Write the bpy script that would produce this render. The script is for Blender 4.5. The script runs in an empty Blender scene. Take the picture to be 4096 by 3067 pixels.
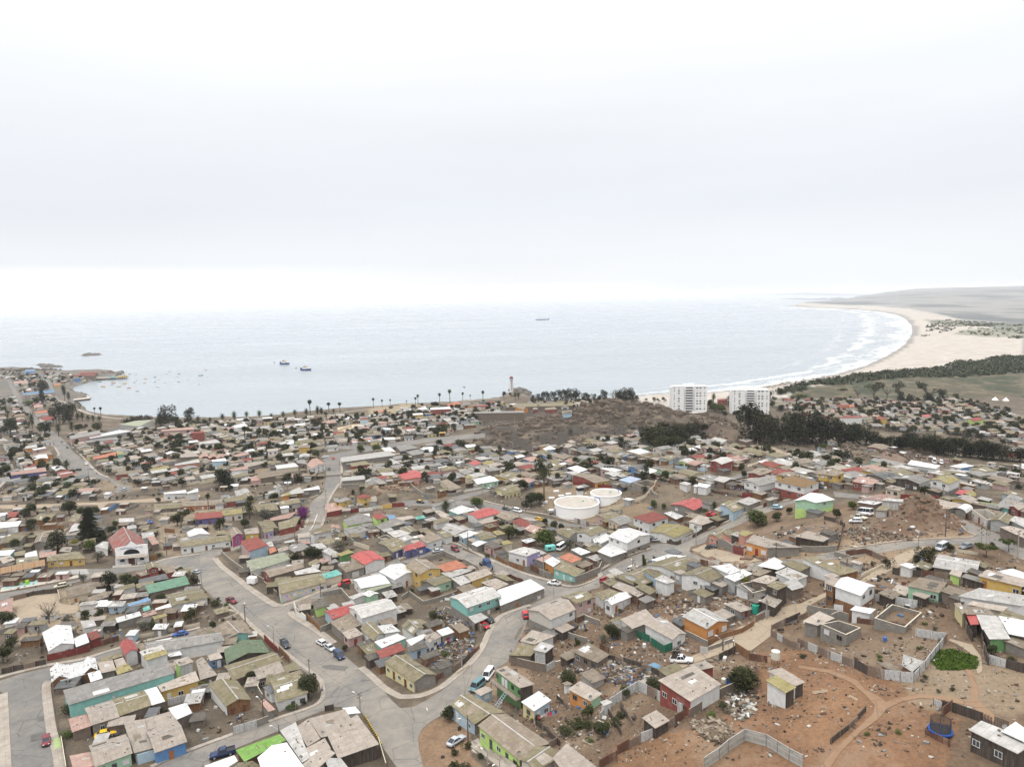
import bpy, bmesh, math, random
import numpy as np
from mathutils import Vector, Matrix
from mathutils.geometry import delaunay_2d_cdt
R=math.radians
SC=bpy.context.scene
COL=SC.collection
# ---------------------------------------------------------------- camera
CAM_Z=133.0
PITCH, ROLL, FPX=R(6.93), R(1.37), 2844.0
cd=bpy.data.cameras.new('camera');cam=bpy.data.objects.new('camera',cd);COL.objects.link(cam)
cd.sensor_width=36.0;cd.lens=FPX/4096*36.0;cd.clip_start=1.0;cd.clip_end=80000.0
_r0=Vector((1,0,0));_f=Vector((0,math.cos(PITCH),-math.sin(PITCH)));_u0=_r0.cross(_f)
_r=math.cos(ROLL)*_r0-math.sin(ROLL)*_u0
_u=math.sin(ROLL)*_r0+math.cos(ROLL)*_u0
M=Matrix((_r,_u,-_f)).transposed().to_4x4();M.translation=Vector((0,0,CAM_Z))
cam.matrix_world=M;SC.camera=cam
CR=np.array(_r);CU=np.array(_u);CF=np.array(_f)
# ---------------------------------------------------------------- world, sun, exposure
SC.view_settings.view_transform='Standard';SC.view_settings.look='None'
SC.view_settings.exposure=0.14;SC.view_settings.gamma=1.0
SUN_EL, SUN_AZ=R(68), R(-150)
w=bpy.data.worlds.new('World');SC.world=w;w.use_nodes=True
nt=w.node_tree;N=nt.nodes;L=nt.links;N.clear()
out=N.new('ShaderNodeOutputWorld');bg=N.new('ShaderNodeBackground');L.new(bg.outputs[0],out.inputs[0])
sky=N.new('ShaderNodeTexSky');sky.sky_type='NISHITA';sky.sun_disc=False
sky.sun_elevation=SUN_EL;sky.sun_rotation=SUN_AZ;sky.altitude=100;sky.dust_density=3.0
tc=N.new('ShaderNodeTexCoord');sep=N.new('ShaderNodeSeparateXYZ');L.new(tc.outputs['Generated'],sep.inputs[0])
ramp=N.new('ShaderNodeValToRGB');cr=ramp.color_ramp
def stops(cr,lst):
 while len(cr.elements)>1:cr.elements.remove(cr.elements[0])
 cr.elements[0].position=lst[0][0];cr.elements[0].color=(*lst[0][1],1)
 for p_, c_ in lst[1:]:
  e=cr.elements.new(p_);e.color=(*c_,1)
K=1.0
stops(cr,[(0.0,(.90,.91,.925)),(0.0015,(1.0,1.0,1.0)),(0.004,(1.14,1.14,1.14)),(0.007,(1.10,1.10,1.105)),(0.019,(.87,.885,.905)),(0.07,(.825,.85,.885)),(0.12,(.775,.805,.855)),(0.20,(.82,.845,.885)),(0.30,(.915,.93,.955)),(0.42,(1.12,1.06,1.06)),(0.6,(1.6,1.6,1.6)),(0.8,(2.1,2.1,2.1)),(1.0,(2.3,2.3,2.3))])
mp=N.new('ShaderNodeMapping');mp.inputs['Scale'].default_value=(2.0,2.0,16.0);L.new(tc.outputs['Generated'],mp.inputs[0])
nz=N.new('ShaderNodeTexNoise');nz.inputs['Scale'].default_value=1.3;nz.inputs['Detail'].default_value=6;nz.inputs['Roughness'].default_value=.5
L.new(mp.outputs[0],nz.inputs['Vector'])
m1=N.new('ShaderNodeMath');m1.operation='MULTIPLY_ADD';L.new(nz.outputs['Fac'],m1.inputs[0]);m1.inputs[1].default_value=.35
m0=N.new('ShaderNodeMath');m0.operation='MULTIPLY_ADD';L.new(sep.outputs['Z'],m0.inputs[0]);m0.inputs[1].default_value=1.0;m0.inputs[2].default_value=0
ms=N.new('ShaderNodeMath');ms.operation='MULTIPLY';L.new(m1.outputs[0],ms.inputs[0]);L.new(sep.outputs['Z'],ms.inputs[1])
m1.inputs[2].default_value=-.175
ma=N.new('ShaderNodeMath');ma.operation='ADD';L.new(ms.outputs[0],ma.inputs[0]);L.new(m0.outputs[0],ma.inputs[1])
L.new(ma.outputs[0],ramp.inputs['Fac'])
mr=N.new('ShaderNodeMapRange');L.new(sep.outputs['X'],mr.inputs['Value']);mr.inputs['From Min'].default_value=.02;mr.inputs['From Max'].default_value=.26
mr.interpolation_type='SMOOTHSTEP'
mr2=N.new('ShaderNodeMapRange');L.new(sep.outputs['Z'],mr2.inputs['Value']);mr2.inputs['From Min'].default_value=.06;mr2.inputs['From Max'].default_value=.015
mm=N.new('ShaderNodeMath');mm.operation='MULTIPLY';L.new(mr.outputs[0],mm.inputs[0]);L.new(mr2.outputs[0],mm.inputs[1])
mix0=N.new('ShaderNodeMixRGB');L.new(mm.outputs[0],mix0.inputs[0]);L.new(ramp.outputs[0],mix0.inputs[1]);mix0.inputs[2].default_value=(.86,.88,.905,1)
gl=N.new('ShaderNodeMapRange');L.new(sep.outputs['X'],gl.inputs['Value']);gl.inputs['From Min'].default_value=.05;gl.inputs['From Max'].default_value=-.6;gl.inputs['To Min'].default_value=1;gl.inputs['To Max'].default_value=1.45;gl.interpolation_type='SMOOTHSTEP'
g2=N.new('ShaderNodeMapRange');L.new(sep.outputs['Z'],g2.inputs['Value']);g2.inputs['From Min'].default_value=.05;g2.inputs['From Max'].default_value=.012
gm=N.new('ShaderNodeMix');gm.data_type='FLOAT';L.new(g2.outputs[0],gm.inputs[0]);gm.inputs[2].default_value=1.;L.new(gl.outputs[0],gm.inputs[3])
gs=N.new('ShaderNodeVectorMath');gs.operation='SCALE';L.new(mix0.outputs[0],gs.inputs[0]);L.new(gm.outputs[0],gs.inputs['Scale']);mix0=gs
nz2=N.new('ShaderNodeTexNoise');nz2.inputs['Scale'].default_value=1.1;nz2.inputs['Detail'].default_value=5
mp2=N.new('ShaderNodeMapping');mp2.inputs['Scale'].default_value=(1.2,1.2,6.0);L.new(tc.outputs['Generated'],mp2.inputs[0]);L.new(mp2.outputs[0],nz2.inputs['Vector'])
mr3=N.new('ShaderNodeMapRange');L.new(nz2.outputs['Fac'],mr3.inputs['Value']);mr3.inputs['From Min'].default_value=.3;mr3.inputs['From Max'].default_value=.7
mr3.inputs['To Min'].default_value=.965;mr3.inputs['To Max'].default_value=1.035
mulc=N.new('ShaderNodeVectorMath');mulc.operation='SCALE';L.new(mix0.outputs[0],mulc.inputs[0]);L.new(mr3.outputs[0],mulc.inputs['Scale'])
sc10=N.new('ShaderNodeVectorMath');sc10.operation='SCALE';L.new(mulc.outputs[0],sc10.inputs[0]);sc10.inputs['Scale'].default_value=10.0
mixs=N.new('ShaderNodeMixRGB');mixs.inputs[0].default_value=.97;L.new(sky.outputs[0],mixs.inputs[1]);L.new(sc10.outputs[0],mixs.inputs[2])
L.new(mixs.outputs[0],bg.inputs[0]);bg.inputs[1].default_value=0.1
sd=bpy.data.lights.new('sun','SUN');sd.energy=1.5;sd.angle=R(14);sd.color=(1,.97,.93)
so=bpy.data.objects.new('sun',sd);COL.objects.link(so)
so.rotation_euler=(math.pi/2-SUN_EL,0,-SUN_AZ+math.pi)if False else Vector((math.sin(SUN_AZ)*math.cos(SUN_EL),math.cos(SUN_AZ)*math.cos(SUN_EL),math.sin(SUN_EL))).to_track_quat('Z','Y').to_euler()
cy=SC.cycles;cy.use_denoising=True;cy.max_bounces=5;cy.diffuse_bounces=2;cy.glossy_bounces=2;cy.transmission_bounces=3
cy.volume_bounces=1;cy.transparent_max_bounces=12;cy.caustics_reflective=False;cy.caustics_refractive=False
cy.use_adaptive_sampling=True;cy.adaptive_threshold=0.02
# ---------------------------------------------------------------- pixel <-> world (pixels of the 4096x3067 photograph)
def ray(fx,fy):
 u=(np.asarray(fx,float)-2048)/FPX;v=(1533.5-np.asarray(fy,float))/FPX
 return CF+np.multiply.outer(u,CR)+np.multiply.outer(v,CU)
def at_z(fx,fy,z):
 d=ray(fx,fy);t=(z-CAM_Z)/d[...,2]
 return np.array([0,0,CAM_Z])+d*np.asarray(t)[...,None]
def px(p):
 d=np.asarray(p,float)-np.array([0,0,CAM_Z]);w_=d@CF
 return 2048+FPX*(d@CR)/w_, 1533.5-FPX*(d@CU)/w_
CTRL=[(187,2962,38),(0,2700,34),(1000,3067,39),(1825,2965,37),(1300,2600,34),(700,2500,31),(240,2346,26),(500,2250,25),(850,2200,26),(2216,2333,34),(1700,2400,34),(2240,2900,42),(2050,2700,38),(2616,2163,34),(2845,2193,40),(2730,2638,51),(2400,2500,43),(3455,2054,64),(3760,2930,64),(3300,2900,60),(2900,2900,54),(2500,3000,49),(2815,2480,48),(3200,2400,55),(3600,2350,63),(3950,2350,66),(4050,2700,67),(3850,1960,60),(4090,2100,64),(3050,2000,54),(3200,2150,57),(2950,1890,44),(3250,1920,56),(2550,1840,32),(2750,1850,38),(2300,2080,31),(1950,1950,28),(1680,2009,31),(1333,1833,25),(1280,2060,27),(100,1990,18),(800,1980,21),(300,1880,14),(600,1700,7),(200,1700,7),(800,1780,12),(1100,1780,14),(1700,1720,12),(1100,1690,6),(1500,1660,6),(2000,1650,8),(2060,1582,2.2),(2100,1600,3),(2020,1605,4),(2250,1650,9),(1500,1740,14),(2000,1790,24),(2750,1650,6),(3100,1660,6),(3500,1640,4),(4090,1620,4),(3500,1730,7),(4090,1760,7),(3300,1800,14),(3700,1870,30),(4090,1880,28),(3500,1850,32),(3000,1790,24),(3800,1830,10),(50,1560,5),(300,1540,4),(3900,1540,4),(3300,1590,4),(2870,1960,43),(3650,1990,60),(4090,1960,44),(3060,1790,20),(1750,1880,25),(2100,1850,26)]
_c=np.array(CTRL,float)
_P=at_z(_c[:,0],_c[:,1],_c[:,2]);CPX, CPY, CPZ=_P[:,0], _P[:,1], _c[:,2]
COAST=[(-700,1500),(-200,1480),(0,1478),(60,1474),(130,1478),(200,1484),(290,1489),(330,1487),(400,1484),(470,1490),(480,1500),(420,1510),(385,1520),(330,1535),(290,1550),(280,1562),(330,1575),(358,1584),(360,1596),(300,1604),(325,1622),(345,1645),(380,1662),(460,1676),(600,1684),(760,1690),(900,1688),(1050,1682),(1160,1668),(1300,1655),(1450,1643),(1600,1632),(1800,1616),(1950,1600),(2010,1590),(2030,1572),(2090,1560),(2115,1572),(2120,1592),(2200,1606),(2450,1606),(2600,1596),(2750,1578),(2900,1560),(3080,1540),(3200,1520),(3330,1497),(3450,1462),(3540,1420),(3600,1385),(3632,1345),(3642,1318),(3636,1300),(3620,1278),(3590,1262),(3540,1250),(3440,1240),(3330,1234),(3240,1231),(3190,1226),(3135,1225),(3190,1222),(3260,1220),(3330,1212),(3390,1206)]
_k=np.array(COAST,float);_kw=at_z(_k[:,0],_k[:,1],0.0)[:,:2]
COASTW=_kw
LAND=np.vstack([_kw,[[16000,24000],[30000,24000],[30000,-3000],[-4000,-3000],[-4000,_kw[0][1]]]])
def seg_dist(x,y,poly,closed=False):
 x=np.asarray(x,float);y=np.asarray(y,float);best=np.full(x.shape,1e18)
 n=len(poly)
 for i in range(n if closed else n-1):
  ax, ay=poly[i];bx, by=poly[(i+1)%n];dx, dy=bx-ax, by-ay;L2=dx*dx+dy*dy+1e-9
  t=np.clip(((x-ax)*dx+(y-ay)*dy)/L2,0,1)
  best=np.minimum(best,(x-ax-t*dx)**2+(y-ay-t*dy)**2)
 return np.sqrt(best)
def inside(x,y,poly):
 x=np.asarray(x,float);y=np.asarray(y,float);c=np.zeros(x.shape,bool);n=len(poly);j=n-1
 for i in range(n):
  xi, yi=poly[i];xj, yj=poly[j]
  if yi!=yj:
   c^=((yi>y)!=(yj>y))&(x<(xj-xi)*(y-yi)/(yj-yi)+xi)
  j=i
 return c
_rs=np.random.RandomState(5)
_G=_rs.rand(64,64)
def vnoise(x,y):
 xi=np.floor(x).astype(int);yi=np.floor(y).astype(int);fx=x-xi;fy=y-yi
 fx=fx*fx*(3-2*fx);fy=fy*fy*(3-2*fy)
 g=lambda a, b:_G[a%64,b%64]
 return(g(xi,yi)*(1-fx)+g(xi+1,yi)*fx)*(1-fy)+(g(xi,yi+1)*(1-fx)+g(xi+1,yi+1)*fx)*fy
def fbm(x,y,o=4):
 s=0;a=.5
 for i in range(o):s=s+a*vnoise(x*2**i+7.3*i,y*2**i+3.1*i);a*=.5
 return s
HILLS=[(2455,1715,16,46,60,15.5),(2300,1730,18,40,40,7),(2120,1740,20,46,36,7),(2230,1775,22,50,24,4),(2590,1725,18,36,40,8),(2790,1740,18,36,30,9),(2900,1760,20,30,26,10),(3650,1828,24,16,13,13),(3560,1850,30,20,12,6),(3680,2072,62,9,6.5,7.0),(3760,2095,62,9,5,3.0),(3620,2085,62,6,5,1.6),(2630,1990,38,16,8,3.5),(2820,2400,44,22,12,3.0),(1500,1990,28,14,10,3.5),(1600,1960,28,20,9,2.5),(2330,1760,20,40,20,4),(3370,1820,26,20,12,7),(1590,1760,16,18,10,5),(2000,1800,22,30,14,5),(20,1485,4,60,30,9),(160,1482,4,60,30,10),(430,1500,1,60,25,3)]
HW=[]
for hx, hy, hz, rx, ry, hh in HILLS:
 q=at_z(hx,hy,hz);HW.append((q[0],q[1],rx,ry,hh))
DUNE=at_z(3900,1400,8.0)
def T(x,y,rough=True):
 x=np.asarray(x,float);y=np.asarray(y,float);sh=x.shape
 X=x.ravel();Y=y.ravel();num=np.zeros(X.shape);den=np.zeros(X.shape)
 s2=22.0**2+(0.03*Y)**2
 for cx_, cy_, cz_ in zip(CPX,CPY,CPZ):
  w_=1.0/((X-cx_)**2+(Y-cy_)**2+s2)**1.7
  num+=w_*cz_;den+=w_
 z=num/den
 for hx, hy, rx, ry, hh in HW:
  q=((X-hx)/rx)**2+((Y-hy)/ry)**2;m=q<4
  if m.any():
   xm, ym, qm=X[m], Y[m], q[m]
   s=min(rx,ry)
   n=fbm(xm/s*1.1+hx,ym/s*1.1,5)if rough else.5
   z[m]+=hh*np.exp(-qm*1.6)*(0.15+1.7*n+.5*np.abs(fbm(xm/s*4.1,ym/s*4.1,3)-.45)if rough else 1.)*np.clip((4-qm),0,1)
 return z.reshape(sh)
def far_z(x,y):
 d=np.hypot(x,y)
 up=np.clip((d-2600)/9000,0,1)
 z=4+100*up**1.25*np.clip((x/np.maximum(y,1)-.22)/.35,0,1)+9*fbm(x/260,y/420,4)*np.clip((d-1200)/1500,0,1)+30*(fbm(x/1500,y/1500,3)-.45)*np.clip((d-3500)/3000,0,1)
 return z
def ground_z(x,y,rough=True):
 x=np.asarray(x,float);y=np.asarray(y,float)
 z=T(x,y,rough);t=np.clip((y-760)/500,0,1);z=z*(1-t)+far_z(x,y)*t
 m=y>330
 if m.any():
  xm, ym=x[m], y[m]
  d=seg_dist(xm,ym,COASTW);ins=inside(xm,ym,LAND)
  sd_=np.where(ins,d,-d)
  beach=np.clip((xm-180)/100,0,1)
  wd=10+beach*60*np.clip(ym/900,.4,2)
  k=np.clip(sd_/wd,0,1);k=k*k*(3-2*k)
  zz=-1.5+np.clip((sd_+25)/25,0,1)*1.5
  zb=np.where(sd_>0,.05+(z[m]-.05)*(k if rough is not None else k)+np.clip(sd_,0,3)*.2*(1-beach),zz)
  z=z.copy();z[m]=zb
 return z
_gx=np.arange(-520,700,2.0);_gy=np.arange(50,1300,2.0);_GZ=ground_z(*np.meshgrid(_gx,_gy,indexing='ij'))
def fz(x,y):
 x=np.asarray(x,float);y=np.asarray(y,float);ok=(x>-519)&(x<696)&(y>51)&(y<1296);u=np.clip((x+520)/2,0,len(_gx)-2.001);v=np.clip((y-50)/2,0,len(_gy)-2.001);i=u.astype(int);j=v.astype(int);a=u-i;b=v-j
 z=(_GZ[i,j]*(1-a)+_GZ[i+1,j]*a)*(1-b)+(_GZ[i,j+1]*(1-a)+_GZ[i+1,j+1]*a)*b
 if not ok.all():z=np.array(z);z[~ok]=ground_z(x[~ok],y[~ok])
 return z
def gz(x,y):
 if-519<x<696 and 51<y<1296:
  u=(x+520)/2;v=(y-50)/2;i=int(u);j=int(v);a=u-i;b=v-j
  return float((_GZ[i,j]*(1-a)+_GZ[i+1,j]*a)*(1-b)+(_GZ[i,j+1]*(1-a)+_GZ[i+1,j+1]*a)*b)
 return float(ground_z(np.array([x]),np.array([y]))[0])
def G(fx,fy,h=0.0,it=9):
 """point of the ground (or h metres over it) seen at a pixel of the photograph"""
 z=30.0+0*h
 lo=None
 for i in range(it):
  p=at_z(fx,fy,z+h);g=gz(p[0],p[1]);z=z+(g-z)*.75
 p=at_z(fx,fy,z+h)
 return float(p[0]), float(p[1]), float(z)
def GA(pts,h=0.0):
 a=np.array(pts,float);z=np.full(len(a),30.0)
 for i in range(9):
  p=at_z(a[:,0],a[:,1],z+h);z=z+(fz(p[:,0],p[:,1])-z)*.75
 p=at_z(a[:,0],a[:,1],z+h)
 return p[:,:2], z
# ---------------------------------------------------------------- materials
_MC={}
class NB:
 def __init__(s,name):
  s.m=bpy.data.materials.new(name);s.m.use_nodes=True;s.t=s.m.node_tree;s.t.nodes.clear()
  s.o=s.n('OutputMaterial');s.b=s.n('BsdfPrincipled');s.l(s.b.outputs[0],s.o.inputs[0])
  s.b.inputs['Specular IOR Level'].default_value=.3
 def n(s,k,**kw):
  q=s.t.nodes.new('ShaderNode'+k)
  for a, v in kw.items():
   if hasattr(q,a):setattr(q,a,v)
  return q
 def l(s,a,b):s.t.links.new(a,b)
 def val(s,inp,v):
  if hasattr(v,'is_linked')or isinstance(v,bpy.types.NodeSocket):s.l(v,inp)
  else:
   if isinstance(v,(tuple,list))and len(v)==3 and inp.type=='RGBA':v=(*v,1)
   inp.default_value=v
 def uv(s,sc=(1,1,1),world=False,rot=0):
  tc=s.n('TexCoord');mp=s.n('Mapping');mp.inputs['Scale'].default_value=sc;mp.inputs['Rotation'].default_value[2]=rot
  if world:
   g=s.n('NewGeometry');s.l(g.outputs['Position'],mp.inputs[0])
  else:s.l(tc.outputs['UV'],mp.inputs[0])
  return mp.outputs[0]
 def noise(s,vec,scale,detail=4,rough=.55,lo=None,hi=None,a=0.,b=1.):
  q=s.n('TexNoise');q.inputs['Scale'].default_value=scale;q.inputs['Detail'].default_value=detail;q.inputs['Roughness'].default_value=rough
  s.l(vec,q.inputs['Vector'])
  if lo is None:return q.outputs['Fac']
  return s.rng(q.outputs['Fac'],lo,hi,a,b)
 def rng(s,v,lo,hi,a=0.,b=1.):
  r=s.n('MapRange');s.val(r.inputs['Value'],v);r.inputs['From Min'].default_value=lo;r.inputs['From Max'].default_value=hi
  r.inputs['To Min'].default_value=a;r.inputs['To Max'].default_value=b;return r.outputs[0]
 def mix(s,f,a,b,mode='MIX'):
  q=s.n('MixRGB');q.blend_type=mode;s.val(q.inputs[0],f);s.val(q.inputs[1],a);s.val(q.inputs[2],b);return q.outputs[0]
 def math(s,op,a,b=0.):
  q=s.n('Math');q.operation=op;s.val(q.inputs[0],a);s.val(q.inputs[1],b);return q.outputs[0]
 def scale(s,c,f):
  q=s.n('VectorMath');q.operation='SCALE';s.val(q.inputs[0],c);s.val(q.inputs['Scale'],f);return q.outputs[0]
 def bump(s,h,strength=.5,dist=.05):
  q=s.n('Bump');q.inputs['Strength'].default_value=strength;q.inputs['Distance'].default_value=dist;s.l(h,q.inputs['Height']);s.l(q.outputs[0],s.b.inputs['Normal'])
 def fin(s,col,rough=.85):
  s.val(s.b.inputs['Base Color'],col);s.val(s.b.inputs['Roughness'],rough);return s.m
def orand(b):
 o=b.n('ObjectInfo');return o.outputs['Random']
def cached(f):
 def g(*a,**k):
  key=(f.__name__,a,tuple(sorted(k.items())))
  if key not in _MC:_MC[key]=f(*a,**k)
  return _MC[key]
 return g
@cached
def plain(col,rough=.8,var=.12,scale=1.5,name='paint',metal=0.):
 b=NB(name);v=b.uv()
 f=b.noise(v,scale,5,.6,.3,.7,1-var,1+var)
 m=b.fin(b.scale(col,f),rough);b.b.inputs['Metallic'].default_value=metal;return m
@cached
def wallm(col,grime=.55,name='wall_paint'):
 b=NB(name);v=b.uv();f=b.noise(v,.8,6,.65,.3,.75,.82,1.1)
 c=b.scale(col,f)
 st=b.noise(b.uv((3.0,.35,1)),1.4,5,.7,.56,.78,0,grime)
 c=b.mix(st,c,(.14,.115,.09));fd=b.noise(v,.35,6,.7,.5,.7,0,.3);c=b.mix(fd,c,(.42,.38,.33))
 bn=b.noise(b.uv((9,.15,1)),1.0,1,.5)
 b.bump(bn,.25,.02)
 return b.fin(c,.85)
@cached
def blockm(col=(.25,.232,.205),name='block_wall',w=.4,h=.2):
 b=NB(name);v=b.uv();t=b.n('TexBrick');b.l(v,t.inputs[0]);t.inputs['Scale'].default_value=1
 t.inputs['Brick Width'].default_value=w;t.inputs['Row Height'].default_value=h;t.inputs['Mortar Size'].default_value=.025
 t.inputs['Color1'].default_value=(*[c*1.12 for c in col],1);t.inputs['Color2'].default_value=(*[c*.82 for c in col],1);t.inputs['Mortar'].default_value=(*[c*.6 for c in col],1)
 f=b.noise(v,.6,6,.65,.3,.75,.75,1.15)
 st=b.noise(b.uv((1.4,.3,1)),1.2,5,.7,.55,.75,0,.5)
 c=b.mix(st,b.scale(t.outputs[0],f),(.12,.095,.07));b.bump(t.outputs['Fac'],-.4,.02)
 return b.fin(c,.95)
@cached
def roofm(c1,c2=None,moss=.3,dirt=.35,metal=False,name='roof_sheet',patch=.5,light=.0):
 """corrugated sheets laid in rows; every sheet aged a little differently; moss and dust on top"""
 c2=c2 or tuple(x*.8 for x in c1)
 b=NB(name);v=b.uv();rnd=orand(b)
 off=b.n('VectorMath');off.operation='ADD';b.l(v,off.inputs[0])
 cmb=b.n('CombineXYZ');b.l(b.math('MULTIPLY',rnd,37.),cmb.inputs[0]);b.l(b.math('MULTIPLY',rnd,71.),cmb.inputs[1]);b.l(cmb.outputs[0],off.inputs[1]);v=off.outputs[0]
 t=b.n('TexBrick');b.l(v,t.inputs[0]);t.offset=0.;t.inputs['Scale'].default_value=1
 t.inputs['Brick Width'].default_value=1.05;t.inputs['Row Height'].default_value=1.65;t.inputs['Mortar Size'].default_value=.03;t.inputs['Mortar Smooth'].default_value=.6;t.inputs['Bias'].default_value=-.1
 t.inputs['Color1'].default_value=(*c1,1);t.inputs['Color2'].default_value=(*[a*(1-patch)+bb*patch for a,bb in zip(c1,c2)],1);t.inputs['Mortar'].default_value=(*[x*.62 for x in c1],1)
 f=b.noise(v,.55,6,.7,.3,.72,.74,1.18);c=b.scale(t.outputs[0],f)
 f2=b.noise(b.n('Mapping').outputs[0]if False else v,3.2,4,.7,.3,.7,.88,1.12);c=b.scale(c,f2)
 c=b.scale(c,b.rng(rnd,0,1,.84,1.16))
 if moss>0:
  mo=b.noise(v,.42,7,.75,.50,.66,0,moss);c=b.mix(mo,c,(.135,.115,.05))
  mo2=b.noise(v,1.7,6,.8,.58,.74,0,moss);c=b.mix(mo2,c,(.06,.05,.035))
 if dirt>0:
  d=b.noise(v,.9,6,.7,.54,.72,0,dirt);c=b.mix(d,c,(.235,.195,.155))
 wv=b.n('TexWave');wv.inputs['Scale'].default_value=1.75;wv.inputs['Distortion'].default_value=.15;b.l(v,wv.inputs[0]);wv.bands_direction='X'
 c=b.scale(c,b.rng(wv.outputs['Fac'],0,1,.90,1.04))
 b.bump(wv.outputs['Fac'],.5,.04)
 return b.fin(c,.45 if metal else.9)
@cached
def plankm(c1=(.13,.085,.055),c2=(.22,.17,.12),w=.16,name='planks'):
 b=NB(name);v=b.uv();t=b.n('TexBrick');b.l(v,t.inputs[0]);t.inputs['Scale'].default_value=1
 t.inputs['Brick Width'].default_value=w;t.inputs['Row Height'].default_value=2.6;t.inputs['Mortar Size'].default_value=.012
 t.inputs['Color1'].default_value=(*c1,1);t.inputs['Color2'].default_value=(*c2,1);t.inputs['Mortar'].default_value=(.03,.025,.02,1)
 c=b.scale(t.outputs[0],b.noise(b.uv((4,.6,1)),1.5,5,.7,.3,.7,.7,1.3));b.bump(t.outputs['Fac'],-.3,.02)
 return b.fin(c,.9)
@cached
def rustm(c1=(.10,.045,.03),c2=(.26,.17,.12),name='rusty_sheet'):
 b=NB(name);v=b.uv();t=b.n('TexBrick');b.l(v,t.inputs[0]);t.inputs['Scale'].default_value=1
 t.inputs['Brick Width'].default_value=.9;t.inputs['Row Height'].default_value=3.;t.inputs['Mortar Size'].default_value=.02
 t.inputs['Color1'].default_value=(*c1,1);t.inputs['Color2'].default_value=(*c2,1);t.inputs['Mortar'].default_value=(.04,.03,.02,1)
 c=b.scale(t.outputs[0],b.noise(v,2.5,6,.75,.3,.7,.6,1.4))
 wv=b.n('TexWave');wv.inputs['Scale'].default_value=3.;b.l(v,wv.inputs[0]);b.bump(wv.outputs['Fac'],.4,.03)
 return b.fin(c,.8)
@cached
def concm(col=(.36,.33,.29),var=.2,name='concrete',joints=0.):
 b=NB(name);v=b.uv(world=True);c=b.scale(col,b.noise(v,.35,8,.7,.3,.72,1-var,1+var));c=b.scale(c,b.noise(v,4.,5,.7,.3,.7,.9,1.1))
 d=b.noise(v,.12,6,.7,.52,.7,0,.35);c=b.mix(d,c,(.36,.28,.20))
 if joints:
  t=b.n('TexBrick');b.l(b.uv(),t.inputs[0]);t.offset=0;t.inputs['Scale'].default_value=1;t.inputs['Brick Width'].default_value=joints;t.inputs['Row Height'].default_value=8.;t.inputs['Mortar Size'].default_value=.035
  t.inputs['Color1'].default_value=(1,1,1,1);t.inputs['Color2'].default_value=(.93,.93,.93,1);t.inputs['Mortar'].default_value=(.72,.7,.68,1)
  c=b.mix(1.,c,t.outputs[0],'MULTIPLY')
 return b.fin(c,.92)
@cached
def roadm(col=(.155,.147,.135),dusty=.5,name='road_surface',dust=(.30,.26,.21)):
 b=NB(name);v=b.uv(world=True);c=b.scale(col,b.noise(v,.5,8,.75,.3,.72,.82,1.18))
 c=b.scale(c,b.noise(v,7.,4,.8,.3,.7,.88,1.12))
 d=b.noise(v,.07,7,.68,.42,.62,0,dusty);c=b.mix(d,c,dust)
 d3=b.noise(v,.35,7,.7,.5,.72,0,dusty*.8);c=b.mix(d3,c,tuple(x*.9 for x in dust))
 d2=b.noise(v,.22,7,.8,.60,.72,0,.6);c=b.mix(d2,c,(.075,.068,.06))
 vr=b.n('TexVoronoi');vr.feature='DISTANCE_TO_EDGE';vr.inputs['Scale'].default_value=.16;b.l(v,vr.inputs['Vector'])
 c=b.mix(b.rng(vr.outputs['Distance'],.0,.014,.65,0.),c,(.05,.045,.04))
 b.bump(b.noise(v,5.,6,.8),.25,.03)
 return b.fin(c,.93)
@cached
def glassm(col=(.03,.035,.04),name='window_glass'):
 b=NB(name);return b.fin(b.scale(col,b.rng(orand(b),0,1,.5,2.2)),.12)
@cached
def leafm(c1=(.035,.055,.022),c2=(.09,.115,.04),name='foliage',dry=0.):
 b=NB(name);g=b.n('NewGeometry');r=g.outputs['Random Per Island'];rnd=orand(b)
 c=b.mix(r,c1,c2);c=b.scale(c,b.rng(rnd,0,1,.75,1.3));c=b.mix(b.rng(b.math('FRACT',b.math('MULTIPLY',rnd,7.)),0,1,0,.35),c,(.11,.10,.045))
 b.b.inputs['Specular IOR Level'].default_value=.04;c=b.scale(c,.62)
 m=b.fin(c,.7);return m
MARK=lambda c:plain(c,.6,.05)
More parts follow.
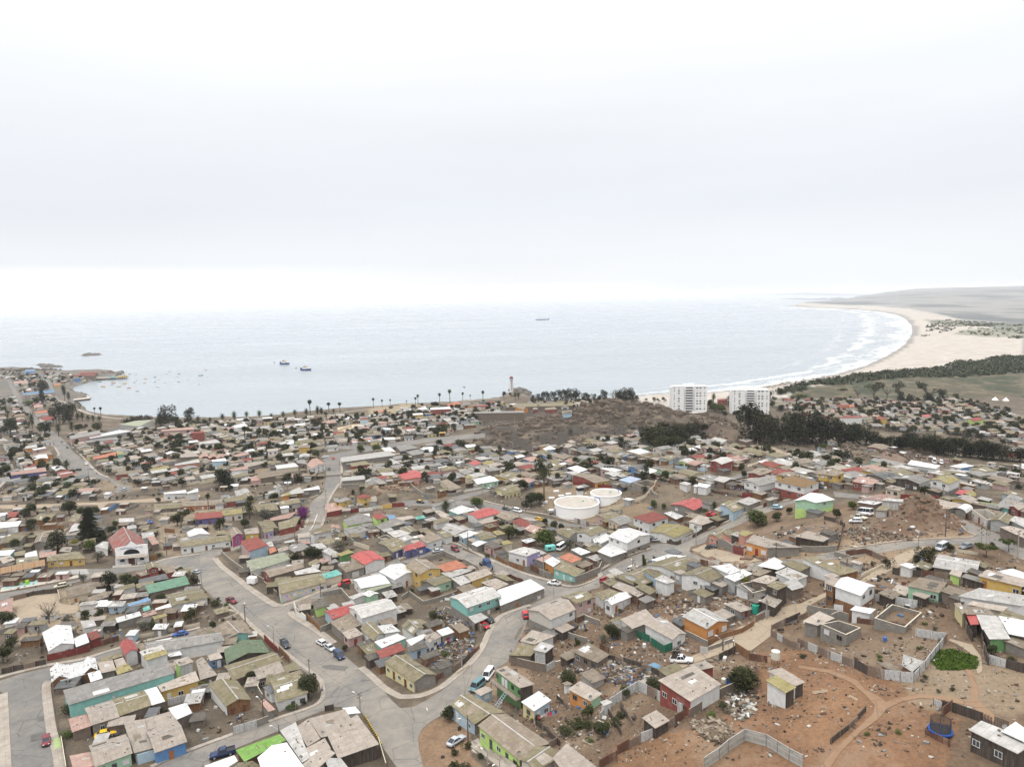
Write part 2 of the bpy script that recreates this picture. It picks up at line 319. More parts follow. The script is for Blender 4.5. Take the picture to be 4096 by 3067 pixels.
# ---------------------------------------------------------------- mesh builder
class MB:
 uo=(0.,0.)
 def __init__(s):s.v=[];s.f=[];s.m=[];s.uv=[];s.mats=[]
 def mi(s,mat):
  if mat not in s.mats:s.mats.append(mat)
  return s.mats.index(mat)
 def face(s,pts,mat,uv=None,du=None):
  pts=[Vector(p)for p in pts];i0=len(s.v);s.v+=[tuple(p)for p in pts];s.f.append(list(range(i0,i0+len(pts))));s.m.append(s.mi(mat))
  if uv is None:
   e=(Vector(du)if du is not None else(pts[1]-pts[0])).normalized();nrm=Vector((0,0,0))
   for k in range(1,len(pts)-1):nrm+=(pts[k]-pts[0]).cross(pts[k+1]-pts[0])
   if nrm.length<1e-9:nrm=Vector((0,0,1))
   nrm.normalize();g=nrm.cross(e);uv=[((p-pts[0]).dot(e)+s.uo[0],(p-pts[0]).dot(g)+s.uo[1])for p in pts]
  s.uv+=list(uv)
 def box(s,c,d,mat,rz=0.,M_=None):
  """c = centre of the bottom, d = size"""
  x, y, z=d[0]/2, d[1]/2, d[2];ca, sa=math.cos(rz), math.sin(rz)
  P=[(a*x,b*y,e*z)for e in(0,1)for a,b in((-1,-1),(1,-1),(1,1),(-1,1))]
  P=[Vector((c[0]+p[0]*ca-p[1]*sa,c[1]+p[0]*sa+p[1]*ca,c[2]+p[2]))for p in P]
  if M_ is not None:P=[M_@p for p in P]
  for q in((0,1,5,4),(1,2,6,5),(2,3,7,6),(3,0,4,7),(4,5,6,7),(3,2,1,0)):s.face([P[i]for i in q],mat)
 def tube(s,a,b,r0,r1,mat,n=6,caps=True):
  a, b=Vector(a), Vector(b);d=(b-a);r0=float(r0);r1=float(r1)
  if d.length<1e-6:return
  d.normalize();u=d.orthogonal().normalized();w_=d.cross(u)
  A=[a+r0*(u*math.cos(t*2*math.pi/n)+w_*math.sin(t*2*math.pi/n))for t in range(n)]
  B=[b+r1*(u*math.cos(t*2*math.pi/n)+w_*math.sin(t*2*math.pi/n))for t in range(n)]
  for i in range(n):s.face([A[i],A[(i+1)%n],B[(i+1)%n],B[i]],mat)
  if caps:
   s.face(B,mat);s.face(A[::-1],mat)
 def slab(s,top,th,mat,mat2=None):
  """top = polygon (ccw from above), th = thickness below"""
  top=[Vector(p)for p in top];bot=[p-Vector((0,0,th))for p in top];s.face(top,mat);s.face(bot[::-1],mat2 or mat)
  n=len(top)
  for i in range(n):s.face([bot[i],bot[(i+1)%n],top[(i+1)%n],top[i]],mat2 or mat)
 def mesh(s,name,smooth=False):
  me=bpy.data.meshes.new(name);me.from_pydata(s.v,[],s.f)
  for m in s.mats:me.materials.append(m)
  me.polygons.foreach_set('material_index',s.m)
  u=me.uv_layers.new(name='UVMap');u.data.foreach_set('uv',np.array(s.uv,np.float32).ravel())
  if smooth:
   bm=bmesh.new();bm.from_mesh(me);bmesh.ops.remove_doubles(bm,verts=bm.verts,dist=1e-4);bm.to_mesh(me);bm.free()
   me.polygons.foreach_set('use_smooth',[True]*len(me.polygons))
  me.update();return me
 def build(s,name,parent=None,smooth=False):
  return link(name,s.mesh(name,smooth),parent)
def link(name,me,parent=None):
 o=bpy.data.objects.new(name,me);COL.objects.link(o)
 if parent is not None:o.parent=parent
 return o
THINGS=[]
def tag(o,label,cat,group=None,kind=None):
 o['label']=label;o['category']=cat
 if group:o['group']=group
 if kind:o['kind']=kind
 THINGS.append(o);return o
def thing(name,label,cat,loc=(0,0,0),rz=0.,group=None):
 o=link(name,None);o.location=loc;o.rotation_euler=(0,0,rz);o.empty_display_size=.5
 return tag(o,label,cat,group)
def struct(o):o['kind']='structure';return o
def dup(o,loc,rz=0.,label=None,sc=1.,group=None,over=None):
 """copy of a thing with copies of its parts and sub-parts"""
 c=o.copy();COL.objects.link(c);c.location=loc;c.rotation_euler=(0,0,rz);c.scale=(sc,sc,sc)if not isinstance(sc,tuple)else sc
 if label:c['label']=label
 if group:c['group']=group
 THINGS.append(c)
 for ch in o.children:
  k=ch.copy();COL.objects.link(k);k.parent=c
  for g in ch.children:
   q=g.copy();COL.objects.link(q);q.parent=k
 return c
def center(pts):return Vector((sum(p[0]for p in pts)/len(pts),sum(p[1]for p in pts)/len(pts),0))
_off=[0]
def drape(name,poly,mat,dz=.08,step=2.0,skirt=0.,uvs=None,rough=True):
 poly=[Vector((float(a),float(b)))for a,b in poly]
 xs=[p.x for p in poly];ys=[p.y for p in poly]
 D=[]
 for i, p in enumerate(poly):
  q=poly[(i+1)%len(poly)];n=max(1,int((q-p).length/step))
  for k in range(n):D.append(p+(q-p)*(k/n))
 gx=np.arange(min(xs),max(xs),step);gy=np.arange(min(ys),max(ys),step)
 XX, YY=np.meshgrid(gx,gy);XX=XX.ravel();YY=YY.ravel()
 pa=[(p.x,p.y)for p in poly];ok=inside(XX,YY,pa)&(seg_dist(XX,YY,pa,True)>step*.45)
 pts=D+[Vector((float(a),float(b)))for a,b in zip(XX[ok],YY[ok])]
 v, e, f, _, _, _=delaunay_2d_cdt(pts,[],[list(range(len(D)))],1,1e-5)
 _off[0]=(_off[0]+1)%9
 vx=np.array([p.x for p in v]);vy=np.array([p.y for p in v]);z=ground_z(vx,vy,rough)+dz+.004*_off[0]
 me=bpy.data.meshes.new(name);V=[(a,b,c)for a,b,c in zip(vx,vy,z)];F=[list(q)for q in f]
 if skirt:
  nD=len(D);base=len(V)
  V+=[(V[i][0],V[i][1],V[i][2]-skirt)for i in range(nD)]
  for i in range(nD):j=(i+1)%nD;F.append([i,j,base+j,base+i])
 me.from_pydata(V,[],F);me.materials.append(mat)
 u=me.uv_layers.new(name='UVMap');li=np.zeros(len(me.loops),int);me.loops.foreach_get('vertex_index',li)
 VA=np.array(V)[li][:,:2];u.data.foreach_set('uv',VA.astype(np.float32).ravel())
 bm=bmesh.new();bm.from_mesh(me);bmesh.ops.recalc_face_normals(bm,faces=bm.faces)
 if sum(q.normal.z for q in bm.faces)<0:bmesh.ops.reverse_faces(bm,faces=bm.faces)
 bm.to_mesh(me);bm.free()
 return link(name,me)
def smooth_line(P,step):
 """Catmull-Rom through the points"""
 P=[np.array(p,float)for p in P];out=[]
 for i in range(len(P)-1):
  p0=P[max(i-1,0)];p1=P[i];p2=P[i+1];p3=P[min(i+2,len(P)-1)]
  n=max(1,int(np.linalg.norm(p2[:2]-p1[:2])/step))
  for k in range(n):
   t=k/n;out.append(.5*((2*p1)+(-p0+p2)*t+(2*p0-5*p1+4*p2-p3)*t*t+(-p0+3*p1-3*p2+p3)*t**3))
 out.append(P[-1]);return np.array(out)
def strip(name,pts,width,mat,dz=.08,skirt=0.,step=2.0,cross=3,off=0.,world=False,close_tip=False):
 """ribbon draped along pixels of the photograph; width in metres, off = sideways shift; u runs along it"""
 W=np.array(pts,float)if world else GA(pts)[0]
 S=smooth_line(W,step);d=np.gradient(S,axis=0);d/=np.maximum(np.linalg.norm(d,axis=1),1e-6)[:,None];nn=np.stack([-d[:,1],d[:,0]],1)
 _off[0]=(_off[0]+1)%9;w_=width if hasattr(width,'__len__')else[width]*len(pts)
 ww=np.interp(np.linspace(0,1,len(S)),np.linspace(0,1,len(w_)),w_)
 cs=np.linspace(-.5,.5,cross+1)
 X=S[:,None,0]+nn[:,None,0]*(cs[None]*ww[:,None]+off);Y=S[:,None,1]+nn[:,None,1]*(cs[None]*ww[:,None]+off)
 Z=ground_z(X,Y)+dz+.004*_off[0];n, k=X.shape
 V=np.stack([X,Y,Z],-1).reshape(-1,3);al=np.concatenate([[0],np.cumsum(np.linalg.norm(np.diff(S,axis=0),axis=1))])
 U=np.stack([np.repeat(al[:,None],k,1),cs[None]*ww[:,None]],-1).reshape(-1,2)
 F=[[i*k+j,(i+1)*k+j,(i+1)*k+j+1,i*k+j+1][::-1]for i in range(n-1)for j in range(k-1)]
 if skirt:
  B=V.copy();B[:,2]-=skirt;o_=len(V);V=np.vstack([V,B]);U=np.vstack([U,U])
  for i in range(n-1):
   F.append([i*k,(i+1)*k,o_+(i+1)*k,o_+i*k]);F.append([(i+1)*k+k-1,i*k+k-1,o_+i*k+k-1,o_+(i+1)*k+k-1])
  for i in(0,n-1):
   for j in range(k-1):F.append([i*k+j,i*k+j+1,o_+i*k+j+1,o_+i*k+j])
 me=bpy.data.meshes.new(name);me.from_pydata(V.tolist(),[],F);me.materials.append(mat)
 u=me.uv_layers.new(name='UVMap');li=np.zeros(len(me.loops),int);me.loops.foreach_get('vertex_index',li);u.data.foreach_set('uv',U[li].astype(np.float32).ravel())
 me.update();return link(name,me)
# ---------------------------------------------------------------- ground, sea, beach
PX=lambda pts:[(a,b)for a,b in pts]
ZD=1.8517
def Dp(*a):return[(a[i]*ZD,a[i+1]*ZD)for i in range(0,len(a),2)]
ZONES=[(Dp(1110,1950,1120,1470,1090,1400,1290,1230,1420,1290,1500,1130,1560,1090,1900,1080,2500,1120,2500,1950),(.15,.098,.062),.85),(Dp(1290,1310,1400,1280,1600,1300,1620,1330,1560,1400,1480,1430,1330,1400),(.14,.088,.056),.8),(Dp(1640,1410,1720,1400,2010,1480,2090,1520,1900,1950,1330,1950,1330,1610,1560,1560,1640,1480),(.20,.108,.058),.9),(Dp(1690,1480,1860,1480,1870,1560,1800,1610,1700,1600),(.23,.128,.068),.7),(Dp(1370,1600,1580,1560,1700,1950,1340,1950),(.20,.115,.062),.7),(Dp(1940,1450,2500,1380,2500,1560,1960,1520),(.25,.19,.125),.7),(Dp(1560,1180,1830,1160,2100,1130,2100,1190,1830,1230,1600,1220),(.27,.195,.125),.8),(Dp(1830,1130,1960,1080,2080,1130,2090,1150,1870,1170),(.13,.082,.055),.9),(Dp(905,1950,880,1600,930,1540,1010,1560,1100,1950),(.24,.155,.095),.9),(Dp(1130,990,1190,1020,1230,1030,1400,1090,1440,1130,1250,1130,1160,1080),(.22,.16,.10),.8),(Dp(1050,1380,1140,1350,1150,1500,1050,1560),(.26,.17,.11),.6),(Dp(760,1020,880,1010,900,1060,760,1050),(.26,.19,.13),.7),(Dp(0,1060,640,990,640,1010,120,1080,0,1090),(.22,.17,.115),.7),(Dp(20,1290,160,1270,230,1330,220,1380,40,1390),(.30,.235,.16),.8),(Dp(340,1100,480,1100,520,1180,460,1200,340,1200),(.27,.215,.15),.7),(Dp(1030,960,1040,905,1190,880,1330,868,1440,880,1480,950,1420,985,1200,985,1080,985),(.050,.041,.033),.98),(Dp(1480,900,1560,890,1610,950,1640,985,1480,990),(.08,.06,.045),.95),(Dp(1900,970,2000,960,2040,1000,1900,1010),(.18,.13,.10),.9),(Dp(800,880,900,870,900,920,780,930),(.40,.32,.2),.6),]
BEACH=Dp(1380,862,1500,838,1700,815,1800,800,1880,780,1930,752,1965,725,1970,700,1940,682,2010,680,2060,690,2212,712,2212,775,2060,790,1990,800,1850,820,1700,845,1560,862)
SHRUB=[(3000+a/2.018,1350+b_/2.018)for a,b_ in((200,462),(240,425),(420,370),(640,340),(870,300),(1180,270),(1560,240),(1680,190),(1850,195),(2030,150),(2300,155),(2300,280),(2000,300),(1750,320),(1200,325),(900,360),(740,390),(500,380),(430,440))]
MARSH=Dp(1690,865,1720,848,1760,835,1840,823,1950,812,2100,806,2212,805,2212,860,2050,858,1900,862)
def make_ground():
 r=55*np.exp(np.arange(0,448)*.0125);r=r[r<15000];th=R(1)*np.arange(-66,66.1,.3)
 RR, TH=np.meshgrid(r,th,indexing='ij');X=RR*np.sin(TH);Y=RR*np.cos(TH);Z=ground_z(X,Y)
 n, k=X.shape;V=np.stack([X,Y,Z],-1).reshape(-1,3)
 col=np.zeros((n*k,4));col[:,3]=1;col[:,:3]=(.105,.084,.060)
 x, y=V[:,0], V[:,1];fx, fy=px(V)
 jx=fx+(fbm(x/9,y/9,4)-.47)*60*np.clip(180/np.maximum(y,60),.1,1.6);jy=fy+(fbm(x/9+40,y/9+11,4)-.47)*40*np.clip(180/np.maximum(y,60),.1,1.6)
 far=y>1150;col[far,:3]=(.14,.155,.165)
 def put(poly,c,a,soft=0):
  m=inside(jx,jy,poly);al=a*np.ones(m.sum());col[m,:3]=col[m,:3]*(1-al[:,None])+np.array(c)*al[:,None]
 for poly, c, a in ZONES:put(poly,c,a)
 d=seg_dist(x,y,COASTW);land=inside(x,y,LAND)
 m=land&(x>150)&(y>700)&(d<np.minimum(25+.11*y,np.maximum(110,330-.06*y)));col[m,:3]=(.41,.38,.34)
 put(BEACH,(.43,.39,.345),1)
 m=far&(y>1500)&(d>np.minimum(25+.11*y,np.maximum(110,330-.06*y)))
 nn=fbm(x/160,y/320,5);sc_=np.clip((nn-.40)/.12,0,1)[:,None]
 big=fbm(x/900,y/1600,4)
 mm=m&(fx>3300)&(fy<1330);col[mm,:3]=(np.array((.10,.115,.12))*(1-sc_)+np.array((.235,.235,.23))*sc_)[mm]
 put(Dp(2000,690,2212,700,2212,709,2060,702,2010,698),(.10,.115,.075),.9)
 put(Dp(2080,712,2212,708,2212,729,2140,728,2060,722),(.13,.15,.09),.7)
 put([(a,b)for a,b in SHRUB],(.045,.055,.03),.92);put(MARSH,(.12,.105,.06),1)
 m=inside(jx,jy,MARSH);q=np.clip((fbm(x/30,y/70,4)-.4)/.15,0,1)[:,None];col[m,:3]=(np.array((.075,.066,.038))*q+np.array((.034,.044,.022))*(1-q))[m]
 m=land&(d<12+.004*y)&(x>180);col[m,:3]=(.235,.22,.205)
 m=land&(x<180)&(d<14)&(y>600);col[m,:3]=(.16,.14,.12)
 m=land&(x<-100)&(y>900);col[m,:3]=(.125,.115,.10)
 F=np.array([[i*k+j,i*k+j+1,(i+1)*k+j+1,(i+1)*k+j]for i in range(n-1)for j in range(k-1)])
 F=F[:,::-1]
 keep=(V[F][:,:,2].max(1)>-1.2);F=F[keep]
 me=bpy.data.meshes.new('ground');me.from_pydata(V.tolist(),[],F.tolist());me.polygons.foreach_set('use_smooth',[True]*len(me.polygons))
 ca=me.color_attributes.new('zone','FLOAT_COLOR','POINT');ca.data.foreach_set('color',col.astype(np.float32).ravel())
 b=NB('ground_earth');a=b.n('VertexColor');a.layer_name='zone';v=b.uv(world=True)
 c=b.scale(a.outputs[0],b.noise(v,.09,8,.7,.3,.72,.72,1.22));c=b.scale(c,b.noise(v,1.3,7,.8,.32,.68,.62,1.3))
 pt_=b.noise(v,.045,5,.7,.50,.60,0,.55);c=b.mix(b.math('MULTIPLY',pt_,b.rng(b.noise(v,.3,5,.75),.35,.6,.3,1)),c,(.215,.165,.115));gr_=b.noise(v,.16,6,.8,.60,.70,0,.5);c=b.mix(gr_,c,(.055,.062,.03))
 vo=b.n('TexVoronoi');vo.inputs['Scale'].default_value=1.1;b.l(v,vo.inputs['Vector']);b.l(b.noise(v,.5,3),vo.inputs['Randomness'])if False else None
 sp=b.math('MULTIPLY',b.rng(vo.outputs['Distance'],.10,.06,0,1),b.noise(v,.12,5,.7,.5,.62,0,1))
 geo=b.n('NewGeometry');sy=b.n('SeparateXYZ');b.l(geo.outputs['Position'],sy.inputs[0]);near=b.rng(sy.outputs[1],500,600,1,0)
 c=b.mix(b.math('MULTIPLY',sp,near),c,b.mix(vo.outputs['Color'],(.45,.42,.37),(.10,.08,.06)))
 dk=b.math('MULTIPLY',b.noise(v,.55,8,.85,.58,.70,0,.75),near);c=b.mix(dk,c,(.09,.065,.045))
 b.bump(b.noise(v,.9,9,.8),.8,.35);me.materials.append(b.fin(c,.95))
 return struct(link('ground',me))
ground=make_ground()
def make_sea():
 r=np.concatenate([[300],450*np.exp(np.arange(0,150)*.031)]);r=r[r<42000];th=R(1)*np.arange(-75,75.1,1.0)
 RR, TH=np.meshgrid(r,th,indexing='ij');X=RR*np.sin(TH);Y=RR*np.cos(TH);n, k=X.shape
 V=np.stack([X,Y,0*X],-1).reshape(-1,3)
 F=[[i*k+j,(i+1)*k+j,(i+1)*k+j+1,i*k+j+1]for i in range(n-1)for j in range(k-1)]
 me=bpy.data.meshes.new('sea');me.from_pydata(V.tolist(),[],F);me.update()
 b=NB('sea_water');v=b.uv(world=True)
 g=b.n('NewGeometry');s_=b.n('SeparateXYZ');b.l(g.outputs['Position'],s_.inputs[0])
 n1=b.noise(b.uv((.0016,.006,1),world=True),1.0,6,.6,.35,.65,0,1)
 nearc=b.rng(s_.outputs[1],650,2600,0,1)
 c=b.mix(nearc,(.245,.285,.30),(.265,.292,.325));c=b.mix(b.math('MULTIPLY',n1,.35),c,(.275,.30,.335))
 w1=b.noise(b.uv((.05,.16,1),world=True),1.0,8,.65);b.bump(w1,.09,2.2)
 rg=b.rng(b.noise(b.uv((.0011,.005,1),world=True),1.,6,.6),.35,.65,.16,.34)
 b.b.inputs['Specular IOR Level'].default_value=.5;b.b.inputs['IOR'].default_value=1.33
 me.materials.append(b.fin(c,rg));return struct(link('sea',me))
sea=make_sea()
def make_surf():
 i0=[i for i,p in enumerate(COAST)if p==(2120,1592)][0];i1=[i for i,p in enumerate(COAST)if p==(3135,1225)][0]
 S=smooth_line(COASTW[i0:i1+1],9.0);d=np.gradient(S,axis=0)
 for _ in range(30):d[1:-1]=(d[:-2]+d[1:-1]+d[2:])/3
 d/=np.linalg.norm(d,axis=1)[:,None];nn=np.stack([-d[:,1],d[:,0]],1)
 cs=np.linspace(-8,1,46)*-1 if False else np.concatenate([[-9,0],np.linspace(1,260,44)])
 wmul=np.clip(np.linspace(.35,3.2,len(S)),.35,1.5)
 al=np.concatenate([[0],np.cumsum(np.linalg.norm(np.diff(S,axis=0),axis=1))])
 X=S[:,None,0]+nn[:,None,0]*cs[None]*wmul[:,None];Y=S[:,None,1]+nn[:,None,1]*cs[None]*wmul[:,None];n, k=X.shape
 V=np.stack([X,Y,0*X+.12+0*Y],-1).reshape(-1,3);U=np.stack([np.repeat(al[:,None],k,1),np.repeat(cs[None],n,0)],-1).reshape(-1,2)
 F=[[i*k+j,i*k+j+1,(i+1)*k+j+1,(i+1)*k+j]for i in range(n-1)for j in range(k-1)]
 me=bpy.data.meshes.new('surf');me.from_pydata(V.tolist(),[],F)
 u=me.uv_layers.new(name='UVMap');li=np.zeros(len(me.loops),int);me.loops.foreach_get('vertex_index',li);u.data.foreach_set('uv',U[li].astype(np.float32).ravel())
 bm=bmesh.new();bm.from_mesh(me);
 if sum(q.normal.z for q in bm.faces)<0:bmesh.ops.reverse_faces(bm,faces=bm.faces)
 bm.to_mesh(me);bm.free()
 b=NB('surf_foam');tc_=b.n('TexCoord');s_=b.n('SeparateXYZ');b.l(tc_.outputs['UV'],s_.inputs[0]);v=s_.outputs[1]
 wob=b.noise(b.uv((.009,.008,1)),1.,6,.65,0,1,-80,80);vv=b.math('ADD',v,wob)
 ph=b.math('SINE',b.math('MULTIPLY',vv,.085));crest=b.rng(ph,.30,.85,0,1)
 brk=b.noise(b.uv((.0075,.012,1)),1.,5,.6,.40,.52,0,1)
 lace=b.noise(b.uv((.03,.07,1)),1.,6,.75,.46,.58,0,.9)
 shore=b.rng(v,34,4,0,.9);fade=b.rng(v,190,90,0,1)
 f=b.math('MULTIPLY',b.math('MULTIPLY',crest,brk),fade)
 f=b.math('MAXIMUM',f,b.math('MULTIPLY',b.math('MULTIPLY',lace,b.rng(v,130,20,0,1)),brk));f=b.math('MAXIMUM',f,b.math('MULTIPLY',shore,b.noise(b.uv((.012,.03,1)),1.,5,.6,.40,.6,.35,1)))
 b.l(f,b.b.inputs['Alpha']);me.materials.append(b.fin((.62,.64,.65),.8));return struct(link('surf',me))
surf=make_surf()
def headland(pts,name='headland'):
 A=at_z(np.array([p[0]for p in pts])*ZD,np.array([p[1]for p in pts])*ZD,0.);mb=MB();m=concm((.17,.18,.185),.2,'far_headland');n=len(pts)
 for i in range(n-1):
  for(w0,h0), (w1,h1)in(((0,0),(.35,.8)),((.35,.8),(.6,1)),((.6,1),(1,0))):
   f=lambda k, w_, h_:(A[k][0]*(1+w_*.10),A[k][1]*(1+w_*.10),h_*pts[k][2]-.5);mb.face([f(i,w0,h0),f(i+1,w0,h0),f(i+1,w1,h1),f(i,w1,h1)],m)
 return struct(mb.build(name))
headland([(1688,647.5,2),(1700,647,9),(1725,647.5,14),(1750,648,10),(1775,648.5,22),(1790,648.5,14),(1812,649,34),(1825,649,18),(1860,650,26),(1920,651,22),(2010,652,8),(2060,653,1)])
headland([(1478,637.6,4),(1495,637.4,45),(1520,637.5,25),(1560,637.6,55),(1600,637.7,30),(1680,638,55),(1740,638,70),(1790,638,40),(1840,638,15),(1880,638,2)],'headland')
def make_haze():
 mb=MB();b=NB('haze_air');b.t.nodes.remove(b.b);q=b.n('VolumePrincipled');q.inputs['Color'].default_value=(.93,.96,1,1);q.inputs['Density'].default_value=HAZE
 q.inputs['Anisotropy'].default_value=.2;b.l(q.outputs[0],b.o.inputs['Volume'])
 z0, z1=-4.0, 170.0;X=46000
 P=[Vector(p)for p in((-X,-X,z0),(X,-X,z0),(X,X,z0),(-X,X,z0),(-X,-X,z1),(X,-X,z1),(X,X,z1),(-X,X,z1))]
 for f in((0,1,5,4),(1,2,6,5),(2,3,7,6),(3,0,4,7),(4,5,6,7),(3,2,1,0)):mb.face([P[i]for i in f],b.m)
 o=mb.build('haze');o['kind']='stuff';o['label']='pale sea haze over the whole bay';return o
HAZE=5.5e-5
# ---------------------------------------------------------------- roads and pavements
CROPS=dict(A1=(0,2400,2.4825),A2=(800,2400,2.4825),A3=(1600,2400,2.4825),A4=(2400,2400,2.4825),A5=(3200,2400,2.469),B1=(0,1900,2.76),B2=(800,1900,2.76),B3=(1600,1900,2.76),B4=(2400,1900,2.76),B5=(3200,1900,2.469),C1=(0,1350,2.212),C2=(1000,1350,2.212),C3=(2000,1350,2.212),C4=(3000,1350,2.018),D=(0,0,1/1.8517))
def c(k,*a):
 ox, oy, s=CROPS[k];return[(ox+a[i]/s,oy+a[i+1]/s)for i in range(0,len(a),2)]
ROAD=roadm();ROAD2=roadm((.14,.135,.127),.3,'worn_asphalt');DIRT=roadm((.27,.215,.155),.6,'trodden_earth',(.33,.27,.20))
DIRT2=roadm((.215,.13,.078),.6,'trodden_earth_red',(.245,.165,.105))
PAVE=concm((.30,.265,.225),.28,'pavement_concrete',joints=1.6)
RPOLY=[]
def road(name,px_,mat=ROAD,dz=.07,step=2.5):
 W=GA(px_)[0];RPOLY.append([tuple(q)for q in W]);return struct(drape(name,W,mat,dz,step))
road('street',c('B2',1400,0,1370,180,1290,245,1215,320,1215,430,1180,560,1090,640,700,705,450,755,0,850,-200,880,-330,905,-520,960,-560,1030,-330,1020,-120,1040,-30,1120,40,1250,180,1390,300,1450,430,1530)+c('A2',490,240,610,330,700,420,800,500,900,600,1000,680,1160,790,1230,860,1190,1030,780,1180,330,1340,0,1470)+c('A1',1700,1580,1500,1680,1600,1800,1986,1780)+c('A2',130,1560,360,1470,800,1290,960,1200,1330,1060,1560,1060,1640,1160,1720,1310,1800,1440,1986,1700)+c('A3',240,1700,190,1480,180,1370,210,1290,300,1210,410,1145,640,980,830,800,940,690,1060,620,1130,510,1180,400,1240,290,1270,180,1265,120,1260,40,1050,125,960,220,900,330,860,440,800,530,700,650,560,780,400,910,250,1000,130,1060,0,1070)+c('A2',1900,990,1830,900,1740,800,1600,690,1450,560,1200,330,1050,230,880,150,880,110)+c('B2',980,1530,1000,1480,1300,1390,1540,1270,1680,1200,1980,1060,2208,970,2208,900,1690,1160,1440,1250,1000,1430,840,1455,480,1220,150,945,170,900,450,800,700,745,940,710,1200,625,1300,610,1350,560,1385,460,1400,330,1440,240,1500,150,1555,0))
road('street',c('B3',-60,985,0,960,200,890,380,800,500,760,600,770,700,830,900,905,1180,1025,1370,1095,1640,1180,1800,1240,1960,1245,2208,1135)+c('B4',0,1075,330,905,570,825,545,770,700,755,860,765,1100,650,1480,495,1640,405,1830,335,2100,285,2208,255,2300,200,2400,260,2140,310,1880,405,1640,500,1500,565,1200,660,1160,745,1000,795,985,850,1100,905,1350,965,1560,990,1800,955,2100,930,2208,925)+c('B5',180,795,700,700,1200,645,1700,620,1740,600,1600,520,1380,400,1300,330,1480,380,1720,490,1900,560,2230,690,2230,850,2050,770,1900,680,1500,690,1200,700,1000,735,700,785,200,850)+c('B4',2208,1000,1700,1060,1540,1050,1250,975,900,880,700,900,560,940,320,1065,0,1180)+c('B3',2208,1240,1900,1330,1780,1345,1700,1400,1500,1480,1400,1450,1570,1370,1600,1290,1420,1200,1300,1155,1100,1080,890,1010,700,940,480,865,380,860,200,930,0,1000,-60,1020))
road('street',c('A1',-30,810,190,735,480,670,800,590,1050,520,1400,430,1986,290)+c('A2',300,210,0,310)+c('A1',1986,335,1700,400,1340,480,960,620,490,790,440,850,460,1000,480,1150,500,1300,540,1450,560,1700,110,1700,90,1200,70,940,0,905,-30,905),ROAD2)
road('street',c('B1',-20,1310,400,1245,830,1165,930,1130,870,1090,520,1110,520,1050,900,1035,1240,1030,1640,965,1830,930,2208,850,2208,1010,1940,1000,1600,1040,1150,1110,830,1185,560,1260,0,1390,-20,1390),ROAD2)
road('street',c('C2',650,1080,662,1150,680,1240,650,1320,655,1330,790,1330,800,1200,790,1090,830,1060,1100,1000,1550,930,2075,885,2080,845,1550,885,1100,970,800,1015,640,1050),ROAD2)
road('street',c('C1',440,885,525,1030,500,1060,690,1230,860,1250,960,1265,880,1200,700,1050,640,1000,540,880,330,720,200,560,90,370,60,375,150,560,280,740),ROAD2)
road('street',c('B1',1080,0,1180,30,1250,95,1300,140,1250,190,1440,190,1450,165,1440,115,1330,100,1200,20,1180,0),ROAD2)
road('street',c('B3',20,285,300,275,340,320,700,270,960,190,1010,150,940,160,600,230,560,255,620,270,940,300,1150,360,1350,420,1640,480,2208,570,2208,600,1800,560,1450,500,1200,440,900,370,700,330,340,345,20,335),ROAD2)
road('street',c('C1',0,370,60,370,0,380),ROAD2)if False else None
road('street',c('C2',0,790,300,765,540,755,560,775,300,800,0,815),ROAD2)
road('street',c('C2',640,962,900,955,1080,965,1090,1000,900,990,640,985),ROAD2)
road('street',c('C3',1030,1110,1240,1130,1640,1170,1880,1228,2000,1248,2212,1180,2212,1230,2010,1275,1860,1255,1600,1200,1240,1160,1050,1150),ROAD2)
road('street',c('C3',530,1005,620,1040,700,1060,690,1075,560,1050),ROAD2)
road('street',c('B5',330,160,600,195,800,215,790,250,600,235,340,215),ROAD2)
road('street',c('B5',1000,250,1060,270,1200,275,1230,300,1100,330,1000,300),ROAD2)
road('street',c('C1',440,380,530,560,590,600,540,620,480,520,420,400),ROAD2)
road('track',c('C4',-20,1050,120,1000,270,958,330,940,200,885,0,862,0,880,160,905,230,950,100,990,-20,1030),DIRT)
road('track',c('B5',1250,700,1000,900,640,1060,260,1200,0,1340,-60,1420,-60,1330,0,1270,230,1170,600,1040,820,880,960,790,1180,705),DIRT)
road('track',c('A4',2050,30,1900,40,1700,120,1540,230,1400,260,1260,330,1100,450,1000,520,700,650,640,680,760,700,1000,600,1330,480,1500,500,1690,360,1760,260,1986,160,2050,110),DIRT)
road('track',c('A5',-20,640,300,690,560,790,640,880,800,960,850,1010,1000,960,1200,930,1500,960,1680,1000,1700,860,1640,700,1480,640,1500,600,1700,700,1760,860,1760,980,1900,1120,2212,1300,2212,1330,1850,1180,1700,1050,1400,985,1200,965,1010,1000,860,1070,780,1170,600,1300,400,1500,300,1656,200,1656,330,1480,560,1270,720,1120,740,1040,640,930,500,810,280,720,-20,670),DIRT2)
road('track',c('A5',1480,380,1700,440,1790,560,1800,700,1760,730,1700,620,1680,520,1560,440,1470,400),DIRT)
road('track',c('B1',0,330,500,320,1100,300,1750,255,2208,215,2208,250,1700,300,1200,310,700,640,420,640,330,650,700,600,760,580,1080,330,0,370),DIRT)
road('lot',c('B4',1010,830,1160,760,1300,830,1460,860,1600,900,1800,945,1560,975,1350,955,1150,900),DIRT)
road('lot',c('B1',30,1400,110,1380,600,1280,660,1300,680,1420,860,1440,860,1520,600,1540,180,1640,20,1500),DIRT)
road('lot',c('C2',770,800,900,770,1070,752,1060,780,900,800,830,850,780,830),roadm((.42,.34,.22),.4,'pale_sand',(.5,.42,.3)))
def pave(px_,wdt=1.7,name='pavement',mat=PAVE):return struct(strip(name,px_,wdt,mat,dz=.19,skirt=.3,step=1.5,cross=2))
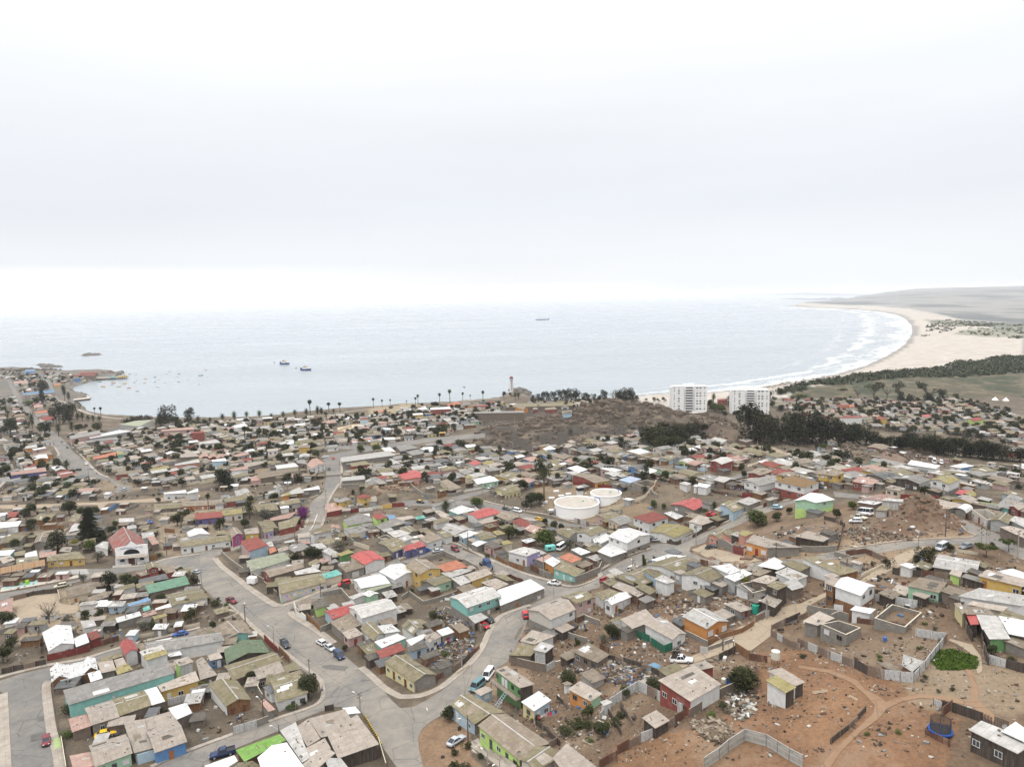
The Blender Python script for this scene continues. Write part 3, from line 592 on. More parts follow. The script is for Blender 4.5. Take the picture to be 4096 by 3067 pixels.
pave(c('B2',165,920,300,1060,480,1200,660,1330,800,1420,860,1440,1000,1415,1440,1240,1690,1155),2.2)
pave(c('A2',905,115,930,160,1200,330,1330,430),2.2);pave(c('A2',1600,670,1740,790,1840,880,1986,960)+c('A3',30,960,200,950,400,870,560,745,700,620,790,510,850,400,900,290,1000,160,1200,80,1300,50),1.8)
pave(c('B1',1240,1020,1640,990,1830,925,2208,870),1.5);pave(c('A1',-20,770,400,660,800,590,1050,515,1400,415,1986,270),1.6)
pave(c('A1',490,800,460,870,490,1150,520,1330,570,1500,600,1700),2.0);pave(c('A1',30,930,40,1200,60,1700),2.0)
pave(c('A2',395,130,560,290,700,400,800,480,1000,640,1160,760,1215,850,1180,1020,780,1170,330,1330,0,1450)+c('A1',1700,1560,1500,1656),1.1)
pave(c('B2',250,1470,420,1530,200,1610),1.0)
pave(c('B3',480,740,640,760,900,890,1180,1010,1370,1085,1650,1165,1820,1220,1960,1225,2208,1120)+c('B4',0,1050,330,880,560,810),1.5)
pave(c('B4',690,740,850,755,1100,630,1480,480,1640,395,2100,270),1.2);pave(c('B2',1540,90,1450,230,1400,330,1380,460,1340,560),1.3)
pave(c('B2',1330,170,1280,230,1160,250,900,265),1.3);pave(c('B2',1190,470,1150,580,1000,650,700,700),1.3);pave(c('B5',200,790,700,690,1200,635,1690,612,1735,595,1600,510,1390,410),.5)
pave(c('C1',440,920,520,1030,500,1040),1.5);pave(c('C1',680,1000,720,1040,860,1190,960,1240),1.5);pave(c('B3',930,285,1150,340,1400,400,1700,455,2200,550),1.2)
pave(c('B3',-20,930,200,860,380,775),1.5);pave(c('B2',0,810,250,780,430,740),1.2)
pave(c('C2',805,1080,812,1200,805,1327),1.5);pave(c('C2',560,690,700,680,1000,640,1300,620,1600,585,2000,555,2212,540),3.5,'promenade');pave(c('C1',530,560,700,640,900,700,1100,720,1400,740),4,'promenade')
def rail(px_):
 t_=struct(strip('railway_bed',px_,3.2,concm((.12,.10,.085),.25,'railway_ballast'),dz=.25,step=4,skirt=.5))
 for o_ in(-.75,.75):
  W=GA(px_)[0];struct(strip('rail',px_,.14,plain((.10,.075,.06),.5,.1),dz=.5,step=4,cross=1,off=o_,skirt=.12))
rail(c('B1',-20,322,350,295,1100,250,1700,212,2208,165)+c('B2',300,110,700,80,1340,22)+c('C2',1000,1200,1300,1150));rail(c('C4',1400,945,1700,962,2000,985,2250,1010))
WH=plain((.6,.6,.58),.7,.2,name='road_paint')
def mark(name,px_,mat,wdt=None,dz=.115):
 o=strip(name,px_,wdt,mat,dz=dz,step=2,cross=1)if wdt else drape(name,GA(px_)[0],mat,dz,3)
 return struct(o)
mark('road_marking',c('B2',1295,430,1270,500,1240,570,1210,610),WH,.25)
for i in range(6):mark('road_marking',c('B1',770+i*5,1048+i*9,960+i*5,1040+i*9),WH,.3)
TAR=roadm((.10,.095,.09),.15,'tar_patch')
mark('road_patch',c('A1',370,1165,475,1140,480,1185,372,1210),TAR);mark('road_patch',c('A1',305,1345,495,1298,505,1360,400,1385,312,1408),TAR)
mark('road_patch',c('A2',1210,650,1300,640,1480,660,1440,700,1300,690,1210,675),TAR);mark('road_patch',c('B2',340,1440,520,1400,700,1350,520,1420),TAR)if False else None
mark('road_patch',c('A1',530,1385,600,1360,612,1465,545,1485),plain((.28,.36,.16),.9,.2,name='green_painted_slab'),dz=.24)
mark('road_patch',c('A3',1130,390,1180,290,1230,240,1200,330,1150,400),roadm((.12,.10,.08),.1,'oil_stain'))
mark('plaza',c('B1',20,1230,480,1160,620,1150,860,1100,870,1130,560,1190,0,1290),plain((.42,.38,.33),.9,.15,name='plaza_tiles'),dz=.10)
for i in range(7):mark('plaza_stripe',c('B1',60+i*55,1218-i*9,85+i*55,1214-i*9,60+i*55,1262-i*9,32+i*55,1266-i*9),plain((.22,.45,.46),.8,.1,name='turquoise_paint'),dz=.16)
# ---------------------------------------------------------------- houses
WALLS={'W':('white',wallm((0.613,0.613,0.597))),'Y':('yellow',wallm((0.538,0.367,0.109))),'y':('pale yellow',wallm((0.591,0.528,0.294))),'O':('orange',wallm((0.529,0.240,0.076))),'o':('dull orange',wallm((0.385,0.166,0.072))),'M':('turquoise',wallm((0.215,0.465,0.418))),'m':('mint green',wallm((0.330,0.518,0.361))),'B':('bright blue',wallm((0.093,0.210,0.413))),'b':('pale blue',wallm((0.354,0.463,0.541))),'P':('salmon pink',wallm((0.522,0.264,0.209))),'p':('dusty pink',wallm((0.446,0.305,0.282))),'R':('red',wallm((0.229,0.061,0.049))),'G':('lime green',wallm((0.424,0.596,0.189))),'g':('grey',wallm((0.334,0.334,0.326))),'K':('grey block',blockm()),'k':('brown block',blockm((.20,.16,.13))),'T':('brown timber',plankm((.17,.085,.04),(.26,.14,.07))),'D':('dark timber',plankm((.045,.035,.03),(.10,.08,.065))),'V':('lilac',wallm((0.352,0.313,0.516))),'C':('cream',wallm((0.543,0.481,0.371))),'X':('magenta',wallm((0.329,0.063,0.204))),'I':('indigo',wallm((0.101,0.101,0.234))),'S':('silver sheet',rustm((.40,.40,.39),(.52,.51,.50),name='silver_sheet')),'U':('rusty sheet',rustm()),'n':('beige',wallm((0.477,0.445,0.399))),'F':('forest green',wallm((0.027,0.113,0.074))),'L':('leaf green',wallm((0.119,0.260,0.096))),'Q':('mural painted',None)}
def mural():
 b=NB('mural_paint');v=b.uv();n1=b.n('TexNoise');n1.inputs['Scale'].default_value=.55;n1.inputs['Detail'].default_value=2;b.l(v,n1.inputs['Vector'])
 r=b.n('ValToRGB');stops(r.color_ramp,[(.3,(.20,.22,.50)),(.42,(.45,.35,.55)),(.48,(.62,.45,.08)),(.54,(.20,.45,.55)),(.62,(.55,.25,.28)),(.7,(.18,.42,.18))]);r.color_ramp.interpolation='EASE'
 b.l(n1.outputs['Fac'],r.inputs['Fac']);return b.fin(b.mix(b.noise(v,2.5,4,.7,.4,.7,0,.4),r.outputs[0],(.6,.55,.5)),.85)
WALLS['Q']=('mural painted',mural())
ROOFS={'w':('white sheet',roofm((.52,.52,.51),(.66,.66,.65),0.,.2,metal=True,name='white_sheet_roof')),'l':('pale grey',roofm((.34,.328,.31),(.47,.455,.435),.06,.32,name='pale_roof')),'g':('grey',roofm((.19,.182,.17),(.29,.275,.26),.15,.35,name='grey_roof')),'b':('beige dusty',roofm((.305,.262,.222),(.37,.33,.287),.08,.35,name='beige_roof')),'n':('brownish',roofm((.185,.15,.115),(.29,.245,.195),.5,.35,name='brown_roof')),'m':('mossy olive',roofm((.165,.142,.088),(.255,.225,.165),.9,.25,name='mossy_roof')),'y':('yellow mossed',roofm((.235,.20,.085),(.30,.26,.14),.7,.2,name='lichen_roof')),'r':('red',roofm((.31,.05,.045),(.36,.085,.075),.08,.22,metal=True,name='red_roof',patch=.7)),'e':('dark red',roofm((.185,.05,.04),(.24,.085,.07),.1,.2,name='dark_red_roof')),'p':('faded pink',roofm((.31,.195,.16),(.35,.27,.235),.12,.35,name='pink_roof')),'o':('terracotta',roofm((.34,.125,.075),(.37,.19,.13),.08,.2,name='terracotta_roof')),'G':('sage green',roofm((.095,.125,.08),(.105,.135,.088),.1,.05,name='green_roof')),'L':('lime green',roofm((.15,.31,.06),(.24,.37,.13),.3,.3,name='lime_roof')),'t':('turquoise',roofm((.08,.31,.26),(.32,.45,.42),0,.15,name='turquoise_roof')),'T':('sea green',roofm((.10,.185,.13),(.11,.20,.14),.05,.1,name='sea_green_roof')),'s':('slate',roofm((.10,.105,.11),(.15,.15,.15),.1,.25,name='slate_roof')),'d':('burnt dark',roofm((.09,.08,.07),(.16,.15,.13),.3,.4,name='dark_roof')),'B':('blue',roofm((.12,.21,.32),(.17,.26,.38),.0,.15,name='blue_roof')),'c':('brown shingle',roofm((.185,.118,.058),(.20,.13,.068),.1,.1,name='shingle_roof')),'q':('pale green',roofm((.27,.29,.21),(.31,.325,.25),.3,.3,name='pale_green_roof')),'z':('blue and pink striped',roofm((.25,.50,.60),(.50,.30,.42),0.,.1,name='striped_roof',patch=1.))}
TRIM=plain((.60,.59,.57),.6,.1,name='white_trim');TRIMD=plain((.16,.12,.09),.8,.2,name='wood_trim');GLASS=glassm();CURT=plain((.55,.55,.56),.6,.15,name='curtained_glass')
DOORS=[plain(c_,.6,.1,name='door_paint')for c_ in((.12,.05,.03),(.28,.11,.04),(.55,.55,.53),(.20,.03,.03),(.06,.06,.07))]
TIMBER=plankm((.16,.12,.09),(.24,.19,.14));ZINC=plain((.42,.42,.42),.5,.15,name='zinc')
def unit_window(frame,pane):
 mb=MB();mb.box((0,-.02,-.5),(1,.05,1),pane)
 o=mb.mesh('window');f=MB()
 for a in((-.5,.06),(.44,.06)):f.box((a[0]+.03,-.04,-.5),(.06,.09,1),frame)
 for z in(-.5,.44):f.box((0,-.042,z),(1.06,.092,.06),frame)
 f.box((0,-.043,-.44),(.05,.08,.88),frame)
 return o, f.mesh('frame')
WIN=[unit_window(TRIM,GLASS),unit_window(TRIMD,GLASS),unit_window(TRIM,CURT)]
def unit_door(mat):
 mb=MB();mb.box((0,-.03,0),(1,.08,1),mat);mb.box((.35,-.085,.45),(.06,.05,.04),ZINC);return mb.mesh('door')
DOORM=[unit_door(d)for d in DOORS];GAR=unit_door(plain((.42,.41,.39),.6,.15,name='garage_paint'));GAR2=unit_door(plankm((.30,.13,.05),(.40,.18,.07),.25));
HOUSES=[];FOOT=[]
def put_unit(name,me,parent,org,p,q,t,wz,ww,hh,z):
 d=(q-p);L_=d.length;d=d/L_;c_=p+d*(t*L_);o=link(name,me,parent)
 nrm=Vector((d.y,-d.x))
 c_=c_+nrm*.03;o.location=(c_.x-org.x,c_.y-org.y,z-org.z);o.rotation_euler=(0,0,math.atan2(d.y,d.x));o.scale=(ww,1,hh);return o
def house(P,h,typ='g1',rise=1.0,walls='W',roof='m',wa='',wb='',label=None,cat=None,name=None,rnd=None,zg=None,over=.3,small=False,kind=None,world=False,mesh_only=None):
 """P: roof corners at the eaves, left / near / right / (far), in pixels of the photograph (or metres)"""
 rnd=rnd or random.Random(int(P[0][0]*7+P[1][1]*13))
 up=[0,0,0,0]
 if typ=='s':up=[0,0,rise,rise]
 if typ=='z':up=[rise,0,0,rise]
 if not world:
  if len(P)==3:P=list(P)+[(P[0][0]+P[2][0]-P[1][0],P[0][1]+P[2][1]-P[1][1])]
  g=np.mean([G(p[0],p[1],h)[2]for p in P])if zg is None else zg
  g=float(g)
  for _ in range(3):
   W=[at_z(p[0],p[1],g+h+u)for p,u in zip(P,up)];cx_=np.mean([q[0]for q in W]);cy_=np.mean([q[1]for q in W])
   if zg is None:g=gz(cx_,cy_)
  W=[Vector((float(q[0]),float(q[1])))for q in W]
 else:
  W=[Vector(p)for p in P];cx_=sum(q.x for q in W)/4;cy_=sum(q.y for q in W)/4;g=gz(cx_,cy_)if zg is None else zg
 area=abs(sum(W[i].x*W[(i+1)%4].y-W[(i+1)%4].x*W[i].y for i in range(4)))/2
 if sum(W[i].x*W[(i+1)%4].y-W[(i+1)%4].x*W[i].y for i in range(4))<0:W=[W[0],W[3],W[2],W[1]]if False else W[::-1]
 E=g+h;gmin=min(gz(q.x,q.y)for q in W)-.4
 org=Vector((cx_,cy_,g));dist=math.hypot(cx_,cy_)
 lab=(W[1]-W[0]).length;lbc=(W[2]-W[1]).length
 def B(s,t):return(W[0]*(1-s)+W[1]*s)*(1-t)+(W[3]*(1-s)+W[2]*s)*t
 def Hh(s,t):
  if typ in('g1','b1','h'):return E+rise*(1-abs(2*t-1))
  if typ in('g2','b2'):return E+rise*(1-abs(2*s-1))
  if typ in('s','k'):return E+rise*t
  if typ=='z':return E+rise*(1-s)
  return E+.02
 def pt(s,t,dz=0.,z=None):q=B(s,t);return Vector((q.x-org.x,q.y-org.y,(Hh(s,t)if z is None else z)+dz-org.z))
 es=min(.2,over/max(lab,.1));et=min(.2,over/max(lbc,.1));th=.10
 rm=ROOFS[roof][1];wm=[WALLS[c_][1]for c_ in(walls+walls[-1]*2)[:2]];
 def roofmesh(mb):
  def quad(a,b_,c_,d_):
   mb.slab([pt(*a),pt(*b_),pt(*c_),pt(*d_)],th,rm,TRIM if dist<250 and rnd.random()<.0 else rm)
  if typ=='g1':quad((0,0),(1,0),(1,.5),(0,.5));quad((1,1),(0,1),(0,.5),(1,.5));rg=(pt(0,.5),pt(1,.5))
  elif typ=='g2':quad((1,0),(1,1),(.5,1),(.5,0));quad((0,1),(0,0),(.5,0),(.5,1));rg=(pt(.5,0),pt(.5,1))
  elif typ=='h':
   hs=min(.42,.5*lbc/max(lab,.1))if lab>lbc else.3
   a, b_, c_, d_=pt(0,0), pt(1,0), pt(1,1), pt(0,1);r1, r2=pt(hs,.5), pt(1-hs,.5)
   for f in((a,b_,r2,r1),(b_,c_,r2),(c_,d_,r1,r2),(d_,a,r1)):mb.face(f,rm)
   mb.face([p-Vector((0,0,.02))for p in(d_,c_,b_,a)],TRIM);rg=None
  elif typ in('b1','b2'):
   rg=None;n=8
   for i in range(n):
    u0, u1=i/n, (i+1)/n;z=lambda u:E+rise*math.sqrt(max(0,1-(2*u-1)**2))
    f=((0,u0),(1,u0),(1,u1),(0,u1))if typ=='b1' else((u1,0),(u1,1),(u0,1),(u0,0));ui=1 if typ=='b1' else 0
    mb.face([pt(a,b_,0,z((a,b_)[ui]))for a,b_ in f],rm)
  else:quad((0,0),(1,0),(1,1),(0,1))if True else None;rg=None
  if rg and dist<420:
   d=(rg[1]-rg[0]).normalized();n_=Vector((-d.y,d.x,0))*.16;cap=TRIM if roof in 'wl' else(ROOFS['l'][1]if roof not in 'reoGp' else rm)
   for sg in(1,-1):mb.face([rg[0]+Vector((0,0,.05)),rg[1]+Vector((0,0,.05)),rg[1]+n_*sg+Vector((0,0,.0)),rg[0]+n_*sg+Vector((0,0,.0))][::-sg if sg==1 else 1]if False else[rg[0]+n_*sg+Vector((0,0,.015)),rg[1]+n_*sg+Vector((0,0,.015)),rg[1]+Vector((0,0,.07)),rg[0]+Vector((0,0,.07))],cap)
  if typ in('g1','g2','s','z','f')and dist<430 and roof in 'mbngylp':
   for _ in range(rnd.choice([0,1,1,2,3])if area>30 else rnd.choice([0,0,1])):
    ps=rnd.uniform(.05,.7);pt_=rnd.choice([.04,.1,.55,.6])if typ=='g1' else rnd.uniform(.05,.6)
    if typ=='g2':ps=rnd.choice([.05,.12,.55,.62])
    w1=min(rnd.choice([1,1,2])*1.05/max(lab,1),.4);w2=min(1.7*rnd.choice([1,1,2])/max(lbc,1),.38)
    if typ=='g1':w2=min(w2,.47-(pt_%.5))
    if typ=='g2':w1=min(w1,.47-(ps%.5))
    if w1<.03 or w2<.03 or ps+w1>.97 or pt_+w2>.97:continue
    m_=rnd.choice([ROOFS['w'][1],ROOFS['l'][1],ROOFS['b'][1],ROOFS['n'][1],ROOFS['d'][1]if roof!='l' else ROOFS['w'][1]])
    mb.face([pt(ps,pt_,.025),pt(ps+w1,pt_,.025),pt(ps+w1,pt_+w2,.025),pt(ps,pt_+w2,.025)],m_)
  if dist<330 and typ in('g1','g2','s','z','f')and area>14:
   for _ in range(rnd.choice([0,2,4,7])):
    u, v=rnd.uniform(.08,.92), rnd.uniform(.08,.92);p_=pt(u,v,-.02);k_=rnd.random()
    if k_<.6:mb.box((p_.x,p_.y,p_.z),(rnd.uniform(.15,.4),rnd.uniform(.15,.3),.18),rnd.choice((TRIMD,ROOFS['d'][1],WALLS['K'][1])),rnd.uniform(0,3))
    elif k_<.85:mb.box((p_.x,p_.y,p_.z),(rnd.uniform(1,2.2),.14,.1),rnd.choice((TIMBER,TRIMD,ROOFS['l'][1])),rnd.uniform(0,3))
    else:mb.tube(p_,p_+Vector((0,0,.7)),.07,.07,ZINC,6)
 def wallmesh(mb):
  a0, a1, b0, b1=es, 1-es, et, 1-et
  rings=[((a0,b0),(a1,b0)),((a1,b0),(a1,b1)),((a1,b1),(a0,b1)),((a0,b1),(a0,b0))]
  for i, (p,q)in enumerate(rings):
   m_=wm[0]if i in(0,2)else wm[1]
   low=WALLS[walls[2]][1]if len(walls)>2 else None
   zb=gmin;pts_t=[pt(q[0],q[1],-th+.005)]
   mid=((p[0]+q[0])/2,(p[1]+q[1])/2)
   if typ in('g1','g2','b1','b2','h')and typ!='h':pts_t.append(pt(mid[0],mid[1],-th+.005,(E+rise*.98)if typ[0]=='b' and((typ=='b1')==(i in(1,3)))else None))
   pts_t.append(pt(p[0],p[1],-th+.005))
   if typ=='h':pts_t=[pt(q[0],q[1],-.05,E),pt(p[0],p[1],-.05,E)]
   if low:
    zm=g+(h*.47 if h>4.4 else.75)
    mb.face([pt(*p,z=zb),pt(*q,z=zb),pt(*q,z=zm),pt(*p,z=zm)],low);zb=zm
   mb.face([pt(*p,z=zb),pt(*q,z=zb)]+pts_t,m_)
  if typ=='u':
   for i, (p,q)in enumerate(rings):
    k=.25;pi=(p[0]+(k/lab if p[0]<.5 else-k/lab),p[1]+(k/lbc if p[1]<.5 else-k/lbc));qi=(q[0]+(k/lab if q[0]<.5 else-k/lab),q[1]+(k/lbc if q[1]<.5 else-k/lbc))
    mb.face([pt(*qi,z=gmin),pt(*pi,z=gmin),pt(*pi,-th),pt(*qi,-th)],wm[1]);mb.face([pt(*p,-th+.005),pt(*q,-th+.005),pt(*qi,-th+.005),pt(*pi,-th+.005)],WALLS['C'][1])
 if mesh_only is not None:
  wmb, rmb=mesh_only;o0=org;n0, n1=len(wmb.v), len(rmb.v)
  wallmesh(wmb);roofmesh(rmb)
  for mb_, n_ in(((wmb,n0),(rmb,n1))if wmb is not rmb else((wmb,n0),)):mb_.v[n_:]=[(v_[0]+org.x,v_[1]+org.y,v_[2]+org.z)for v_ in mb_.v[n_:]]
  FOOT.append((cx_,cy_,max(lab,lbc)*.5));return None
 small=small or(area<22 and h<3.2)
 nm=name or('canopy' if typ=='k' else 'shed' if small else 'house')
 t=link(nm,None);t.location=org;t.empty_display_size=.5
 if typ!='u':mb=MB();roofmesh(mb);mb.build('roof',t)
 if typ=='k':
  for s, q in((.03,.03),(.97,.03),(.97,.97),(.03,.97)):
   m_=MB();a=pt(s,q,-.1);m_.tube((a.x,a.y,gmin+.2-org.z),a,.06,.06,TRIMD,5);m_.build('post',t)
 else:mb=MB();wallmesh(mb);mb.build('wall',t)
 if typ!='k' and dist<560:
  a=B(es,et);b_=B(1-es,et);c_=B(1-es,1-et);d_=B(es,1-et)
  for i, (p,q,spec)in enumerate(((a,b_,wa),(b_,c_,wb),(c_,d_,None),(d_,a,None))):
   L_=(q-p).length
   if spec=='-' or L_<1.6:continue
   if spec is None or spec=='':spec=''.join(rnd.choice('wwd.')for _ in range(max(1,int(L_/3.4))))
   n=len(spec)
   levels=[E-h]if h<4.4 else[E-h,E-2.5]
   for li_, lv in enumerate(levels):
    hb=lv
    for k, ch in enumerate(spec):
     if len(levels)==2 and li_==1 and ch in 'dg':ch='w'
     tt=(k+.5)/n
     if ch=='w' or ch=='W':
      wd=min(L_/n*.7,1.25 if ch=='w' else 2.2);wn=WIN[0 if rnd.random()<.55 else rnd.choice([1,2])]if ch=='w' else WIN[2]
      o=put_unit('window',wn[0],t,org,p,q,tt,0,wd,1.05 if ch=='w' else 1.3,hb+1.5)
      f=link('frame',wn[1],o)
      if dist>300 and False:bpy.data.objects.remove(f)
     elif ch=='d':put_unit('door',rnd.choice(DOORM),t,org,p,q,tt,0,.9,2.05,max(hb,gmin+.3)+.02)
     elif ch=='g':put_unit('garage_door',GAR,t,org,p,q,tt,0,min(2.6,L_/n*.8),2.2,hb+.02)
     elif ch=='T':put_unit('gate',GAR2,t,org,p,q,tt,0,min(2.8,L_/n*.9),2.2,hb+.02)
 if typ in('g1','g2','s')and dist<260 and not small and rnd.random()<.33:
  p_=pt(rnd.choice([.06,.94]),.08);dm=MB();dm.tube(p_,p_+Vector((0,0,.7)),.03,.03,ZINC,5);c_=p_+Vector((0,0,.85));r_=[c_+Vector((.4*math.cos(k*.785),-.12-.05*math.sin(k*.785),.4*math.sin(k*.785)))for k in range(8)]
  for k in range(8):dm.face([r_[k],r_[(k+1)%8],c_],WALLS['g'][1]);dm.face([r_[(k+1)%8],r_[k],c_-Vector((0,-.02,0))],TRIMD)
  dm.build('satellite_dish',t)
 size='small' if area<32 else('large' if area>110 else '')
 st='two-storey' if h>4.4 else ''
 wn=WALLS[walls[0]][0];wn2=WALLS[walls[1]][0]if len(walls)>1 else wn
 wtxt=wn if wn2==wn else wn+' and '+wn2
 if typ=='u':desc=' '.join(x for x in('roofless',wtxt,'shell')if x)
 elif typ=='k':desc=' '.join(('open canopy with',ROOFS[roof][0],'roof on posts'))
 else:desc=' '.join(x for x in(size,st,wtxt,'shed' if small else 'house','with',ROOFS[roof][0],'roof')if x)
 t['label']=label or desc;t['category']=cat or nm.replace('_',' ');t['_auto']=0 if label else 1
 THINGS.append(t);HOUSES.append((t,area,dist));FOOT.append((cx_,cy_,max(lab,lbc)*.5))
 t['_a']=area
 return t
SPECS=[]
def HS(crop,txt):
 for ln in txt.strip().splitlines():
  ln=ln.strip()
  if not ln:continue
  f=ln.split(';');nums=[float(v)for v in f[0].split()];P=c(crop,*nums);a=f[1].split();w_=(f[2].strip()if len(f)>2 else '-/-').split('/')
  if f[2:]==['']:w_=['-','-']
  ar=abs(sum(P[i][0]*P[(i+1)%4][1]-P[(i+1)%4][0]*P[i][1]for i in range(4)))/2+.5*float(a[0])*12*(P[2][0]-P[0][0])/10
  SPECS.append((ar,(P,float(a[0]),a[1],float(a[2]),a[3],a[4],w_[0].strip(),(w_[1]if len(w_)>1 else '').strip(),f[3].strip()if len(f)>3 else None)))
WM=MB()
HS('A1','''
418 320 480 508 740 430 705 248;3.2 g1 1.3 W w;-/.w
730 380 755 462 888 420 855 330;2.8 k .2 W w;;white canopy beside the maroon fence at far left
858 335 905 400 1000 358 965 290;2.6 s .4 U e
795 205 830 280 958 250 930 190;2.6 s .3 W l
560 655 600 800 900 720 850 600;3 g2 1.1 T w;-/wd;timber house under a long white roof with a gable at each end
495 680 513 812 675 765 640 635;3.3 g1 1.1 T w
800 640 835 725 975 688 945 568;3.3 g1 1.2 T w
870 725 900 810 1020 770 990 690;2.6 s .3 K w
965 620 1005 722 1150 690 1120 590;2.7 s .3 K b;-/.
1130 590 1160 670 1262 640 1225 565;2.6 s .3 K b;-/.
1140 672 1165 738 1320 685 1265 625;2.4 s .3 K y
955 590 970 628 1225 550 1200 510;2.3 s .2 k m
1180 430 1245 540 1375 500 1315 392;4.2 g1 1.0 pW r;-/-;tall pink house with a bright red roof behind the teal warehouse
1372 450 1400 520 1560 470 1540 400;3 s .3 K n
1380 510 1425 560 1640 490 1600 430;4 s .3 W l
1425 545 1450 598 1672 530 1640 485;4.6 s .3 W y;-/-;tall white box house with yellow lichen on its flat roof
1545 400 1680 560 1810 540 1700 370;3.0 s .3 K w
625 890 680 1040 1740 720 1655 612;3.8 s 1.0 M g;-/-;long turquoise warehouse with a grey roof at lower left
1725 600 1780 655 1925 608 1865 555;5.2 s .3 GS b;-/-;tall narrow box with a lime side and grey sheet front
835 1070 905 1240 1190 1155 1110 985;2.9 g2 .8 K b;-/.w.w
1100 985 1190 1145 1505 1040 1430 890;2.9 g2 .8 kk m;-/.
1430 890 1505 1040 1640 1000 1555 855;2.8 s .6 k w
1560 845 1605 908 1980 795 1940 700;3 s .8 YY b;-/dww;yellow house with a wide beige roof and a grassy yard
680 1175 715 1310 915 1240 860 1125;2.5 s .3 k p
880 1440 940 1655 1318 1515 1245 1325;3 g2 1.1 m b;-/wdw;mint green house at the bottom left corner
690 1540 730 1690 940 1640 900 1500;2.6 s .3 k p
1225 1210 1330 1515 1520 1465 1430 1175;2.6 s .5 g b
1445 1300 1535 1515 1860 1400 1750 1180;3 g2 1.1 B b;-/.d.;tan-roofed house with a bright blue front wall
1430 1175 1450 1290 1750 1190 1690 1100;2.8 s .3 k b
1670 1070 1750 1185 1910 1115 1850 1015;3 s .3 k w
1145 175 1165 222 1405 150 1385 108;2.6 s .3 K w
1510 160 1530 190 1665 150 1645 130;2.5 s .2 C y;-/d
1540 80 1545 98 1710 65 1690 30;2.5 k .1 W w
1415 75 1425 110 1495 90 1480 55;2.3 k .2 W t
1410 130 1420 170 1560 130 1540 90;2.5 s .2 K p
1265 45 1280 58 1495 5 1470 -28;2.8 k .2 W B;;blue roofed shelter on posts by the white wall
-60 30 0 115 125 112 130 -30;2.8 s .2 p p
''')
HS('A2','''
-560 420 -495 530 245 397 180 320;3.9 g2 1.1 W g;-/.;big white house with a grey gabled roof above the blue hut
110 290 250 390 530 330 430 195;3.0 g1 1.2 MM n
235 490 262 628 692 515 610 388;3.0 g1 1.4 BD G;-/-;house with a large sage green gabled roof
232 650 320 800 820 610 720 510;2.8 g2 .9 k m;-/-;low house with a patchwork roof of square mossy sheets
530 690 575 785 845 705 790 600;3.0 s .3 kk b;-/wwww
820 655 850 712 1000 680 950 612;2.6 s .3 k m
690 785 765 1015 1075 915 1000 695;3.1 g2 .9 W m;-/wdw;pale house with mossy roof and white panel behind the street corner tree
620 860 700 925 800 890 730 830;2.7 s .2 W s;w/-
75 825 255 1055 510 985 370 795;3.0 g1 1.0 WT m;-/dd;house half mossy half white roofed beside the paved yard
70 545 100 602 225 570 190 512;2.5 s .2 B b;-/wd;tiny bright blue hut with a tan roof
-40 600 0 790 172 738 20 560;2.8 s .4 k b
600 1005 680 1105 750 1080 640 975;2.4 s .2 K p
795 1290 1015 1610 1090 1560 950 1205;2.8 s .3 K l
950 1258 1065 1450 1197 1370 1075 1172;3.0 s .6 K b
1075 1172 1200 1362 1560 1270 1440 1078;3.3 s .6 K b
1260 1330 1370 1568 1778 1425 1560 1130;3.2 s .5 KD b;-/-;wide tan-roofed workshop with an open dark front at the bottom edge
1040 1470 1085 1585 1300 1470 1240 1365;2.8 s .3 K b
1000 1640 1060 1760 1345 1515 1240 1440;2.9 s .2 K b
1230 1560 1300 1720 1490 1680 1400 1565;2.7 s .2 K l
1410 1065 1470 1130 1597 1115 1545 1052;2.6 s .2 W w
355 1485 440 1600 855 1385 790 1325;3.0 s .4 U L;-/-;shed with a bright lime green corrugated roof
570 1560 650 1790 1040 1660 860 1408;3.5 g1 1.0 W w;-/-;bright white gabled roof at the bottom edge beside the lime roof
45 1640 110 1760 375 1590 340 1535;2.8 s .3 W w
230 1630 280 1720 620 1650 520 1590;2.5 s .2 K m
130 95 160 142 300 105 270 55;2.4 s .2 k m
1228 108 1312 190 1560 105 1500 35;2.8 g2 .9 b r;-/-;light blue house with a red tiled roof on the street corner
1290 215 1410 325 1600 240 1490 125;2.9 s .3 K n;-/w;house with broken boards lying on its dusty roof
1410 320 1470 387 1625 335 1540 270;2.7 s .3 p b;w/d
1590 280 1720 400 1840 325 1715 210;3.0 g1 .9 W m;-/w
1758 252 1830 328 1990 305 1900 233;2.8 s .4 W w;-/w
1730 410 1805 475 2050 370 1960 330;2.9 s .4 M w
1742 505 1800 578 2040 490 1990 415;2.8 s .4 bK e
1825 615 2121 815 2356 735 2046 545;3.0 g1 1.1 yK m;wdwdw/-;corner house with a bright painted mural front at the bend
''')
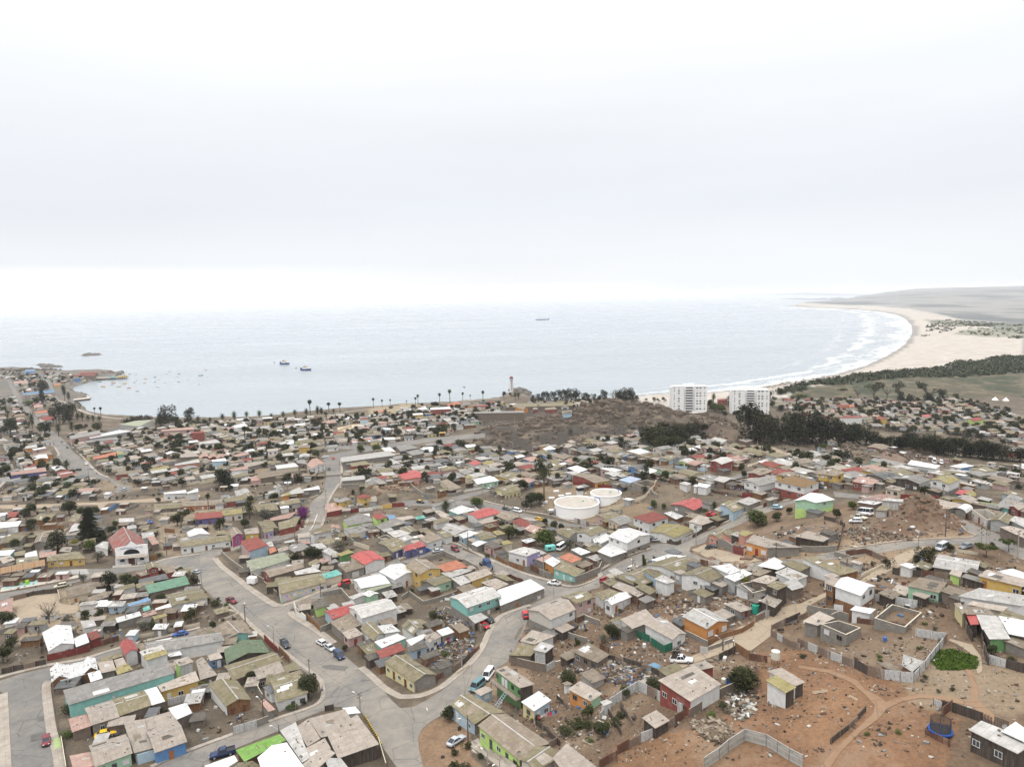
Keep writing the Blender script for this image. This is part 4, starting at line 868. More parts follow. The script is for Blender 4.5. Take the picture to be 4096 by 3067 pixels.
HS('A3','''
10 255 130 345 240 268 150 185;3.0 g1 .9 W m;-/w
145 190 210 240 295 238 205 185;2.8 s .2 k m
60 395 110 450 280 350 230 335;2.7 s .2 W w
235 360 290 422 420 355 350 310;2.7 s .2 W b;-/w
360 300 420 355 540 315 480 260;3.0 s .3 K w;-/d
70 465 100 510 280 460 240 400;2.6 s .2 b d;-/d
510 250 590 325 695 290 600 220;2.5 s .2 T n
675 160 745 230 880 175 800 130;2.6 k .2 K l;;grey awning over two parked cars by the turquoise house
1190 402 1330 437 1545 350 1310 292;2.8 s .5 W b
1080 545 1300 552 1400 445 1200 432;2.6 s .4 kk m
1320 490 1445 520 1535 450 1400 408;3.8 s .3 SD l;-/-;narrow silver plank shed above the brown block wall
1202 1005 1330 1100 1503 990 1380 897;2.9 s .5 yb w;w/dw;small house painted yellow on the left and pale blue on the right
1665 880 1895 1003 2012 925 1790 798;2.8 s .5 Om b;ww/.;small orange house with a tan roof and mint side wall
730 900 800 947 932 885 850 848;2.5 s .2 b b;-/w
500 1030 737 1232 1050 1110 700 930;3.0 g1 1.0 bk m;dw/-;sky blue house with a mossy gabled roof behind the bush
770 1240 1185 1590 1500 1420 1050 1120;3.0 g1 1.1 Gk n;wdwdw/-;long lime green row house above the concrete terrace
1195 1580 1330 1700 1640 1530 1340 1440;2.9 g2 .7 n m;w/-
1515 1560 1640 1730 1990 1680 1655 1415;3.0 s .4 k b
1710 510 1960 620 2080 540 1870 415;2.7 s .4 k n;www/-;long grey shack with a rusty patched roof above the junk slope
-5 -5 0 0 5 -5 0 -10;1 k .1 W w
'''.replace('-5 -5 0 0 5 -5 0 -10;1 k .1 W w',''))
HS('A4','''
0 1005 40 1048 125 1010 70 980;2.4 s .2 W l
-375 820 -340 845 -270 830 -325 798;2.2 s .2 W n
200 187 322 282 560 190 455 85;2.9 s .5 WK b
430 235 722 392 860 330 650 185;3.1 g1 .8 W b;-/w;white house with a beige roof behind a dark green netting fence
812 158 1062 285 1282 207 1040 75;3.1 g1 1.0 O l;-/WdW;bright orange house with a white sheet roof by the dirt lane
575 790 900 1005 1207 830 930 640;3.9 s .6 RW b;wwd/-;large two-storey house with red balcony side and white gable wall
880 640 1000 690 1145 660 1045 597;4.0 s .3 R b;-/w
415 1162 550 1270 695 1190 560 1087;2.5 s .3 D b;-/-;dark square hut with a tan roof inside the zinc fence
1640 790 1845 917 1950 862 1750 740;3.8 s .4 WD y;-/-;white shed with a yellow-green corrugated roof
1655 700 1940 850 2040 810 1800 665;3.4 s .3 WD b
385 800 430 840 500 800 450 775;1.6 s .1 T b
1470 820 1490 850 1500 840 1480 810;1 k .1 W w
'''.replace('1470 820 1490 850 1500 840 1480 810;1 k .1 W w',''))
HS('A5','''
25 205 175 248 345 175 190 105;2.9 s .3 K b
495 92 695 132 750 85 545 52;2.6 s .2 W w;-/-;small white box shed beside the open block foundation
1610 65 1640 138 1920 142 1850 60;2.8 s .2 D n
1640 138 1685 240 1768 235 1740 140;2.8 s .2 D r;-/-;shack with a bright red roof panel at the right edge
1740 140 1800 285 2015 262 1960 150;2.9 s .2 D l
1800 268 1870 382 2080 380 2015 262;2.8 s .2 DL l
1960 150 2060 330 2240 365 2230 200;3.0 s .2 D w;-/w
1665 1275 2150 1512 2330 1400 1790 1185;3.2 s .5 D l;w.w./-;dark timber cabin on short stilts at the lower right corner
1985 1290 2212 1395 2320 1330 2130 1195;3.7 s .2 D w
780 635 870 675 1010 702 865 590;2.0 s .1 T n
1005 640 1110 705 1228 600 1020 530;2.2 s .1 T l
''')
HS('B1','''
-150 530 -140 600 200 562 240 503;2.9 s .5 WW w;-/wdw
-120 430 -100 478 60 440 85 408;2.9 s .3 W w;-/w
85 405 95 462 170 455 215 400;2.6 s .3 R e
380 492 560 502 617 437 440 424;2.8 g1 .8 T m
755 512 840 522 937 437 830 418;2.8 g1 .8 p m
755 630 880 602 940 545 830 528;3.0 g1 .8 g l;-/w
0 757 230 722 312 660 100 638;2.8 g1 .7 K m
370 750 500 740 540 650 420 640;2.8 g2 .6 K n
650 842 775 845 800 790 690 788;2.6 s .2 k b
1045 785 1190 822 1200 735 1140 728;2.8 s .4 W l
520 890 515 950 945 915 830 838;2.9 g2 .9 Y m;-/wwdw;yellow house with low olive roof left of the church
180 920 180 995 435 975 425 890;2.9 g2 .8 W m;-/wd
430 860 436 912 622 880 625 828;2.8 g2 .8 k p
270 862 275 906 416 890 402 828;2.7 s .3 W w
155 850 160 892 270 880 285 825;2.6 s .2 k m
-20 835 -10 890 110 880 168 820;2.6 s .3 M w
-20 912 35 975 170 930 110 882;2.6 s .3 k b
715 1245 745 1357 1075 1275 1010 1172;2.9 g2 1.0 C n;-/dw;cream house with an orange-edged brown roof facing the plaza
960 1350 980 1402 1200 1340 1172 1275;2.5 s .3 k n
1295 1230 1320 1278 1502 1225 1480 1188;2.5 s .3 W m
1500 1200 1510 1248 1705 1202 1690 1160;2.5 s .2 k m;-/w
1528 1150 1532 1196 1860 1140 1830 1083;2.7 s .3 D s
1600 1215 1640 1306 2092 1200 2050 1108;3.0 s .9 k T;-/-;long house with a sea green roof edged in orange
1600 985 1635 1042 1757 1020 1740 965;5.2 g1 .7 R m;-/w;narrow red brick tower house with a little gabled roof
1480 1075 1560 1115 1650 1090 1600 1050;3.0 s .2 R n
1755 1010 1842 1082 1947 1060 1900 988;3.0 s .6 R n
1815 1320 1900 1440 2300 1350 2190 1240;2.9 g2 .9 W m
1800 195 1818 208 2062 195 2050 160;4.0 s .2 W w;-/www;long white two-level block with three small square windows
2060 190 2072 202 2192 180 2185 143;5.0 s .2 W w;-/w
1890 270 1900 300 2100 290 2080 250;2.8 s .2 k n
1700 315 1700 382 2092 348 2085 298;2.9 g2 .8 k m;-/dwdww;brown brick row house with three little red doors
1310 475 1310 520 1482 510 1480 470;2.7 s .2 S l
1400 555 1405 600 1510 580 1500 548;2.5 s .2 S l
1560 640 1570 700 1710 670 1690 620;2.5 s .2 W l
1620 680 1680 770 1760 750 1700 670;3.0 s .3 k p
60 60 -20 110 0 140 60 80;2.7 s .1 k b
'''.replace('60 60 -20 110 0 140 60 80;2.7 s .1 k b;-/-','''-60 60 -60 110 200 90 130 20;2.8 s .4 KR l
-20 170 -10 225 120 215 110 165;2.6 s .2 p n
270 110 300 155 470 140 450 100;2.7 g2 .5 B b
570 110 600 160 810 130 790 70;2.7 g2 .5 K l
890 100 930 215 1258 180 1225 85;3.2 g2 1.0 k p;-/-;long brownish-pink roofed hall beside the side street
800 165 830 215 940 215 900 130;2.8 s .3 k p
1435 115 1480 195 1735 150 1700 75;3.2 g2 .9 Bk n;-/.;house with a graffiti wall at the left side street
530 330 540 375 730 370 740 310;2.5 s .2 k n
860 310 870 350 980 345 990 295;2.5 s .2 k m
1090 345 1100 378 1210 370 1200 325;2.5 s .2 k m
990 290 1000 310 1110 300 1105 278;2.6 s .2 D n
-60 170 -60 215 60 215 80 150;2.7 s .2 K l
430 10 435 30 515 25 510 0;3 s .2 b p
540 15 560 45 700 45 690 5;2.8 s .2 k p;-/-'''))
HS('B2','''
-200 290 -200 345 258 325 240 268;2.8 g2 .8 o n;-/wdwdwdw;row house with dull orange front beside the fan palm
280 255 290 300 468 275 450 238;2.9 s .4 R m;-/ww
450 220 490 268 605 235 565 188;2.9 g1 .7 y m
378 170 400 232 560 205 520 145;3.0 g2 .7 S l
225 222 240 250 340 238 320 215;2.6 s .2 W g
235 390 255 447 475 420 460 363;2.9 s .6 Kn y;-/wdw;mossy yellow roofed house behind the round palm
-60 420 -50 492 257 460 240 398;2.8 s .6 I e;-/wdw
600 330 640 405 872 380 830 302;2.6 s .4 k m
872 290 880 340 1112 300 1072 250;2.9 g2 .9 g m;-/w
878 340 888 368 986 358 976 334;2.6 s .1 W w
1125 160 1140 172 1325 155 1312 115;3.0 s .4 K w;-/-;pale block house with white roof on the street corner
835 140 862 168 917 132 880 95;4.6 g1 1.2 W g;-/w;little steep-gabled white house with a red window
885 215 892 238 1002 215 982 178;2.8 s .3 YO y;-/T
985 180 1002 212 1152 192 1100 130;2.9 s .4 TT l;-/TT
700 190 720 215 850 190 830 165;2.6 s .2 W l
-230 725 -215 800 345 718 320 655;3.0 g2 .9 W m;-/wdwdwdw;long white row house with dark-framed windows near the church
-150 630 -120 682 112 650 20 580;3.2 g1 .8 W w;-/w
320 620 350 690 478 650 405 573;4.6 g1 1.0 yX n;-/w;bright magenta gabled house with a brown roof
170 620 180 655 290 648 275 600;2.7 s .2 k m
485 595 495 652 652 640 640 573;2.8 s .3 Y b;-/d
690 590 702 642 817 612 800 560;2.8 s .3 V m;-/dw;small lilac fronted house beside the red wall
628 510 690 590 862 580 800 498;2.9 s .4 k m
862 520 872 605 1052 562 1112 450;3.0 s .4 R m;-/.;low red brick house with a patched mossy roof at the bend
770 482 782 512 990 480 1080 402;2.7 s .3 k p
445 730 540 840 757 772 630 675;4.8 s .5 pb e;-/-;two-storey house with a flat dark red roof and pale blue wall
730 745 760 792 817 780 792 728;2.6 s .2 W l
925 732 937 748 1052 732 1040 705;2.6 s .1 C l;-/d
1070 650 1092 692 1222 680 1202 630;3.0 s .3 W b
1210 630 1255 657 1467 610 1300 580;4.4 s .5 W m
1290 725 1400 772 1522 740 1420 685;2.8 s .4 K m
1085 722 1140 762 1232 750 1180 712;2.6 s .2 K p
965 802 1040 852 1222 800 1130 738;2.7 s .3 k g
757 802 770 867 853 830 820 788;2.7 s .3 k o
850 808 870 850 990 815 970 785;2.6 s .2 W b
1210 765 1300 815 1420 800 1340 745;2.8 s .3 K l
1330 832 1440 887 1522 850 1420 795;2.8 s .3 W l
505 945 560 1062 1000 930 915 850;2.9 g2 .9 W q;w/-;house with a pale green roof crossed by white trims
690 1050 765 1127 1155 1015 1110 955;2.9 g2 .7 Rk n;w/-;house with a red gable end and long dusty pink roof
1035 1062 1060 1100 1345 1060 1240 1010;2.7 s .4 k l
850 1160 880 1312 1405 1178 1300 1080;3.1 g2 1.0 WQ m;-/.w.ww;mossy roofed house with a colourful street mural along its wall
1325 1095 1375 1147 1572 1090 1510 1040;2.7 s .3 C t;-/-;low building with a striped turquoise and white roof
1518 988 1612 1072 1822 1010 1740 950;2.9 s .3 K n;d/g
1655 890 1820 992 2047 925 1900 830;3.6 g1 .9 CW r;-/-;bright red gabled roof over a white end wall
1188 962 1210 1002 1335 960 1290 920;2.7 s .3 T m
1310 930 1350 977 1432 940 1390 905;2.6 s .2 k p
1505 872 1555 892 1702 850 1640 820;2.6 s .2 L y
1408 960 1430 985 1532 950 1490 920;2.7 s .2 K g
1690 1150 1775 1250 2100 1190 1990 1085;3.1 g2 .7 W w;w/-;white house with a curved white sheet roof by the red car
1770 1250 1812 1312 2122 1212 2080 1165;2.6 s .4 K q
1975 1060 2145 1157 2420 1060 2230 970;4.0 g1 1.0 W w;-/d
1645 1340 1690 1370 1862 1305 1790 1288;2.6 s .2 W l
1790 1312 1870 1342 1980 1300 1880 1270;2.8 g1 .4 m w;-/-;tiny mint green hut with a white roof behind the white warehouse
1235 1400 1280 1482 1432 1430 1370 1350;2.7 s .3 G d;-/-;lime green hut with a collapsed dark roof
1635 1452 1782 1582 2182 1462 2050 1357;4.6 g2 1.0 W l;w/-;big white sheet warehouse with an arched pale roof
1478 290 1550 302 1667 265 1600 240;4.6 s .3 Y g;w/w;yellow two-storey house nearest the street bend
1730 240 1762 262 1897 235 1800 205;4.8 s .3 Y e;-/w;yellow two-storey house with a pinkish roof above a white wall
1395 320 1402 410 1605 370 1490 300;2.6 s .2 R p
1560 25 1560 66 1832 45 1810 0;2.8 s .5 K l
1815 60 1870 112 2067 95 1960 25;3.0 g1 .8 C g;-/wd
1575 495 1620 562 1920 500 1760 418;3.0 g2 .9 G g;-/-;house with bright lime green walls under a broad grey roof
1900 440 1950 492 2077 460 1980 418;4.6 s .4 G e;-/w;narrow two-storey lime green house with a dark red roof
1580 590 1690 662 1877 600 1760 555;2.9 s .4 W g
1935 560 2000 602 2300 520 2150 468;2.9 s .5 K g
1960 745 2130 852 2300 785 2150 680;3.1 g2 .8 KI m;-/dw
2060 625 2150 692 2330 640 2210 600;2.9 s .3 K l
2060 440 2090 490 2170 480 2140 435;2.6 s .2 k B
1540 590 1560 560 1460 540 1440 570;2.5 s .1 W p
'''.replace('1540 590 1560 560 1460 540 1440 570;2.5 s .1 W p;-/-',''))
HS('B3','''
55 995 215 1100 456 1032 290 925;5.4 g1 1.2 Y n;ww/w;tall yellow two-storey house with a brown gabled roof
400 1000 490 1067 752 1010 620 935;3.2 s .4 K o;-/-;house with a bright terracotta roof beside the blue truck
445 1078 560 1132 800 1050 660 1020;3.0 s .3 K l
220 1165 380 1222 580 1160 430 1092;3.0 g2 .6 Km m;-/.w
565 1137 670 1217 792 1170 700 1100;2.8 s .4 K l;-/w
700 1105 790 1172 1022 1085 920 1028;2.9 g2 .7 KY b;-/.w
890 1182 1060 1262 1202 1200 1060 1135;2.8 s .4 k b
1020 1100 1180 1167 1267 1160 1150 1092;2.6 s .2 k m
545 1342 735 1467 1127 1330 940 1222;5.2 g2 .9 MMK l;-/wwdw;two-storey turquoise house with block ground floor and balcony
1075 1268 1105 1442 1600 1245 1440 1148;3.2 s .8 K w;-/.d.w;long grey block house with a white roof on the curve
1402 1482 1660 1597 1942 1480 1790 1345;5.2 g2 1.0 nWK b;-/wwd;large beige two-storey house with a tan roof above the bend
1780 1345 1945 1422 2147 1345 1990 1272;4.8 g2 .7 p m;-/ww;two-storey dusty pink house with an olive roof on the corner
15 792 62 837 295 775 220 725;3.0 s .6 I r;-/dw;indigo blue house with a bright red roof
215 700 300 757 470 692 350 622;3.0 s .4 W n;-/w
400 625 500 692 587 665 480 600;2.9 s .3 W m;-/g
460 592 600 662 827 600 560 530;3.1 g1 .9 C l
645 657 702 697 892 640 770 608;3.0 s .4 b w;ww/-
800 657 902 722 1077 680 930 610;3.0 g2 .6 b m;w/-
1018 622 1070 662 1167 645 1090 605;2.6 s .2 K y
918 765 1040 812 1142 780 1020 720;2.9 s .2 pR d;wd/-;roofless looking red house with charred dark rafters
1115 740 1150 772 1252 745 1180 713;3.2 s .2 C y;-/w
785 757 850 787 967 735 870 720;2.7 s .3 K w
1185 842 1400 897 1557 830 1370 788;3.8 s .5 WV l;wwd/w;house white on the street side with a lilac and green end
1755 905 1900 967 2012 920 1870 855;4.2 s .4 C o;-/w;cream house with a flat terracotta roof inside block walls
1590 950 1690 1012 1782 950 1680 895;2.7 s .2 O w
1500 925 1580 960 1680 890 1640 870;2.6 s .2 K p
1685 1025 1930 1117 2050 1050 1790 960;3.0 s .5 M m;wdw/-;small turquoise corner house with an olive roof and iron fence
1888 820 2000 882 2112 845 1970 793;2.8 s .3 K w
1945 635 2110 672 2300 602 2090 565;5.2 g2 .9 W m;ww/w;tall white two-storey house with mossy gables left of the red roofed one
2120 700 2150 745 2300 700 2260 640;3.4 s .4 W w
1720 630 1860 697 2000 620 1900 588;2.9 g1 .8 g m
1235 515 1370 582 1452 530 1330 468;2.9 s .5 C e
1365 590 1520 662 1602 590 1440 540;2.8 s .4 k p
1050 445 1200 512 1332 460 1180 398;2.8 g1 .6 K n
1340 472 1440 505 1530 500 1420 462;2.7 s .2 W b
740 427 850 482 1132 412 930 360;3.3 g2 .9 W r;w/-;long white house with a bright red roof below the yellow cottage
848 517 900 542 1112 490 1010 458;2.8 s .4 P b;d/-
535 387 640 432 842 380 680 330;3.0 s .3 M w;-/-;flat pale turquoise roofed house beside a palm tree
345 332 382 352 620 285 575 262;4.0 s .3 W g
380 395 470 477 587 455 440 388;2.7 s .3 K b
360 507 400 542 552 495 470 463;2.9 s .4 W m;-/ww
232 522 262 535 352 510 300 498;3.0 s .1 D d;-/-;small dark square shed beside the block wall
0 590 60 662 212 610 100 565;2.8 g1 .6 K m
-60 470 0 505 172 470 120 445;2.7 s .3 K b
165 460 180 487 287 470 260 440;2.5 s .2 K t
-40 700 30 740 160 690 80 650;2.7 s .3 W l
60 770 100 800 -40 830 -60 790;2.6 s .1 W b
1045 152 1160 212 1337 165 1240 95;3.2 g2 1.1 y m;w/wwdw;yellow cottage with a white chimney and mossy gabled roof
800 50 850 100 1092 60 990 5;3.1 g2 .7 Wm w;-/wwww;white roofed bungalow with a long glazed mint front
715 20 745 42 802 20 750 -10;4.6 s .3 C y
0 28 48 62 217 35 140 -5;3.0 s .5 P r
440 65 560 162 682 137 520 40;2.6 s .3 Cn n
'''.replace('60 770 100 800 -40 830 -60 790;2.6 s .1 W b;-/-',''))
HS('B4','''
-60 440 60 492 242 450 120 400;3.0 g2 .6 p m;w/-
85 492 222 552 367 510 230 440;3.0 g2 .6 C g;wdw/-;cream house with a dusty roof left of the red-roofed two-storey
360 462 540 532 762 465 590 400;5.4 s .6 W e;www/ww;white two-storey house under a long dark red roof
705 417 840 487 927 450 790 395;2.8 s .4 T w
550 622 830 692 1052 592 700 530;3.0 g2 .7 W y;wdw/-;low white house with a broad yellow-mossed roof at the junction
940 452 1050 482 1142 440 1000 410;2.8 s .3 T n
975 512 1125 552 1322 487 1090 440;3.0 s .6 WD b;w/d
770 322 1040 387 1172 322 1020 245;3.1 g2 1.0 K r;ww/-;grey block house with a bright red gabled roof
1320 322 1470 407 1637 345 1440 270;3.0 g2 .7 b m;-/-;pale blue house with an olive striped roof by the rising street
1255 377 1330 402 1402 375 1320 350;2.7 k .2 W l
1505 287 1640 332 1782 280 1640 238;2.5 s .2 K l
1818 265 1870 282 1975 252 1900 238;2.4 s .2 K b
85 672 300 752 562 655 330 578;5.4 g1 1.1 WWK w;www/w;big white two-storey house with a pure white roof at the crossing
-30 840 120 902 302 842 110 738;3.0 s .5 K w
-110 690 10 755 150 690 60 640;3.4 s .4 W w
1195 652 1330 702 1450 640 1320 582;3.1 g2 .6 P m;wd/-;salmon pink house with a mossy roof beside the black sedan
1340 622 1450 692 1562 640 1450 588;3.3 s .4 P m;-/w
1520 652 1600 682 1702 640 1590 613;3.2 s .3 P y
1605 735 1845 802 2240 795 1690 655;3.3 s .6 OK b;WdW/-;wide beige roofed house with orange front and blue door
560 932 640 952 962 890 760 873;2.7 s .3 W w
500 990 860 1087 1102 1000 800 900;2.9 g2 .9 W m
260 1087 440 1167 590 1080 500 1008;2.9 g2 .7 W m
480 1052 600 1132 712 1100 590 1010;2.9 s .4 b m
595 1142 740 1197 837 1170 690 1098;3.6 s .3 W l
150 1112 380 1217 457 1200 210 1098;2.5 s .2 k m
130 1227 310 1302 402 1240 210 1173;2.6 s .3 U b
310 1292 420 1342 502 1300 400 1237;2.6 s .2 U b
385 1227 550 1317 632 1275 470 1188;2.8 s .3 k m
20 1172 110 1222 237 1180 110 1148;2.6 s .3 k m
-60 1302 30 1382 222 1290 100 1248;2.7 s .3 W m
40 1387 125 1432 362 1335 215 1293;3.0 g2 .7 W w;w/dW;small white hut with a white gabled roof and dark doorway
885 1092 1210 1172 1442 1080 1110 1003;3.0 g2 .9 W m;w/w
1225 1000 1430 1092 1552 1050 1440 975;3.0 s .4 W w
1370 1117 1490 1172 1682 1085 1580 1035;2.9 s .4 g w
1740 995 1960 1042 2085 1005 1925 918;3.0 k .4 W w;;broad white awning on posts behind the olive roofs
1990 962 2208 1062 2340 1000 2120 935;3.0 s .4 K m
1680 1092 1760 1112 1982 1020 1830 998;2.9 s .3 k n
1930 1072 2140 1172 2300 1110 2070 1012;3.0 s .4 W l
1660 1162 1850 1202 1982 1130 1830 1098;2.9 s .3 k b
1840 1217 1960 1267 2082 1210 1930 1158;5.2 s .4 DD m;.w/-;tall narrow dark timber house with an olive roof
1770 1392 1930 1462 2012 1380 1860 1308;2.8 s .3 D b
2020 1190 2120 1270 2260 1230 2150 1130;2.9 s .3 k l
870 85 960 112 1012 90 940 68;3.0 s .2 W l
1070 120 1180 142 1230 105 1095 83;3.6 s .3 W w;-/w
1028 120 1070 130 1100 105 1050 100;3.2 s .2 W w
1580 72 1755 122 1977 65 1860 3;5.0 g2 .9 WWK g;ww/-;white two-storey house with a grey gabled roof left of the brown one
''')
HS('B5','''
835 127 980 157 1047 130 900 95;2.8 s .4 C b;ww/-
1280 45 1470 92 1580 45 1420 0;5.2 g2 .8 WWK y;ww/-;square white two-storey house with a yellowish roof on the right slope
1490 232 1690 277 1757 240 1600 193;3.0 g2 .7 Y b;wdw/-;yellow bungalow with a tan gabled roof at right
1530 177 1600 192 1692 150 1572 140;2.8 s .2 I r
1600 172 1730 212 1742 180 1692 140;2.8 s .2 k y
1210 227 1400 347 1632 295 1380 235;3.1 s .4 nK b;w/-
1525 342 1640 377 1712 330 1600 298;2.6 b2 1.0 K w;-/-;hut with a white barrel-vaulted roof
565 240 820 262 962 215 740 190;2.8 g2 .6 W p
800 247 1012 264 1027 237 850 224;3.2 s .1 S l
560 264 735 292 822 265 650 240;2.6 s .3 k w
740 342 850 354 907 318 800 298;2.7 s .3 Sn m;-/d;pale plank shed with an olive roof beside the white minibus
-60 250 155 272 347 240 100 170;5.4 g2 .8 mmG w;-/w;two-storey mint and lime green building with a white roof
-60 602 230 657 292 620 80 545;2.7 s .4 D b
20 817 400 987 592 940 120 795;3.4 s .5 WT m;-/-;long white building with a mossy roof above the blue tarpaulin
490 850 590 882 627 860 530 835;2.4 s .2 S b
230 985 300 1020 410 985 330 960;2.8 s .2 W b
335 1095 602 1190 750 1092 470 1000;5.6 g1 .9 WWT w;-/ww;white-walled two-storey house on a timber ground floor
245 1062 335 1100 410 1035 320 1000;5.0 s .3 T b;w/-
1310 905 1750 977 1782 850 1370 780;2.7 g1 .6 k l;-/-;wide shack with a bleached patchwork roof right of the dark trees
980 880 1090 922 1180 892 1060 862;2.7 s .1 W w
1470 972 1585 1007 1607 945 1500 935;2.4 s .2 G b;-/d
1050 1092 1380 1162 1452 1060 1180 1005;2.8 s .4 m n;..w/-;pale green shack with a rusty patched roof behind pickets
890 1152 1050 1192 1092 1092 960 1078;1.2 f .1 K b
1755 992 2200 1102 2290 1040 1850 930;3.0 s .4 YD b;d..w/-
1950 947 2220 1062 2320 1000 2100 920;3.1 s .3 D w
1560 1192 2200 1292 2310 1200 1770 1110;3.0 s .4 W l
1650 1272 2000 1345 2060 1300 1700 1240;2.7 s .3 C b
1520 1262 1600 1372 1660 1340 1580 1255;2.9 s .2 y n
1870 442 2060 482 2112 410 1960 370;3.0 g2 .7 g m
2070 442 2212 512 2270 440 2120 400;2.9 s .3 g l
1935 300 2060 332 2212 230 2080 180;3.0 s .5 M g
2060 305 2160 347 2260 300 2130 270;2.9 g2 .6 R b;w/-
1690 335 1850 445 1980 400 1830 330;3.0 u .1 n n;w.d.w/-;roofless beige shell with a timber frame on top
1970 510 2212 620 2300 560 2080 500;2.8 s .2 k b
''')
HS('C4','''
195 1157 440 1212 562 1165 330 1112;5.0 h 1.4 WWR c;www/w;broad house with a brown hipped roof and balcony
540 1097 690 1117 767 1090 640 1055;5.2 s .6 YYT n;ww/w;bright yellow two-storey house above the timber ground floor
825 1162 990 1190 1042 1152 880 1118;3.0 s .4 R p;wdw/-;red bungalow with white window frames at right
1170 1142 1370 1187 1465 1150 1250 1113;3.4 g2 .9 DW g;www/w;dark and white house with twin grey gables
400 937 500 967 582 945 500 908;3.0 g2 .7 C l
940 882 1070 907 1137 880 1010 855;3.8 g2 .6 R n;w/-;red house with a tan roof by the row of dark trees
180 997 260 1032 332 1005 260 975;3.0 g1 .7 D l
265 1022 340 1047 402 1020 340 990;3.0 g1 .7 D l
0 932 60 947 122 925 40 908;3.0 g2 .5 Y m;w/w
505 1027 590 1047 682 1020 570 998;3.0 g2 .6 W g;ww/-
610 1052 730 1077 772 1060 690 1035;2.8 s .2 W w
900 1057 1040 1087 1157 1050 1020 1020;3.0 g2 .6 W m
970 990 1150 1032 1272 1020 1010 962;3.0 s .4 M g;ww/-;long turquoise house with a grey roof behind a blue container
1270 1022 1500 1057 1537 1030 1300 985;5.0 s .3 WWK w;-/-;tall windowless white hall at the edge of the gravel yard
1610 1037 1705 1052 1812 1035 1720 1013;3.0 s .3 WB w;w/.;white and blue cabin by the railway
205 1112 320 1132 382 1110 280 1085;3.0 g2 .5 Y n
-20 1092 80 1112 202 1075 60 1048;3.0 g2 .6 R n;w/-
350 1082 450 1107 532 1080 430 1060;2.9 s .3 k l
745 1047 830 1067 897 1040 800 1025;2.8 s .3 D d
1610 1070 1820 1100 1890 1080 1540 1060;2.8 s .2 C l
''')
HS('C3','''
1855 1092 1960 1122 2072 1085 1960 1055;5.2 g2 .8 RR l;ww/-;two-storey red house with a white roof and balcony
1575 1092 1660 1112 1727 1085 1640 1065;3.0 g2 .6 G l;w/w;lime green cottage with a pale roof, left of its pair
1720 1097 1820 1122 1852 1085 1750 1063;3.0 g2 .6 G m;w/w;lime green cottage with an olive roof, right of its pair
1405 1067 1500 1087 1567 1055 1480 1036;3.0 g2 .6 b m;w/w
1120 1002 1230 1032 1332 1010 1240 978;3.2 s .5 Y w;ww/-;yellow house with a pure white roof near the dark wood
1210 1032 1260 1047 1345 1022 1280 1008;2.8 s .3 Y n;w/-
880 967 960 1002 1092 985 1000 950;3.0 g2 .6 W n;w/w
770 937 830 962 932 935 860 913;3.0 g2 .6 C n
1145 897 1170 917 1257 900 1230 873;4.0 g2 .5 W n
595 917 640 932 672 920 630 903;4.6 s .3 C b;-/w;tall cream box house by the foot of the rocky hill
600 982 630 995 672 985 645 972;2.7 s .2 g g
320 957 370 968 452 952 430 938;3.2 s .2 O n
375 982 400 997 502 985 440 955;3.0 s .4 b w;w/w
195 1067 270 1097 372 1080 300 1048;3.2 s .5 B p;w/-;bright sky blue house with a faded pink roof
120 1052 150 1067 227 1050 180 1033;3.0 g2 .4 D w
-10 1062 50 1085 130 1070 60 1030;3.0 g2 .5 K g
1575 937 1640 957 1800 930 1690 898;3.0 g2 .7 k n
1765 927 1850 957 1960 930 1840 893;3.0 g2 .7 k g
1850 907 1950 942 2012 905 1900 878;3.0 s .4 n l
1950 952 2090 987 2182 960 2060 930;3.0 g2 .6 ek n;-/w
2130 1012 2230 1032 2270 990 2170 983;3.0 g2 .5 Y m;w/-
590 1152 700 1192 782 1165 680 1130;2.9 s .4 D w
1240 1177 1330 1202 1412 1175 1310 1148;2.8 s .3 K w
920 1202 1010 1232 1087 1210 980 1178;2.9 g2 .5 K l
1050 1257 1150 1287 1252 1250 1150 1223;2.7 s .3 g z;-/-;low shed with a blue and pink striped roof
-60 1232 60 1252 192 1215 60 1183;3.0 g2 .6 Y m;-/w
180 1192 200 1222 287 1210 230 1178;3.0 s .3 O n;-/w
420 1202 500 1222 592 1200 480 1173;3.0 g2 .6 y m;w/w
770 1102 820 1122 892 1100 830 1083;2.8 s .3 m e;d/-
640 1215 840 1287 992 1262 720 1193;3.0 g2 .7 RY n;-/w;long red and yellow building behind a red fence
2110 905 2180 925 2240 905 2160 890;2.8 s .3 k b
'''.replace('ek n','pk n'))
